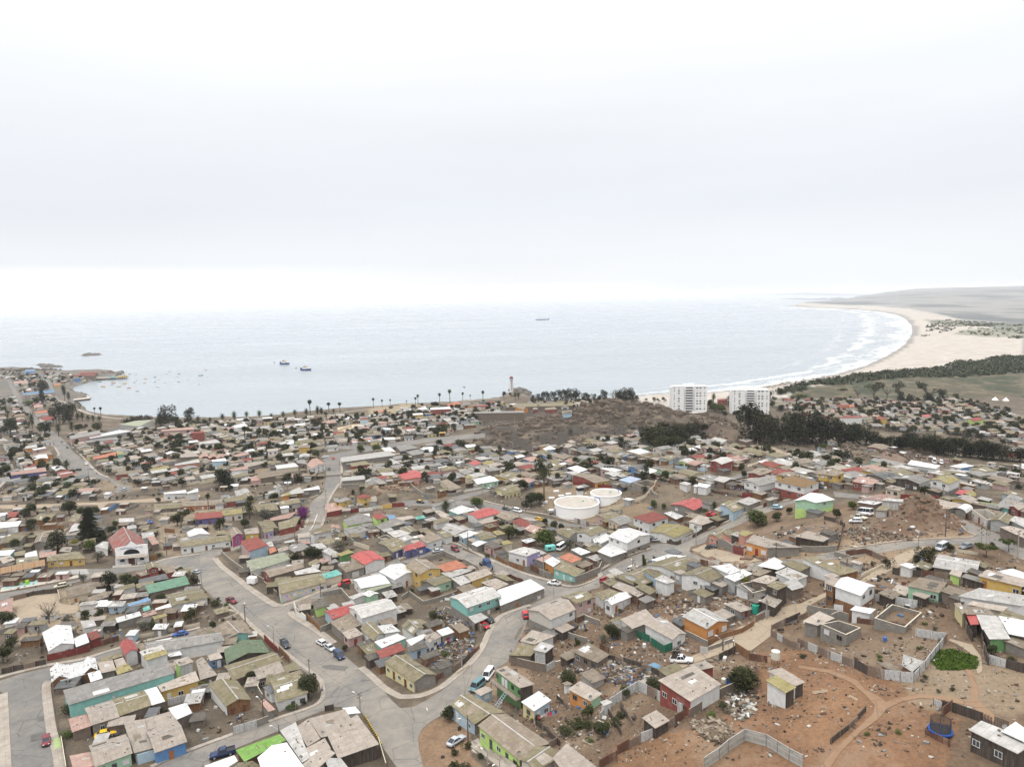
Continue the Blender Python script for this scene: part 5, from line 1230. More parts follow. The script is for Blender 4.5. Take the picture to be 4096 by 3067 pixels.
HS('C2','''
1305 1215 1380 1267 1562 1225 1440 1168;3.0 g2 .9 P r;-/w;pink house with a vivid red roof above the walled yard
1020 1270 1090 1312 1217 1285 1110 1230;3.0 g1 .7 C g;-/w
500 1125 545 1162 667 1118 590 1063;4.4 g1 1.3 nW p;-/wdw;white house with a steep pink roof beside the far street
65 1200 85 1247 357 1205 320 1163;3.0 g2 .9 Yk n;-/.
220 1130 240 1162 432 1140 400 1108;2.8 s .4 C w
400 1085 420 1110 510 1120 480 1075;2.8 s .3 k g
800 1060 810 1102 1290 1040 1230 1000;2.9 s .5 K l
880 1112 900 1142 1062 1120 1020 1088;3.0 s .4 R m
1160 975 1190 1002 1292 1010 1240 968;3.0 s .3 Y w
1500 982 1590 1012 1682 985 1600 963;3.0 s .4 b w
1290 962 1330 1002 1492 975 1400 940;2.8 s .5 K g
1380 1012 1440 1042 1562 1020 1480 988;2.8 s .4 K g
1930 1105 1980 1132 2052 1110 2000 1083;3.2 s .5 W r
2050 1112 2090 1127 2167 1100 2100 1083;3.0 s .4 Y y
1980 1062 2040 1082 2142 1070 2060 1048;2.8 s .3 K l
1660 1147 1700 1182 1802 1165 1750 1130;2.8 s .4 W w
2110 1035 2150 1050 2210 1040 2180 1025;4.8 s .3 W m;-/w
-60 1110 -40 1150 130 1110 100 1090;2.8 s .3 K b
0 1230 10 1270 100 1260 90 1225;2.8 s .3 p p
''')
HS('C1','''
200 492 210 512 478 487 470 455;5 s .6 p B;-/-;long market hall with a bright blue roof by the harbour
118 387 125 408 250 402 240 378;4 g2 .9 W p
310 655 318 674 425 660 415 640;4 g2 .9 W o
295 600 300 620 382 615 372 590;4 g2 .9 C p
345 712 400 737 517 718 440 685;4 h 1.5 W e
645 327 650 341 847 336 840 320;4 s .5 k e;-/-;dark red fish shed nearer the pier
705 305 710 318 867 313 860 300;4 s .5 k e;-/-;dark red fish shed further out on the rocks
478 410 485 425 532 418 526 405;3.5 g2 .8 Y o
220 286 222 303 308 299 306 280;8 s .3 B B;-/-;tall blue box building at the far left shore
1052 768 1230 787 1357 725 1200 735;7 s 1.2 gW q;-/w;angular modern building with a pale green roof before the dark trees
770 877 800 892 1172 828 1060 815;5 s .4 g w;-/-;long low building with a white roof by the pink block
610 872 628 900 892 847 880 820;6 s .4 p g;-/wwwww;pink two-storey block at the top of the left avenue
90 1192 97 1217 412 1182 400 1145;5 g2 .8 I p;-/-;long navy walled warehouse with a salmon striped roof
345 1212 350 1226 412 1216 408 1200;4 s .3 b p
285 1062 300 1082 428 1067 410 1030;3.5 g1 1 O w;-/-;orange house with a white gabled roof beside the left avenue
240 1047 250 1062 465 1032 440 1000;3 s .4 O n
180 972 185 987 332 970 320 940;3.2 s .4 O l
820 1057 830 1077 1030 1042 1020 1010;3.2 g2 .7 K o
1020 1012 1040 1040 1095 1030 1085 1005;3.4 g2 .6 M y
1020 1200 1025 1216 1272 1190 1250 1160;3.4 g2 .6 R n;-/www
1325 1162 1335 1180 1502 1152 1480 1130;4 g2 .6 W y;-/ww
1540 1120 1550 1132 1770 1102 1750 1075;3.6 g2 .6 P l;-/wwwww
1870 1082 1880 1096 2007 1090 1992 1065;5 s .3 b w;-/-;pale blue cube house with a white roof in the left town
1990 1167 2010 1182 2197 1162 2182 1135;5 g2 .5 W p;-/www
1685 835 1690 847 1812 842 1802 825;7 s .3 R e
1755 927 1765 945 1952 927 1900 900;4.4 g2 .7 W l;-/www
840 902 850 912 1047 900 1032 880;5 s .4 W g;-/www
1220 977 1232 990 1358 962 1332 935;3.4 g2 .7 W n;-/ww
1260 880 1270 890 1363 872 1340 845;3.4 g2 .7 W n;-/w
2090 720 2100 731 2206 722 2196 708;4.5 s .3 W w;-/www
1420 817 1430 828 1722 812 1702 790;4 g2 .8 p p
2050 782 2080 800 2192 787 2160 755;4 g2 .7 W w
1575 1040 1590 1062 1760 1050 1700 1005;3.4 g2 .7 K b
1757 1050 1765 1068 1850 1055 1830 1015;3.6 g1 1 R p
1840 1055 1850 1070 1920 1058 1900 1020;3.6 g1 1 R p
1910 1057 1920 1072 1987 1060 1970 1025;3.6 g1 1 R p
1880 -9 1890 -5 1900 -9 1890 -12;3 s .1 W w
'''.replace('QQQ','QQQ').replace('1880 -9 1890 -5 1900 -9 1890 -12;3 s .1 W w',''))
HS('C2','''
390 917 410 940 564 922 542 890;4.4 g2 .9 G m;w/www;vivid lime green two-storey house in the far town
245 932 255 947 327 937 312 915;4 s .4 Y l;-/ww
325 932 330 947 391 937 382 905;4 s .4 B w;-/w
1020 857 1050 870 1176 857 1142 835;5 s .4 B n;-/ww;bright blue two-storey house with white balcony at mid distance
880 902 890 917 1087 892 1072 870;3.6 g2 .6 P p;-/wwww
1305 657 1320 672 1427 657 1402 635;4 g2 .8 O g;-/ww;orange house with a grey roof near the seafront
1095 657 1110 669 1212 657 1182 638;3.5 g2 .8 M o
1715 597 1790 611 1882 587 1832 568;4 h 1.3 W o
1593 622 1598 638 1780 631 1768 610;8 s .2 R w;-/w.w;red brick block with a flat white roof near the sea
1980 657 1985 670 2427 663 2420 645;7.5 s .3 k g;-/wwwwwwwww;long brown brick building left of the rocky hill
655 742 680 760 772 752 742 725;4 h 1.2 k p
1105 885 1110 895 1170 890 1165 880;3 s .2 W l
1985 600 2000 612 2110 605 2090 590;4 g2 .6 p e
1880 560 1890 575 1950 570 1940 552;5 g1 1 W n;-/w
1480 628 1490 640 1577 632 1550 612;3.4 h 1 W w
970 715 975 725 1046 722 1040 705;5 s .4 b e;-/w
''')
HS('C3','''
40 590 60 617 652 602 640 570;4.5 g2 1 k m;-/-;long low institutional roof behind the brick building
690 582 700 628 797 625 775 572;6 g2 .8 K g;-/-;grey hall with a broad roof left of the rocky hill
1480 643 1485 656 1634 651 1627 632;3.5 s .3 W w;-/-;low white building at the foot of the first apartment tower
1690 647 1700 669 1826 657 1802 632;3.5 g2 .6 k l
395 622 400 640 502 635 480 612;3.6 g2 .8 R n
540 640 545 655 640 650 630 630;3.6 s .3 B g
545 655 550 672 640 668 630 648;3.4 s .3 b n
290 625 295 640 335 637 330 620;3.4 g1 .6 R g
130 612 205 640 248 625 190 602;5 g1 1.5 O n
1920 545 1925 558 2012 553 2002 538;5 s .5 R e;-/www
''')
HS('C4','''
722 640 725 649 906 643 900 630;6 s .2 W e;-/-;long white windowless hall behind the dark tree row
1015 652 1050 668 1112 656 1062 635;5 g1 1 Y e;-/w
1755 657 1800 680 1887 662 1832 640;5.4 g2 1 G e;-/w;lime and grey two-storey house with a red roof far right
320 598 330 612 480 606 470 585;3.4 g2 .6 R n
620 520 630 530 672 528 665 512;3.4 g2 .6 Y n
700 545 710 560 812 555 800 538;3.4 g2 .6 O e
800 548 805 565 845 560 838 540;4 g1 .8 O o
1520 590 1530 608 1630 603 1600 582;3.4 g2 .6 C e
1380 625 1390 642 1460 637 1440 618;3.4 g2 .6 W r
2075 895 2090 918 2230 910 2200 880;4 s .4 R l
''')
# ---------------------------------------------------------------- the rest of the town, lot by lot
SPECS.sort(key=lambda q:(q[1][8]is None,-q[0]))
_nh=0
for ar, sp in SPECS:
 big=sp[1]>2.75 and sp[2]!='k'
 if big and _nh>=285 and sp[8]is None:
  WM.uo=(sp[0][0][0]%90,sp[0][1][1]%90);house(*sp,mesh_only=(WM,WM));continue
 t=house(*sp);_nh+=t['category']=='house'
NH=sum(1 for t,a,d in HOUSES if t['category']=='house');NSH=sum(1 for t,a,d in HOUSES if t['category']=='shed')
_rp=[(np.array(p)[:,0].min()-6,np.array(p)[:,0].max()+6,np.array(p)[:,1].min()-6,np.array(p)[:,1].max()+6,p)for p in RPOLY]
def on_road(x,y,m):
 for x0, x1, y0, y1, p in _rp:
  if x0<x<x1 and y0<y<y1 and(inside(np.array([x]),np.array([y]),p)[0]or seg_dist(np.array([x]),np.array([y]),p,True)[0]<m):return True
 return False
def near_foot(x,y,r):return any((x-a)**2+(y-b_)**2<(r+q)**2 for a,b_,q in FOOT if abs(x-a)<25)
HILLX=[(hx,hy,rx,ry)for(hx,hy,rx,ry,hh)in HW if hh>4]
def lots(poly,dirpx,pitch=(10.5,12.5),seed=1,prob=.93,mats='WWWKKKCCCypbggnkMPoR',roofs='mmmmnnnnbbggllppweo'):
 rnd=random.Random(seed);W=GA(poly)[0];P_=[tuple(q)for q in W];D_=GA(dirpx)[0];a=math.atan2(D_[1][1]-D_[0][1],D_[1][0]-D_[0][0]);ca, sa=math.cos(a), math.sin(a);out_=[]
 c0=W.mean(0);n=int(max(np.ptp(W[:,0]),np.ptp(W[:,1]))/min(pitch))+4
 for i in range(-n,n):
  for j in range(-n,n):
   u=i*pitch[0]+(j%2)*2+rnd.uniform(-1,1);v=j*pitch[1]+(3.5 if j%4<2 else 0)+rnd.uniform(-1,1);x=c0[0]+u*ca-v*sa;y=c0[1]+u*sa+v*ca
   if rnd.random()>prob or not inside(np.array([x]),np.array([y]),P_)[0]:continue
   if any(((x-hx)/rx)**2+((y-hy)/ry)**2<1.3 for hx,hy,rx,ry in HILLX):continue
   if on_road(x,y,4.2)or near_foot(x,y,4.4):continue
   out_.append((x,y,a+rnd.uniform(-.05,.05)+rnd.choice([0,0,math.pi/2]),rnd.uniform(7.0,10.5),rnd.uniform(6.2,9.5),rnd.random()))
 return out_, rnd, mats, roofs
LOTS=[];A3_=c('C1',0,322,220,312,640,332,800,368,600,415,450,398,430,380,0,388)
for args in((c('C1',0,900,430,885,520,1045,690,1245,600,1305,0,1310),c('C1',480,960,760,1180),(11,12),1),(c('C1',0,395,60,385,240,700,250,850,0,860),c('C1',200,560,280,740),(12,12),2),(A3_,c('C1',100,350,600,345),(13,15),21),(c('C1',130,372,440,392,520,560,560,640,300,740),c('C1',200,560,280,740),(12,13),3),(c('C1',640,870,900,850,1400,810,2212,745,2212,1300,1300,1300,1010,1240,700,1010),c('C1',480,960,760,1180),(10.5,11.5),4),(c('C2',0,735,560,710,1000,700,1500,625,2212,590,2212,690,1950,800,1500,890,1080,960,640,1050,640,1150,0,1200),c('C2',100,900,560,860),(10.5,11.5),5),(c('C2',810,1030,1300,985,2212,885,2212,1300,810,1300),c('C2',900,1100,1300,1050),(10.5,11.5),6),(c('C4',150,522,700,505,1150,510,1700,510,1900,570,2212,660,2212,930,1960,830,1400,770,1050,750,860,690,300,620),c('C4',930,670,1080,790),(9.5,11),7,.97),(c('C3',0,630,240,595,790,580,800,620,500,650,0,665),c('C3',50,600,600,590),(12,12),8),(c('C3',0,1040,560,970,1100,890,1700,900,2212,920,2212,1327,0,1327),c('C3',100,1200,600,1100),(11,12),9,.85),(c('C4',0,930,500,960,900,980,1260,1060,1200,1211,0,1211),c('C4',100,1100,500,1060),(11,12),10,.8),(c('B1',0,60,1080,40,1100,230,0,260),c('B1',100,200,900,150),(11,11),11,.9),(c('B2',0,0,1380,0,1300,60,0,110),c('B2',100,80,900,20),(11,11),12,.9),(c('B5',1700,0,2212,0,2212,170,1750,150),c('B5',1700,40,2212,80),(12,12),14,.8)):
 l, rnd, mt, rf_=lots(args[0],args[1],args[2],args[3],*(args[4:5]or()))
 for q in l:LOTS.append(q)
 for q in l:FOOT.append((q[0],q[1],4.0))
LOTS.sort(key=lambda q:math.hypot(q[0],q[1]))
rnd=random.Random(77)
far_n=0
for k, (x,y,a,lw,ld,r_)in enumerate(LOTS):
 ca, sa=math.cos(a), math.sin(a);P=[(x+u*ca-v*sa,y+u*sa+v*ca)for u,v in((-lw/2,-ld/2),(lw/2,-ld/2),(lw/2,ld/2),(-lw/2,ld/2))]
 right=x>260;w_=rnd.choice('WWWKKKKCCpbggnnkkkmTgWKknKypPRYB' if not right else 'WWKKKCCpggnkkPTKgkR');rf_=rnd.choice('mmmmmnnnnnbbbbggggggslllnbwpwsge' if not right else 'mmmmnnnnnbgggggssnmlpe')
 h=5.0 if r_<.05 else rnd.uniform(2.6,3.3);typ=rnd.choice(['g1','g1','g2','s','s']);rs_=.9 if typ[0]=='g' else.4
 if NH+k<300:house(P,h,typ,rs_,w_,rf_,'','',rnd=random.Random(k),world=True)
 else:
  far_n+=1;WM.uo=(rnd.uniform(0,90),rnd.uniform(0,90));house(P,h,typ,rs_,w_,rf_,rnd=rnd,world=True,mesh_only=(WM,WM))
  g=gz(x,y)+h
  for i in range(4):
   p, q=Vector(P[i]), Vector(P[(i+1)%4]);d=(q-p).normalized();n_=Vector((d.y,-d.x));L_=(q-p).length
   for t_ in(.28,.7):
    if rnd.random()<.35:continue
    m_=p+d*(L_*t_)-n_*.24;wm_=.6;WM.face([(m_.x-d.x*wm_,m_.y-d.y*wm_,g-2.0),(m_.x+d.x*wm_,m_.y+d.y*wm_,g-2.0),(m_.x+d.x*wm_,m_.y+d.y*wm_,g-.9),(m_.x-d.x*wm_,m_.y-d.y*wm_,g-.9)],GLASS)
 if r_<.65:
  a2=rnd.choice([0,math.pi/2,math.pi,-math.pi/2])+a;cx2, cy2=x+6.0*math.cos(a2), y+6.0*math.sin(a2)
  if not on_road(cx2,cy2,2.5):
   s1, s2=rnd.uniform(1.5,2.6), rnd.uniform(1.5,2.6);P=[(cx2+u*ca-v*sa,cy2+u*sa+v*ca)for u,v in((-s1,-s2),(s1,-s2),(s1,s2),(-s1,s2))]
   WM.uo=(rnd.uniform(0,90),rnd.uniform(0,90));house(P,rnd.uniform(2.1,2.6),'s',.3,rnd.choice('KkTDgWS'),rnd.choice('mnblgwd'),rnd=rnd,world=True,mesh_only=(WM,WM))
 if r_>.3:
  WM.uo=(rnd.uniform(0,90),0);u=lw/2+1.2;v0, v1=-ld/2-2, ld/2+2;A_, B_=(x+u*ca-v0*sa,y+u*sa+v0*ca), (x+u*ca-v1*sa,y+u*sa+v1*ca)
  if not on_road(*A_,1)and not on_road(*B_,1):
   za, zb=gz(*A_), gz(*B_);n_=(ca*.08,sa*.08);m_=rnd.choice([WALLS['K'][1],WALLS['K'][1],WALLS['k'][1],WALLS['D'][1],WALLS['C'][1]])
   for s in(1,-1):WM.face([(A_[0]+s*n_[0],A_[1]+s*n_[1],za-.4),(B_[0]+s*n_[0],B_[1]+s*n_[1],zb-.4),(B_[0]+s*n_[0],B_[1]+s*n_[1],zb+1.8),(A_[0]+s*n_[0],A_[1]+s*n_[1],za+1.8)][::s],m_)
   WM.face([(A_[0]+n_[0],A_[1]+n_[1],za+1.8),(B_[0]+n_[0],B_[1]+n_[1],zb+1.8),(B_[0]-n_[0],B_[1]-n_[1],zb+1.8),(A_[0]-n_[0],A_[1]-n_[1],za+1.8)],m_)
o=WM.build('far_houses');o['kind']='stuff';o['label']='small houses, lean-tos and yard walls of the far town beyond the nearer ones'
WM2=MB();print('houses',NH,'sheds',NSH,'lots',len(LOTS),'far',far_n)
for a_, b_, r_ in((430,480,7),(640,520,7),(560,650,6),(320,520,5),(150,640,7)):g_=G(*c('A4',a_,b_)[0]);FOOT.append((g_[0],g_[1],r_))
rnd=random.Random(5);nsh=0
for poly in(Dp(0,1040,640,1030,760,1070,1400,1060,1430,1160,1180,1250,980,1420,900,1480,640,1320,480,1200,0,1190),Dp(0,1240,400,1240,500,1300,680,1480,500,1600,140,1600,110,1440,0,1430),Dp(1200,1290,1340,1180,1780,1230,1750,1300,1600,1330,1400,1260),Dp(1500,960,2200,1010,2200,1090,1700,1080)):
 W=GA(poly)[0];P_=[tuple(q)for q in W]
 for _ in range(420):
  x, y=rnd.uniform(W[:,0].min(),W[:,0].max()), rnd.uniform(W[:,1].min(),W[:,1].max());s1, s2=rnd.uniform(1.2,2.9), rnd.uniform(1.2,2.4)
  if nsh+NSH>290 or not inside(np.array([x]),np.array([y]),P_)[0]or on_road(x,y,3.4)or near_foot(x,y,max(s1,s2)*.9):continue
  a=rnd.choice([.62,.62+math.pi/2])if x>-60 else rnd.choice([.2,.2+math.pi/2]);a+=rnd.uniform(-.1,.1);ca, sa=math.cos(a), math.sin(a)
  P=[(x+u*ca-v*sa,y+u*sa+v*ca)for u,v in((-s1,-s2),(s1,-s2),(s1,s2),(-s1,s2))]
  house(P,rnd.uniform(2.0,2.6),'s',rnd.uniform(.1,.4),rnd.choice('KkTDgWSUbp'),rnd.choice('mmnnbblgwdsw'),'.',rnd.choice(['.','d']),rnd=random.Random(nsh),world=True,small=True);nsh+=1
NEARH=[(a,b_,q)for a,b_,q in FOOT if q>3 and 150<math.hypot(a,b_)<520 and a<190]
for hx_, hy_, q in NEARH:
 for _ in range(4):
  a0=rnd.uniform(0,6.28);s1, s2=rnd.uniform(1.4,2.8), rnd.uniform(1.3,2.4);x, y=hx_+(q+s1*.9)*math.cos(a0), hy_+(q+s1*.9)*math.sin(a0)
  if on_road(x,y,3.2)or near_foot(x,y,s1*.45):continue
  a=(.62 if x>-60 else.2)+rnd.uniform(-.1,.1);ca, sa=math.cos(a), math.sin(a);P=[(x+u*ca-v*sa,y+u*sa+v*ca)for u,v in((-s1,-s2),(s1,-s2),(s1,s2),(-s1,s2))]
  WM2.uo=(rnd.uniform(0,90),rnd.uniform(0,90));house(P,rnd.uniform(1.9,2.5),'s',rnd.uniform(.1,.4),rnd.choice('KkTDDUgk'),rnd.choice('mmnnbbldgmnsd'),rnd=rnd,world=True,mesh_only=(WM2,WM2))
o=WM2.build('lean_tos');o['kind']='stuff';o['label']='patchwork of joined lean-tos and sheet roofs filling the yards'
# ---------------------------------------------------------------- walls and fences
FM={'K':('grey block wall','wall'),'k':('brown block wall','wall'),'U':('rusty sheet fence','fence'),'D':('dark plank fence','fence'),'T':('orange timber fence','fence'),'S':('grey zinc fence','fence'),'W':('white wall','wall'),'R':('dark red fence','fence'),'C':('pale low wall','wall'),'Y':('yellow wall','wall'),'F':('dark green netting fence','fence'),'B':('blue fence','fence'),'I':('navy fence','fence'),'b':('pale blue wall','wall'),'N':('wire mesh fence','fence'),'P':('concrete panel fence','fence'),'q':('pale lime wall','wall'),'g':('slate coloured wall','wall'),'X':('purple graffiti wall','wall'),'J':('picket fence','fence')}
FMAT={k:WALLS[k][1]for k in 'KkUDTSWCYBIbg'}
FMAT.update(R=wallm((.17,.035,.03)),F=plankm((.015,.10,.06),(.02,.14,.09),2.),N=plain((.10,.10,.11),.5),P=blockm((.36,.35,.32),'concrete_panels',2.4,.5),q=wallm((.48,.56,.30)),X=WALLS['Q'][1],J=WALLS['D'][1])
FMAT['U2']=rustm((.17,.12,.09),(.34,.30,.26),name='old_zinc')
def wall_line(pts,h,code,label=None,th=.14):
 W=GA(pts)[0];org=Vector((W[:,0].mean(),W[:,1].mean(),0));org.z=gz(org.x,org.y);rnd=random.Random(int(pts[0][0]+pts[0][1]))
 dist=math.hypot(org.x,org.y);posts=code in 'UDTSFPNJ' and dist<330
 t=link(FM[code][1],None);t.location=org;mb=MB();np_=0
 for i in range(len(W)-1):
  a, b_=Vector(W[i]), Vector(W[i+1]);L_=(b_-a).length;n=max(1,int(L_/2.4));d=(b_-a)/max(L_,.01);nn=Vector((-d.y,d.x))*th/2
  for k in range(n):
   p, q=a+d*(L_*k/n), a+d*(L_*(k+1)/n);j0=j1=0;m=FMAT[code]
   if code in 'UD':j0, j1=rnd.uniform(-.22,.12), rnd.uniform(-.22,.12);m=rnd.choice([m,m,FMAT['U2'],WALLS['S'][1]if rnd.random()<.4 else m,WALLS['D'][1]])
   if code=='S':j0, j1=rnd.uniform(-.08,.08), rnd.uniform(-.08,.08);m=rnd.choice([m,m,FMAT['U2']])
   zp, zq=gz(p.x,p.y), gz(q.x,q.y)
   P=[Vector((r_.x-org.x,r_.y-org.y,z-org.z))for r_,z in((p+nn,zp),(q+nn,zq),(q-nn,zq),(p-nn,zp))]
   tp=[Vector((P[0].x,P[0].y,P[0].z+h+j0)),Vector((P[1].x,P[1].y,P[1].z+h+j1)),Vector((P[2].x,P[2].y,P[2].z+h+j1)),Vector((P[3].x,P[3].y,P[3].z+h+j0))]
   bt=[v_-Vector((0,0,.5))for v_ in P]
   if code=='N':
    for z in(.3,.75,1):mb.tube(P[0].lerp(tp[0],z),P[1].lerp(tp[1],z),.02,.02,m,3,False)
   elif code=='J':
    for s in range(int(L_/n/.22)):
     u_=s*.22/(L_/n);c0=P[0].lerp(P[1],u_);mb.box((c0.x,c0.y,c0.z),(.11,.04,h*rnd.uniform(.8,1.1)),m,math.atan2(d.y,d.x))
   else:
    mb.face(tp,m if code not in 'KkWC' else FMAT['C']);mb.face([bt[3],bt[2],tp[2],tp[3]],m);mb.face([bt[1],bt[0],tp[0],tp[1]],m)
    if k==0:mb.face([bt[0],bt[3],tp[3],tp[0]],m)
    if k==n-1:mb.face([bt[2],bt[1],tp[1],tp[2]],m)
   if posts and np_<60:
    pm=MB();x0=P[3].x-nn.x/th*.1;y0=P[3].y-nn.y/th*.1;pm.tube((x0,y0,P[3].z-.3),(x0+rnd.uniform(-.05,.05),y0,P[3].z+h*rnd.uniform(1.0,1.25)),.055,.045,FMAT['K']if code=='P' else TIMBER,4);pm.build('post',t);np_+=1
 if mb.v:mb.build('panel' if FM[code][1]=='fence' else 'masonry',t)
 t['label']=label or FM[code][0];t['category']=FM[code][1];t['_auto']=0 if label else 1;t['_a']=10;THINGS.append(t)
def FS(crop,txt):
 for ln in txt.strip().splitlines():
  f=ln.split(';');n=[float(v)for v in f[0].split()]
  wall_line(c(crop,*n),float(f[1]),f[2].strip(),f[3].strip()if len(f)>3 else None)
FS('A1','''470 605 660 565 900 505;2.0;R
900 475 1010 450;2.0;R
1015 450 1180 400;1.8;U
0 345 370 250;1.9;K
372 250 405 540;1.8;D
20 730 240 690 460 640;1.7;D
1340 380 1660 320 1986 250;1.0;C
610 1390 660 1700;1.2;K
515 880 560 1130 610 1400;1.3;N
1665 1045 1935 985;1.8;S
1370 1630 1555 1575;2.2;b
760 175 1290 68 1500 25;1.6;W
-60 730 0 735;2;W
1560 1585 1665 1545;2.0;B
700 1330 920 1270;1.2;K''')
FS('A2','''640 400 705 470 770 525;2.0;R
790 520 890 625;2.0;T
935 75 965 165 1055 205;1.7;W;white yard wall with torn netting on the street corner
1065 185 1130 250 1195 315;1.9;T
1195 325 1305 275;1.9;K
1070 150 1205 115;1.6;K
1575 500 1670 560;1.7;R
1680 575 1765 660 1815 600;1.9;R
770 1140 950 1100 1120 1045 1170 900;1.0;N
330 1335 565 1265;2.0;S;corrugated zinc gate closing the paved yard with people
565 1262 680 1218;1.8;K
540 840 600 960 625 1000;1.8;K
185 212 390 140 290 55;.7;C
1775 1440 1850 1700;1.9;k
1240 1100 1330 1090;1.5;D
495 265 640 395;.5;C''')
FS('A3','''165 910 340 810 520 710 620 645 700 565 790 490;1.5;U;patchwork fence of old sheets curving along the bend
455 120 660 200 740 310;2.0;K
735 275 828 318;2.2;S
1085 610 1165 650 1450 715;2.2;k
1450 715 1540 660;2.0;U
1540 310 1700 390 1860 440;1.8;K
1740 160 1986 255;1.6;K
1460 315 1545 350;1.4;K
1350 1240 1480 1310;1.2;D
1430 1300 1590 1450;1.4;D
1560 1430 1480 1480;1.6;S
560 745 690 660;.9;C
1560 980 1700 1100;1.0;D
690 1400 850 1530;.9;N
870 1480 1000 1600 1100 1690;1.2;N''')
FS('A4','''90 1070 220 985 380 890 570 985 820 1135 845 1125;2.2;S;curved corrugated zinc fence around the small square hut
170 1530 400 1415 640 1300 840 1170;1.9;U
-10 1670 170 1570;1.8;U
885 1165 975 1110 1200 955 1400 865;1.8;k
1030 1680 1180 1580 1270 1500 1440 1390 1655 1450 1880 1590 2010 1660;2.2;P;tall concrete panel fence around a bare corner plot at the bottom
0 570 320 655 610 755;1.5;D
1180 595 1340 520;1.6;D
1345 500 1480 590;2.0;T
1480 590 1660 620;1.6;U
320 340 490 420;1.9;F;dark green netting fence, left of the gap by the white house
510 440 635 525 718 490;1.9;F;dark green netting fence, right of the gap by the white house
1075 440 1230 375 1410 325 1530 250;1.3;T
1075 500 1220 450 1330 410;1.0;K
850 345 1070 455;1.3;K
990 520 1070 530;1.6;S
1545 215 1720 140;1.6;S
1700 350 1880 455 1986 495;1.5;S
1700 300 1840 235 1986 170;1.5;D
0 1190 90 1090;1.6;D
210 1090 320 1240;1.2;D
80 1120 210 1340;1.2;D
1550 680 1560 860;1.8;U
0 480 90 520;1.5;U''')
FS('A5','''-20 445 180 525 300 580 540 665;1.7;S
540 668 670 740 830 780;2.0;D
830 780 990 800 1115 815;2.0;S
1115 815 1230 680 1330 545 1450 400 1300 380 1140 350;1.7;S;long zinc fence turning around the dirt yard beside the green grass
480 215 700 240 1100 295;1.4;U
75 120 200 150 340 170 480 215;2.0;K;block wall with large white painted letters
335 135 470 150;2.4;W
-20 200 75 160;1.3;D
300 1420 480 1275 650 1095;1.0;D
1400 1150 1500 1075;1.8;U
1500 1100 1800 1205;1.8;D
1270 1260 1240 1320 1480 1450;1.1;U
1320 1030 1400 1060 1500 1075;1.2;D
1610 210 1650 320 1700 410;1.8;D
1790 410 1860 645;1.7;D
1860 620 2212 720;1.8;D
1800 1195 1910 1240;1.4;J
1920 1230 2060 1290;1.6;S''')
FS('B5','''735 1245 940 1275 1155 1315;1.9;S
0 755 130 765 365 755;1.9;K
372 745 400 640 432 490;1.4;D
240 440 440 510;1.3;D
450 800 650 775 860 860;1.6;U
600 1010 720 950 820 905;.9;C
915 975 985 990 1200 1010 1460 1030;1.8;U
745 1185 930 1225;1.5;D
930 1215 1180 1245 1450 1320;1.2;J
1745 330 1960 355 2230 410;2.4;q;long pale lime wall along the upper right street
990 240 1080 245 1200 265 1370 255;2.0;R
820 205 975 215;1.6;T
1530 395 1680 450;2.0;U
1980 570 2212 680;1.5;D
340 800 490 840;1.5;K
1060 1000 1100 960;1.2;D
1460 740 1760 790;.8;C
1950 850 2212 880;1.2;N
1600 430 1640 390;1.8;U''')
FS('B1','''115 1395 380 1325 640 1300;1.8;D;dark plank fence behind the bare plot at left
640 1300 665 1410;1.5;K
1245 1022 1450 1000;.9;W
1515 985 1648 952;.9;W
1640 945 1740 925;2.2;T
440 595 710 595;2.0;T
200 610 310 612;2.0;I
1205 405 1290 345;2.0;B
1290 345 1540 335;1.8;K
1360 410 1540 335;1.6;K
330 245 640 225 900 200;2.4;g
-20 285 330 250;2.0;K
1820 630 1930 640;2.0;T
1750 740 1930 790 2208 835;.8;C
1500 480 1700 440 1960 420;.9;C
30 1060 190 1060;2.0;K''')
FS('B2','''235 870 400 1010 515 1100;1.7;K
250 850 340 840;1.7;U
710 1215 850 1330;1.6;k
1400 465 1580 435 1755 405;2.0;R;long dark red street wall below the yellow houses
1755 405 2010 378;1.8;W
2010 370 2120 358;1.8;Y
2120 350 2260 345;2;R
1470 645 1590 700 1700 770;2.2;K
1700 775 1870 830;1.8;C
1700 710 1950 650 2208 605;2.2;K
1555 135 1830 108;1.4;K
1040 1440 1060 1510 1170 1610;1.8;W
1160 1440 1340 1405;1.6;K
1350 1340 1560 1295 1660 1410;1.6;K
0 408 440 360 880 305;.5;C
1055 620 1130 575 1145 515;1.8;R
-20 828 260 812;.8;K
560 1110 710 1190;1.6;k
1650 1260 1560 1240;1.8;D
400 120 900 80 1330 35;.5;C''')
FS('B3','''95 100 250 235 400 262;2.0;K;curved grey block wall around the empty yard
95 90 410 55;1.6;K
415 262 515 230;2.0;T
520 240 620 232 700 200;1.8;K
-20 575 380 480;1.7;K
720 185 900 150;1.2;W
930 265 1130 340;1.8;N
1185 345 1500 425 1720 490;1.8;N
1930 520 2090 570;2.2;S
1065 925 1180 1000;1.5;T
1210 1005 1360 1065;2.0;T
1440 1040 1530 1090;2.2;U
1530 1085 1665 1140;2.0;K
1937 1190 2208 1080;2.4;K
1885 870 2000 930 2208 1010;1.8;K
1690 1165 1900 1230 1940 1205;1.4;N
700 950 880 1050;1.2;K
490 885 620 945;1.8;K
490 885 300 945;1.7;K
100 1310 260 1430 440 1380 660 1300;1.3;K
1105 1090 1240 1140 1360 1190;1.3;U
640 750 745 810;.9;K
1940 1540 2208 1660;1.4;K
540 200 730 190;1.0;C
20 1380 90 1330;1.5;K
780 790 840 800;1.6;T''')
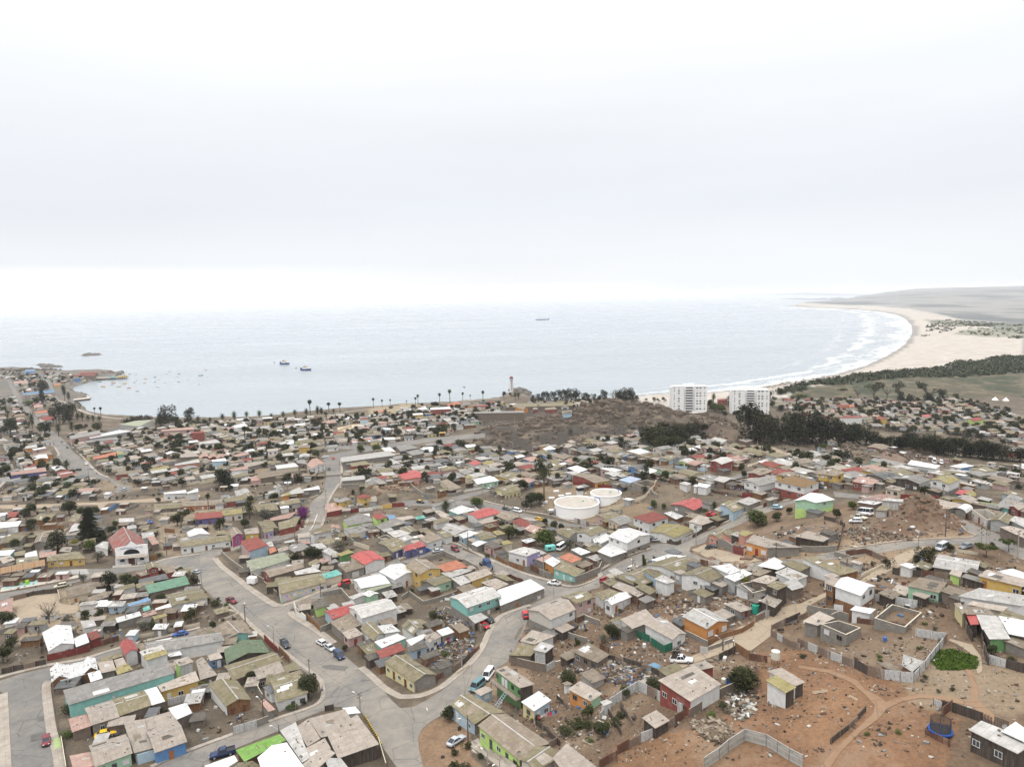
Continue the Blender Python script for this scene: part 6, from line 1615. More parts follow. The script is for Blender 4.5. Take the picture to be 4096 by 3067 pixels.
FS('B4','''-20 415 200 365 500 255 600 140 660 95;1.6;C
120 85 300 125 480 160;1.6;K
1230 185 1400 220 1570 255;1.3;U
1570 250 1680 250;2.2;R
1680 225 1980 262;1.8;K
1800 360 2020 285;1.8;U
1330 515 1480 480;2.2;D
740 755 850 775 1140 625;1.5;D
1300 795 1470 865;2.6;K
1465 862 1580 895;2.6;R
1450 1250 1700 1355 1770 1490;2.0;U
1540 1250 1680 1340;2.0;K
965 1340 1060 1320;1.9;K
1060 1290 1130 1300;2.3;K
780 1120 880 1160;1.9;K
1720 1610 1910 1510;1.6;S
1110 1005 1190 1015;2.2;U
-10 1080 20 1010;2.2;K
2010 760 2208 850;1.2;D
380 1390 510 1400;1.2;U
510 1400 640 1350;1.4;U
1100 980 1250 990;1.0;X''')
FS('C3','''1030 1100 1200 1160 1500 1200;1.6;K
1550 1150 1820 1190;1.3;b
2000 1000 2212 1080;1.6;K
970 1300 1400 1350;1.6;K
645 1300 1000 1340;1.8;R
1620 1205 1700 1215;1;C''')
FS('C4','''120 1060 340 1100;1.8;K
0 905 200 940;1.2;C
600 1000 640 950;1.6;K
1850 1165 2212 1205;2.2;K
1540 1105 1850 1145;2.0;C
850 1050 960 1060;2.4;B;blue container wall beside the long turquoise house''')
FS('C2','''830 1205 1110 1175;2.0;X;purple and white graffiti wall along a yard
810 1315 1020 1318;1.5;K
1390 1295 1640 1260;1.7;K
770 835 900 790;1.8;C
1100 1020 1300 1040;1;C''')
# ---------------------------------------------------------------- trees and other plants
BARK=plain((.13,.10,.075),.9,.2,2.,name='bark');LF=leafm((.032,.042,.020),(.075,.085,.038));LFD=leafm((.012,.018,.010),(.038,.046,.022),name='dark_foliage');LFB=leafm((.055,.085,.02),(.12,.155,.04),name='fresh_foliage')
LFG=leafm((.10,.10,.08),(.20,.19,.15),name='dry_twigs');LFP=leafm((.10,.01,.10),(.22,.03,.20),name='purple_flowers');LFY=leafm((.45,.38,.03),(.30,.30,.06),name='yellow_flowers');PALM=leafm((.035,.05,.02),(.08,.095,.038),name='palm_fronds')
def leaves(mb,rnd,blobs,n,size,mat):
 tot=sum(b_[3]**2 for b_ in blobs)
 for bx, by, bz, br, fl in blobs:
  for _ in range(int(n*br*br/tot)):
   a=rnd.uniform(0,2*math.pi);zc=rnd.uniform(-.75,1);rr=math.sqrt(max(0,1-zc*zc));k=br*rnd.uniform(.62,1.06)
   p=Vector((bx+k*rr*math.cos(a),by+k*rr*math.sin(a),bz+k*zc*fl));s=size*rnd.uniform(.6,1.5)
   u=Vector((rnd.gauss(0,1),rnd.gauss(0,1),rnd.gauss(0,.7))).normalized();v=u.cross(Vector((rnd.gauss(0,.6),rnd.gauss(0,.6),1))).normalized()
   mb.face([p-u*s,p-v*s*.6,p+u*s,p+v*s*.6],mat,uv=[(0,0),(1,0),(1,1),(0,1)])
def make_tree(name,rnd,kind):
 """one metre high, one metre wide prototypes scaled to their size"""
 cr_=MB();tr=MB()
 if kind in 'rbgyp':
  mat=dict(r=LF,b=LFB,g=LFG,y=LFY,p=LFP)[kind];bl=[]
  for i in range(9):a=rnd.uniform(0,6.28);q=rnd.uniform(.10,.30);bl.append((q*math.cos(a),q*math.sin(a),rnd.uniform(.26,.76),rnd.uniform(.15,.25),.95))
  bl.append((0,0,.52,.32,1.1));leaves(cr_,rnd,bl,1500 if kind!='g' else 700,.038,mat)
  tr.tube((0,0,-.1),(.02,.01,.35),.045,.03,BARK,6)
  for i in range(5):b_=bl[i];tr.tube((.02,.01,.3),(b_[0],b_[1],b_[2]),.022,.008,BARK,4)
 elif kind=='w':
  bl=[(rnd.uniform(-.25,.25),rnd.uniform(-.25,.25),rnd.uniform(.18,.82),rnd.uniform(.14,.26),1.1)for i in range(12)];leaves(cr_,rnd,bl,1400,.034,LFD)
  tr.tube((0,0,-.1),(0,0,.6),.03,.015,BARK,6)
 elif kind=='s':
  bl=[(rnd.uniform(-.28,.28),rnd.uniform(-.28,.28),rnd.uniform(.2,.55),rnd.uniform(.2,.34),1.1)for i in range(7)];leaves(cr_,rnd,bl,420,.055,LF)
  for i in range(4):tr.tube((0,0,-.1),(rnd.uniform(-.3,.3),rnd.uniform(-.3,.3),.5),.02,.01,BARK,4)
 elif kind=='S':
  bl=[(rnd.uniform(-.28,.28),rnd.uniform(-.28,.28),rnd.uniform(.2,.55),rnd.uniform(.2,.34),1.1)for i in range(7)];leaves(cr_,rnd,bl,420,.055,LFB)
  for i in range(4):tr.tube((0,0,-.1),(rnd.uniform(-.3,.3),rnd.uniform(-.3,.3),.5),.02,.01,BARK,4)
 elif kind=='e':
  bl=[];ends=[]
  for i in range(10):
   a=rnd.uniform(0,6.28);z=rnd.uniform(.55,.92);q=rnd.uniform(.1,.42)*(1.2-abs(z-.7));bl.append((q*math.cos(a),q*math.sin(a),z,rnd.uniform(.06,.15),.8))
  leaves(cr_,rnd,bl,900,.026,LF);tr.tube((0,0,-.05),(.02,0,.5),.03,.02,BARK,6)
  for b_ in bl:tr.tube((.02,0,rnd.uniform(.3,.5)),b_[:3],.014,.004,BARK,4)
 elif kind=='x':
  leaves(cr_,rnd,[(0,0,.7,.3,.8)],140,.02,LFG);tr.tube((0,0,-.05),(0,0,.5),.03,.018,BARK,5)
  for i in range(16):
   a=rnd.uniform(0,6.28);e=Vector((.38*math.cos(a),.38*math.sin(a),rnd.uniform(.6,1)));tr.tube((0,0,rnd.uniform(.25,.5)),e,.012,.003,BARK,4)
   tr.tube(e*.7+Vector((0,0,.15)),e+Vector((rnd.uniform(-.15,.15),rnd.uniform(-.15,.15),.1)),.005,.002,BARK,3)
 elif kind=='c':
  tr.tube((0,0,-.05),(0,0,.95),.03,.01,BARK,6);
  for i in range(26):
   z=.08+.88*i/26;rr=.30*(1-(z-.08)/.95)**.8
   for k in range(9):
    a=rnd.uniform(0,6.28);r_=rr*rnd.uniform(.7,1.1)
    for s in range(7):
     p=Vector((math.cos(a)*r_*s/7,math.sin(a)*r_*s/7,z-.03*s/7+rnd.uniform(-.02,.02)));u=Vector((math.cos(a),math.sin(a),-.1))*.045;v=Vector((-math.sin(a),math.cos(a),rnd.uniform(-.4,.4)))*.035
     cr_.face([p-u,p-v,p+u,p+v],LFD,uv=[(0,0),(1,0),(1,1),(0,1)])
 elif kind in 'df':
  fan=kind=='f';top=.86 if fan else.62;tr.tube((0,0,-.05),(.01,0,top),.03 if fan else.055,.022 if fan else.05,BARK,7)
  nf=46 if fan else 54;Lf=.16 if fan else.42
  for i in range(nf):
   a=i*2.4;el=1.35-2.1*(i/nf)if not fan else 1.3-2.6*(i/nf);L_=Lf*rnd.uniform(.85,1.1);prev=Vector((.01,0,top));d=Vector((math.cos(a)*math.cos(el),math.sin(a)*math.cos(el),math.sin(el)))
   side=Vector((-math.sin(a),math.cos(a),0));pts=[prev]
   for s in range(5):d=(d+Vector((0,0,-.20 if not fan else-.1))).normalized();prev=prev+d*(L_/5);pts.append(prev)
   for s in range(5):
    w0=(.03 if not fan else.045)*(1-abs(s-2)/4);
    for sg in(1,-1):cr_.face([pts[s],pts[s+1],pts[s+1]+side*sg*w0*1.2-Vector((0,0,w0*.7)),pts[s]+side*sg*w0-Vector((0,0,w0*.7))],PALM,uv=[(0,0),(1,0),(1,1),(0,1)])
 elif kind=='a':
  tr.tube((0,0,0),(0,0,1),.012,.006,BARK,5)
  for i in range(10):
   z=.45+.055*i;a=i*2.1;e=Vector((.16*(1.2-z)*math.cos(a),.16*(1.2-z)*math.sin(a),z+.03));tr.tube((0,0,z),e,.005,.004,BARK,3);leaves(cr_,rnd,[(e.x,e.y,e.z,.035,.4)],24,.02,LF)
 elif kind=='u':
  bl=[(rnd.uniform(-.38,.38),rnd.uniform(-.38,.38),rnd.uniform(.62,.8),rnd.uniform(.13,.2),.6)for i in range(12)];leaves(cr_,rnd,bl,1200,.034,LFB)
  tr.tube((0,0,-.1),(0,0,.45),.03,.02,BARK,6)
  for b_ in bl[:6]:tr.tube((0,0,.4),b_[:3],.012,.005,BARK,4)
 elif kind=='k':
  for i in range(9):a=rnd.uniform(0,6.28);q=rnd.uniform(0,.25);cr_.tube((q*math.cos(a),q*math.sin(a),0),(q*1.4*math.cos(a),q*1.4*math.sin(a),rnd.uniform(.5,1)),.06,.05,LF,6)
 return(cr_.mesh('crown'),tr.mesh('trunk')if tr.v else None)
KN=dict(r=('tree','bushy dull green tree','tree'),b=('tree','fresh green round tree','tree'),g=('tree','grey half-bare shrub','shrub'),y=('flowering_shrub','yellow flowering shrub','shrub'),p=('flowering_shrub','purple bougainvillea bush','shrub'),w=('tree','dark dense tree','tree'),s=('shrub','low dull green shrub','shrub'),S=('shrub','low fresh green shrub','shrub'),e=('tree','tall loose eucalyptus','tree'),x=('bare_tree','leafless tree','tree'),c=('conifer_tree','very dark conical conifer','tree'),d=('palm_tree','round-headed date palm','palm tree'),f=('palm_tree','slender fan palm','palm tree'),a=('agave_plant','tall agave flower stalk','plant'),u=('tree','flat-topped umbrella tree','tree'),k=('cactus','upright cactus clump','plant'))
_TP={};TSPEC=[]
def tree(x,y,z,H,Wd,kind,label=None):
 rnd=random.Random(int(x*13+y*7)&65535)
 if kind not in _TP:_TP[kind]=[make_tree(KN[kind][0],random.Random(i*7+ord(kind)),kind)for i in range(3 if kind in 'rwsedf' else 1)]
 cm, tm=rnd.choice(_TP[kind]);t=link(KN[kind][0],None);t.location=(x,y,z);t.rotation_euler=(0,0,rnd.uniform(0,6.28));t.scale=(Wd,Wd,H);t.empty_display_size=.3
 link('crown' if kind not in 'sSkp' else 'foliage',cm,t)
 if tm:link('trunk' if kind not in 'sSg' else 'stem',tm,t)
 t['label']=label or KN[kind][1];t['category']=KN[kind][2];t['_auto']=0 if label else 1;t['_a']=H*Wd;THINGS.append(t);return t
def PL(crop,txt):
 for e in txt.strip().replace('\n',',').split(','):
  f=e.split()
  if not f:continue
  s=CROPS[crop][2];p=c(crop,float(f[0]),float(f[1]))[0];x, y, z=G(*p);kind=f[3];wf=float(f[4])if len(f)>4 else 1.
  dep=(np.array([x,y,z-CAM_Z])@CF);H=max(.8,(float(f[1])-float(f[2]))/s*dep/FPX*(1.12 if f[3]=='w' else 1.25 if f[3]in 'df' else 1.12))
  wr=dict(r=1.05,b=1.05,g=1.1,y=1.1,p=1.2,w=1.0,s=1.3,S=1.5,e=.9,x=1.,c=1.35,d=1.,f=1.,a=1.,u=1.1,k=.8)[kind]*wf
  if kind=='f':wr=max(wr,0)
  TSPEC.append((float(f[1])/s-float(f[2])/s,x,y,z,H,H*wr if kind!='d' else min(H,8.5)*1.0,kind))
PL('A1','''70 275 100 r,30 620 440 r,115 490 360 r,490 230 20 x,690 250 140 g 1.2,850 215 105 r,990 190 90 r,1420 300 200 g,1540 285 205 s,700 880 780 r,655 1130 1040 s,670 1355 1270 S,1900 215 80 r,1595 1125 1030 g,1965 905 800 S''')
PL('A2','''130 285 200 r .9,505 830 690 r .9,1080 960 740 r 1.05,920 1080 1010 S,1030 1030 980 s,10 905 800 S,1680 480 410 s,1672 545 450 r,1440 505 440 r,160 60 -20 s,800 1080 1050 S''')
PL('A3','''340 165 90 s .7,320 295 200 r,450 555 480 S .8,490 1190 1040 r 1.1,660 1470 1400 s,540 1540 1460 s .8,530 1740 1580 s .8,800 1570 1510 s,1670 865 690 r 1.1,1870 1180 1040 r,1770 445 375 k 1.6,1370 1205 1130 r,1290 1165 1110 s,1740 1265 1150 s 1.2,1650 1345 1250 s 1.2,1860 1295 1190 r,1960 1310 1200 r,1880 1405 1350 S,640 1700 1600 s''')
PL('A4','''120 390 220 r,520 890 775 r 1.2,575 940 840 r,250 960 850 r 1.1,1440 890 650 r 1.15,1350 870 680 r,1390 905 780 s,200 1165 1090 s .9,30 1350 1200 r 1.1,1220 1090 1000 s .8,1100 1160 1090 S,150 1250 1150 s,20 430 330 g''')
PL('A5','''1890 545 430 r,2100 605 540 s,1570 545 440 x,30 565 510 s,1500 890 840 s .8,1365 915 880 s .8,1240 780 720 s .7,1330 305 250 g,1380 405 370 S .7,1230 240 205 S,1180 480 440 S,780 560 520 S,790 600 575 S,660 1330 1310 S,970 1310 1280 S''')
PL('B1','''330 455 320 r 1.3,490 425 350 r,770 440 270 r 1.1,900 450 350 r 1.1,1060 440 340 r,1000 725 360 c 1.0,640 840 620 w 1.2,350 605 490 r 1.2,520 545 450 r,170 825 710 r 1.1,980 840 710 b 1.2,820 805 710 y,1150 735 660 r,1240 660 550 r,1265 560 495 b .8,1080 965 840 g 1.2,920 1185 1085 g .9,1230 1260 1080 w 1.3,1390 1240 1100 r 1.2,1760 895 840 s,1750 305 240 r,1210 268 235 s .8,1290 264 220 s .8,1365 245 205 s .8,1520 240 215 s .8,1700 232 195 s .8,1760 227 190 s .8,2000 590 370 e 1.2,1960 560 420 r,1480 1250 1110 r,2000 1085 1010 r,2150 1230 1100 w,1770 1430 1300 r,1450 1375 1310 s,800 75 -10 r,870 135 50 r 1.2,530 175 110 r 1.3,330 255 225 s,400 320 295 s,180 345 320 s,650 305 270 s,1060 280 255 s,330 690 630 s,1120 700 600 r,1000 760 700 s,2070 1470 1350 r''')
PL('B2','''260 115 -60 w 1.1,190 178 130 b 1.,340 178 105 r,580 135 100 s .8,630 127 95 s .8,710 115 90 s .7,815 100 70 s,730 250 180 r,820 295 190 r 1.2,560 305 225 r 1.1,680 260 190 r,95 385 235 f,550 485 300 d,220 615 480 r,500 590 480 r 1.1,730 495 360 g 1.2,830 475 400 g,1140 475 360 p 1.2,1200 135 100 s .8,1690 240 165 d .8,1780 215 135 d .8,1550 860 720 g 1.2,1060 980 830 w 1.1,1230 950 790 r 1.2,1300 930 810 r,1370 1075 970 r,825 1155 1090 s,190 1395 1340 s .7,90 1405 1340 s .8,290 1440 1390 S .7,780 1300 1220 x,870 1230 1190 s .6,1720 60 15 s,1100 560 480 r .6,2050 900 850 s,1840 800 760 S,1990 150 110 r''')
PL('B3','''510 420 290 d,850 355 240 b 1.3,1360 165 40 r 1.1,1590 235 -190 e .75,1450 335 190 r 1.1,1540 320 180 r 1.1,1390 340 260 s,1050 565 460 w .7,1120 610 500 w,980 615 540 x,1200 700 550 b .9,1285 690 590 r,1610 790 580 b 1.1,1420 775 650 x,1880 830 700 g,1600 570 480 r,1700 610 500 r .8,1780 610 530 r,1540 560 500 S .7,960 920 860 s .8,130 1290 1230 s,370 1580 1470 s .8,450 1600 1540 s,2080 140 80 s,620 165 100 s,40 1000 960 s,1800 1140 1120 s''')
PL('B4','''600 360 265 b .9,710 375 300 b .9,1020 90 10 r 1.1,1735 570 375 b 1.15,1950 510 400 r 1.1,2090 430 350 r,490 1010 890 k 1.2,1580 1230 1100 y,1500 1240 1170 s,480 195 110 g,1265 390 280 b .5,1160 400 350 S,60 615 560 s .8,150 625 570 s .8,740 1310 1260 s .7,900 1140 1110 s''')
PL('B5','''520 340 250 b 1.,360 430 330 r 1.,880 920 810 s .7,1230 910 730 w 1.1,1150 880 790 r,1310 830 720 d .8,1480 760 670 r,1840 810 670 u 1.2,2060 760 630 u,1790 690 490 a .5,1840 680 510 a .5,1870 660 520 a .5,1230 205 100 r 1.1,1330 195 110 r,860 125 30 r,1690 75 0 c .8,1860 105 30 g,2170 135 70 s,720 900 850 s .7,240 560 520 S .7,940 620 590 s,1900 700 660 s,1530 425 400 S''')
PL('C1','''560 765 590 w 1.1,640 725 580 w 1.1,480 725 640 w 1.2,290 825 680 d,400 865 740 r,520 875 770 d,640 855 750 d,700 835 760 r,750 820 770 r,860 835 750 r,840 690 630 f,895 705 630 f,690 735 680 d,730 735 670 d,780 742 690 d,825 747 690 d,880 747 695 d,1490 800 610 w .9,1420 785 660 w,1670 770 630 w .9,1560 795 700 r 1.2,1130 810 700 w,1200 795 700 w,1250 775 690 w,1310 775 690 w,1390 845 790 d,1755 775 700 d,1860 755 710 d,1970 745 680 d,2075 745 660 d,2185 715 660 d,372 565 450 c .8,385 500 370 r .8,575 555 430 d,560 500 430 d,610 575 490 d,470 585 530 r,590 1175 1090 d,1570 1000 890 r 1.5,1640 960 900 r,1400 975 920 r,1500 950 900 r,1940 1015 930 r 1.3,1860 1010 950 r,2080 1010 960 r,1980 1325 1180 w 1.1,680 1325 1250 r,130 1045 960 r 1.2,350 935 890 r,370 900 880 r,1110 1155 1090 d,1250 1125 1060 r,1050 1155 1110 r,2170 935 810 f 1.2,2130 1005 940 r,50 1225 1130 r 1.3,200 1135 1070 r,1600 835 760 r,100 860 720 r,680 945 900 r,640 1220 1180 r,250 600 530 S,320 590 530 r,2050 860 820 r''')
PL('C2','''85 715 650 d,190 722 675 d,295 715 660 d,400 705 645 d,500 705 635 d,740 672 635 d,535 690 575 f,600 705 615 d,635 695 625 d,700 668 590 f 1.3,797 668 590 f 1.3,1093 622 550 f,1170 617 560 f,1242 602 555 f,1465 597 540 f 1.2,1487 592 520 f,1680 585 508 f,1770 577 480 f,1883 562 498 f,1950 557 515 f,2062 568 487 f,1387 602 565 f,255 722 690 s,560 785 720 r,610 795 730 r,1250 628 595 s,1630 622 565 r 1.2,1420 715 640 r 1.4,1350 705 660 r 1.2,1500 705 640 r,1310 700 665 s,1770 715 660 r,1550 795 730 r,1700 865 760 r 1.3,1640 845 790 r,1450 690 650 r,1200 715 640 d,1080 735 690 r,1110 765 720 r,830 785 740 r,1000 875 800 r 1.3,920 875 820 r,620 915 840 r,690 905 850 r,360 835 785 r,140 865 815 r,230 905 820 r 1.2,180 900 850 r,570 1005 940 r,520 1055 1000 w,580 1065 990 b,980 1015 940 b 1.,1120 1015 940 b 1.2,1200 975 900 w,1460 898 850 r,1860 955 885 s,1250 885 840 s,1380 1105 1030 r,1720 1025 980 r,1630 1165 1110 b,1790 1125 1090 r,270 1115 1030 r 1.2,200 1015 970 r,260 1035 990 r,1860 1005 950 r,820 745 695 d,1940 745 690 r,2110 625 570 r,930 1260 1225 S,900 1210 1180 s,1170 1210 1180 r,1130 920 860 r,20 1220 1170 r,470 1100 1060 x,1000 1000 970 s''')
PL('C3','''290 575 510 w,340 570 500 w,385 565 480 w,430 565 490 w,480 560 480 w,530 560 470 w,580 555 465 w,630 560 455 w 1.2,670 558 455 w,500 575 530 r,740 575 490 w 1.2,785 565 500 w,830 565 500 w,880 562 500 w,930 565 470 w,1000 565 480 x,1060 575 450 w 1.2,1120 575 455 w 1.2,1175 565 480 w,1210 560 510 w,1290 555 530 s,1360 575 530 r,1400 575 540 r,1450 575 530 r,1550 605 530 w,1890 575 500 d,1860 625 550 r,1900 655 570 b 1.2,1960 665 580 b 1.2,2040 605 520 w,1830 705 660 r,1990 705 650 r,2090 705 640 r 1.2,2150 695 610 r,2190 745 650 w,2200 805 700 w,2130 765 690 w,1300 940 800 w 1.2,1350 985 790 w 1.3,1400 960 770 w 1.2,1450 930 760 w 1.2,1500 960 790 w 1.3,1560 930 770 w 1.2,1620 900 770 w 1.2,1680 870 760 w 1.2,1740 840 750 w 1.2,1800 815 750 w 1.3,1430 1010 870 r 1.3,1500 1005 880 w 1.2,1560 990 870 r 1.2,1640 940 850 r 1.2,1330 930 830 g 1.2,960 1160 1050 r 1.3,740 1155 1090 r 1.3,680 1140 1080 g,230 1055 1010 r,740 1090 1050 b,940 1040 990 r,1270 1260 1180 w 1.4,1350 1255 1200 w,1460 1245 1170 r,1700 1295 1230 r 1.2,2140 1175 1120 r,2160 1245 1180 r,1710 935 880 b,1700 990 950 r,950 930 880 g,515 1025 980 r,560 1280 1230 s,270 630 590 r,340 640 600 r,100 530 490 r,30 530 480 r,165 545 490 d,135 550 490 d,620 860 800 g,340 900 860 g,1950 860 800 s 1.2''')
PL('C4','''30 840 560 w 1.,100 860 620 w,170 850 650 w 1.1,240 840 690 w 1.2,320 860 640 w 1.1,380 840 620 w 1.1,440 860 600 w 1.1,500 840 620 w 1.1,570 850 640 w 1.1,640 860 660 w 1.1,700 860 680 w 1.1,760 850 700 w 1.2,820 860 710 w 1.2,880 880 700 w 1.1,940 870 750 w 1.2,1000 870 760 w 1.2,1060 880 780 w 1.3,1120 890 800 w 1.3,1180 890 800 w 1.3,1240 900 790 w 1.3,1300 900 770 w 1.2,1360 910 780 w 1.3,1420 910 790 w 1.3,1480 935 790 w 1.2,1540 945 790 w 1.2,1600 940 820 w 1.3,1660 955 810 w 1.2,1720 965 820 w 1.2,1780 965 830 w 1.3,1840 975 830 w 1.2,1900 985 840 w 1.2,1960 985 860 w 1.2,2030 995 870 w 1.2,2180 1005 860 w 1.2,
1000 515 360 e 1.5,870 505 400 x,1105 505 400 x,1215 525 370 e .9,1215 530 440 w .9,1290 535 460 w,1430 525 365 e,1440 530 430 w,1555 505 420 w,1660 495 450 w,250 595 540 r,180 565 510 r,370 605 530 w,360 675 610 b 1.2,270 685 620 b,560 565 500 w,590 605 540 w,810 545 500 w,860 565 530 r,920 585 530 b,1000 585 540 r,1080 555 505 r,1130 585 530 w,1200 585 540 w,1060 645 600 w 1.2,980 625 580 b,1250 625 590 r,1290 625 580 r,1530 560 500 w,1590 685 630 r 1.4,1490 665 620 r,1440 645 590 r,1760 635 590 r,1700 635 590 w,1310 775 710 r 1.3,1890 760 700 r 1.3,1900 655 620 r,1960 625 580 r,2080 615 560 w 1.4,2010 665 610 r,2160 685 640 r,1680 505 470 r,1720 525 490 r,1760 545 510 r,1800 560 515 w,1840 575 530 w,1880 595 545 w,1930 605 560 w,1970 605 570 w,1160 664 640 d,1215 664 640 d,1360 664 640 d,1425 664 645 d,590 905 850 b 1.2,540 895 855 b,380 945 890 r,730 905 860 r,1110 1185 1110 r 1.2,1640 1145 1090 r,1780 1155 1090 c .8,1900 1195 1130 r,2150 1205 1160 r,440 680 560 e,520 660 600 r,640 620 590 r,700 700 650 w,400 480 440 S 2.,750 425 400 S 2.,350 430 390 S,250 460 400 w,160 500 430 w,820 640 600 r,1370 560 510 w,1640 560 520 r,1790 740 700 r,2040 870 820 r''')
TSPEC.sort(key=lambda q:-q[0]);_nt=0;_far=[]
for q in TSPEC:
 if KN[q[6]][2]=='tree':
  _nt+=1
  if _nt>290:_far.append(q);continue
 tree(*q[1:])
def far_trees():
 V=[];nv=0;mats=[];idx=[];F=[]
 protos={}
 for q in _far:
  k=q[6]
  if k not in protos:
   mb=MB();rnd=random.Random(ord(k));leaves(mb,rnd,[(rnd.uniform(-.25,.25),rnd.uniform(-.25,.25),rnd.uniform(.3,.78),rnd.uniform(.14,.26),1.)for _ in range(9)],420,.06,LFD if k=='w' else LF);mb.tube((0,0,-.1),(0,0,.5),.035,.02,BARK,5);protos[k]=(np.array(mb.v),mb.f,[mb.mats[i]for i in mb.m])
  v, f, m=protos[k];a=q[1]%6.28;ca, sa=math.cos(a), math.sin(a);X=(v[:,0]*ca-v[:,1]*sa)*q[5]+q[1];Y=(v[:,0]*sa+v[:,1]*ca)*q[5]+q[2];Z=v[:,2]*q[4]+q[3]
  V.append(np.stack([X,Y,Z],1));F+=[[i+nv for i in g]for g in f];nv+=len(v)
  for g in m:
   if g not in mats:mats.append(g)
  idx+=[mats.index(g)for g in m]
 me=bpy.data.meshes.new('far_trees');me.from_pydata(np.vstack(V).tolist(),[],F)
 for g in mats:me.materials.append(g)
 me.polygons.foreach_set('material_index',idx);o=link('far_trees',me);o['kind']='stuff';o['label']='small dark trees and bushes between the far houses'
rnd=random.Random(31)
for q in LOTS:
 for _ in range(3):
  if q[1]>330 and rnd.random()<.30:
   x, y=q[0]+rnd.uniform(-8,8), q[1]+rnd.uniform(-8,8)
   if not on_road(x,y,1.5):H=rnd.uniform(3.2,7.5);_far.append((0,x,y,gz(x,y),H,H*rnd.uniform(.8,1.5),rnd.choice('rrw')))
far_trees()
def stuff_leaves(name,label,poly,n,size,hgt,mat,seed,clump=5,dens=None):
 rnd=random.Random(seed);W, Z=GA(poly);xs, ys=W[:,0], W[:,1];mb=MB();k=0;tries=0
 pts=[]
 while len(pts)<n and tries<n*12:
  tries+=1;x=rnd.uniform(xs.min(),xs.max());y=rnd.uniform(ys.min(),ys.max());pts.append((x,y))
 A=np.array(pts);ok=inside(A[:,0],A[:,1],[tuple(q)for q in W]);A=A[ok];nn=fbm(A[:,0]/45,A[:,1]/45,4);A=A[nn>dens];Z=ground_z(A[:,0],A[:,1])
 for(x,y), z in zip(A,Z):leaves(mb,rnd,[(x,y,z+hgt*.2,rnd.uniform(.5,1.)*hgt,.8)],clump,size*rnd.uniform(.7,1.3),mat)
 o=mb.build(name);o['kind']='stuff';o['label']=label;return o
stuff_leaves('shrub_belt','dark green shrub belt between the beach and the marsh',SHRUB,6500,1.9,4.5,leafm((.028,.040,.022),(.07,.085,.042),name='belt_foliage'),3,11,.12)
stuff_leaves('dune_scrub','scattered scrub on the pale sand',Dp(1990,728,2060,718,2212,735,2212,700,2040,690,2000,705),2600,3.,4,LF,4,5,.5)
stuff_leaves('grass_patch','lush bright green grass patch',c('A5',1290,560,1340,510,1500,480,1650,530,1740,560,1770,620,1740,680,1550,690,1380,690,1300,620),1500,.2,.28,leafm((.06,.12,.015),(.12,.20,.03),name='lush_grass'),5,9,.0)
stuff_leaves('weeds','sparse green weeds in the dirt yard',c('A5',700,500,860,480,1100,400,1300,420,1250,520,1000,640,800,650),500,.15,.3,LFB,6,6,.5)
stuff_leaves('dry_scrub','dry grey and dark scrub tufts over the brown slope',Dp(1040,1640,1120,1500,1330,1560,1500,1500,1640,1430,2010,1490,2200,1400,2200,1650,1050,1650),1300,.10,.32,LFG,8,7,.46)
stuff_leaves('dry_scrub','dark tufts on the slopes above the dirt lane',Dp(1120,1380,1340,1180,2200,1120,2200,1400,1900,1330,1640,1380,1300,1600),1300,.14,.42,LF,9,7,.44)
stuff_leaves('dry_scrub','low dark scrub on the rocky hill',Dp(1030,960,1040,905,1190,880,1330,868,1440,880,1480,950,1420,985,1080,985),1400,.5,1.1,LF,10,6,.42)
# ---------------------------------------------------------------- vehicles
TYRE=plain((.02,.02,.02),.9,.1,name='tyre_rubber');RIM=plain((.30,.30,.31),.35,.1,name='wheel_rim');LAMPW=plain((.75,.72,.62),.2,.05,name='headlight');LAMPR=plain((.35,.02,.02),.3,.05,name='tail_light');CGL=glassm((.02,.025,.03),name='car_glass')
BLACKP=plain((.03,.03,.032),.6,.1,name='black_trim')
def paint(c_):return plain(c_,.28,.04,name='car_paint')
def loft(mb,secs,mat,closed=False):
 """sections along x: list of (x, [(y, z)...] half outline from bottom to top); mirrored"""
 R_=[]
 for x, o in secs:R_.append([Vector((x,y,z))for y,z in o]+[Vector((x,-y,z))for y,z in o[::-1]])
 n=len(R_[0])
 for a, b_ in zip(R_,R_[1:]):
  for i in range(n):j=(i+1)%n;mb.face([a[i],b_[i],b_[j],a[j]],mat)
 mb.face(R_[0],mat);mb.face(R_[-1][::-1],mat)
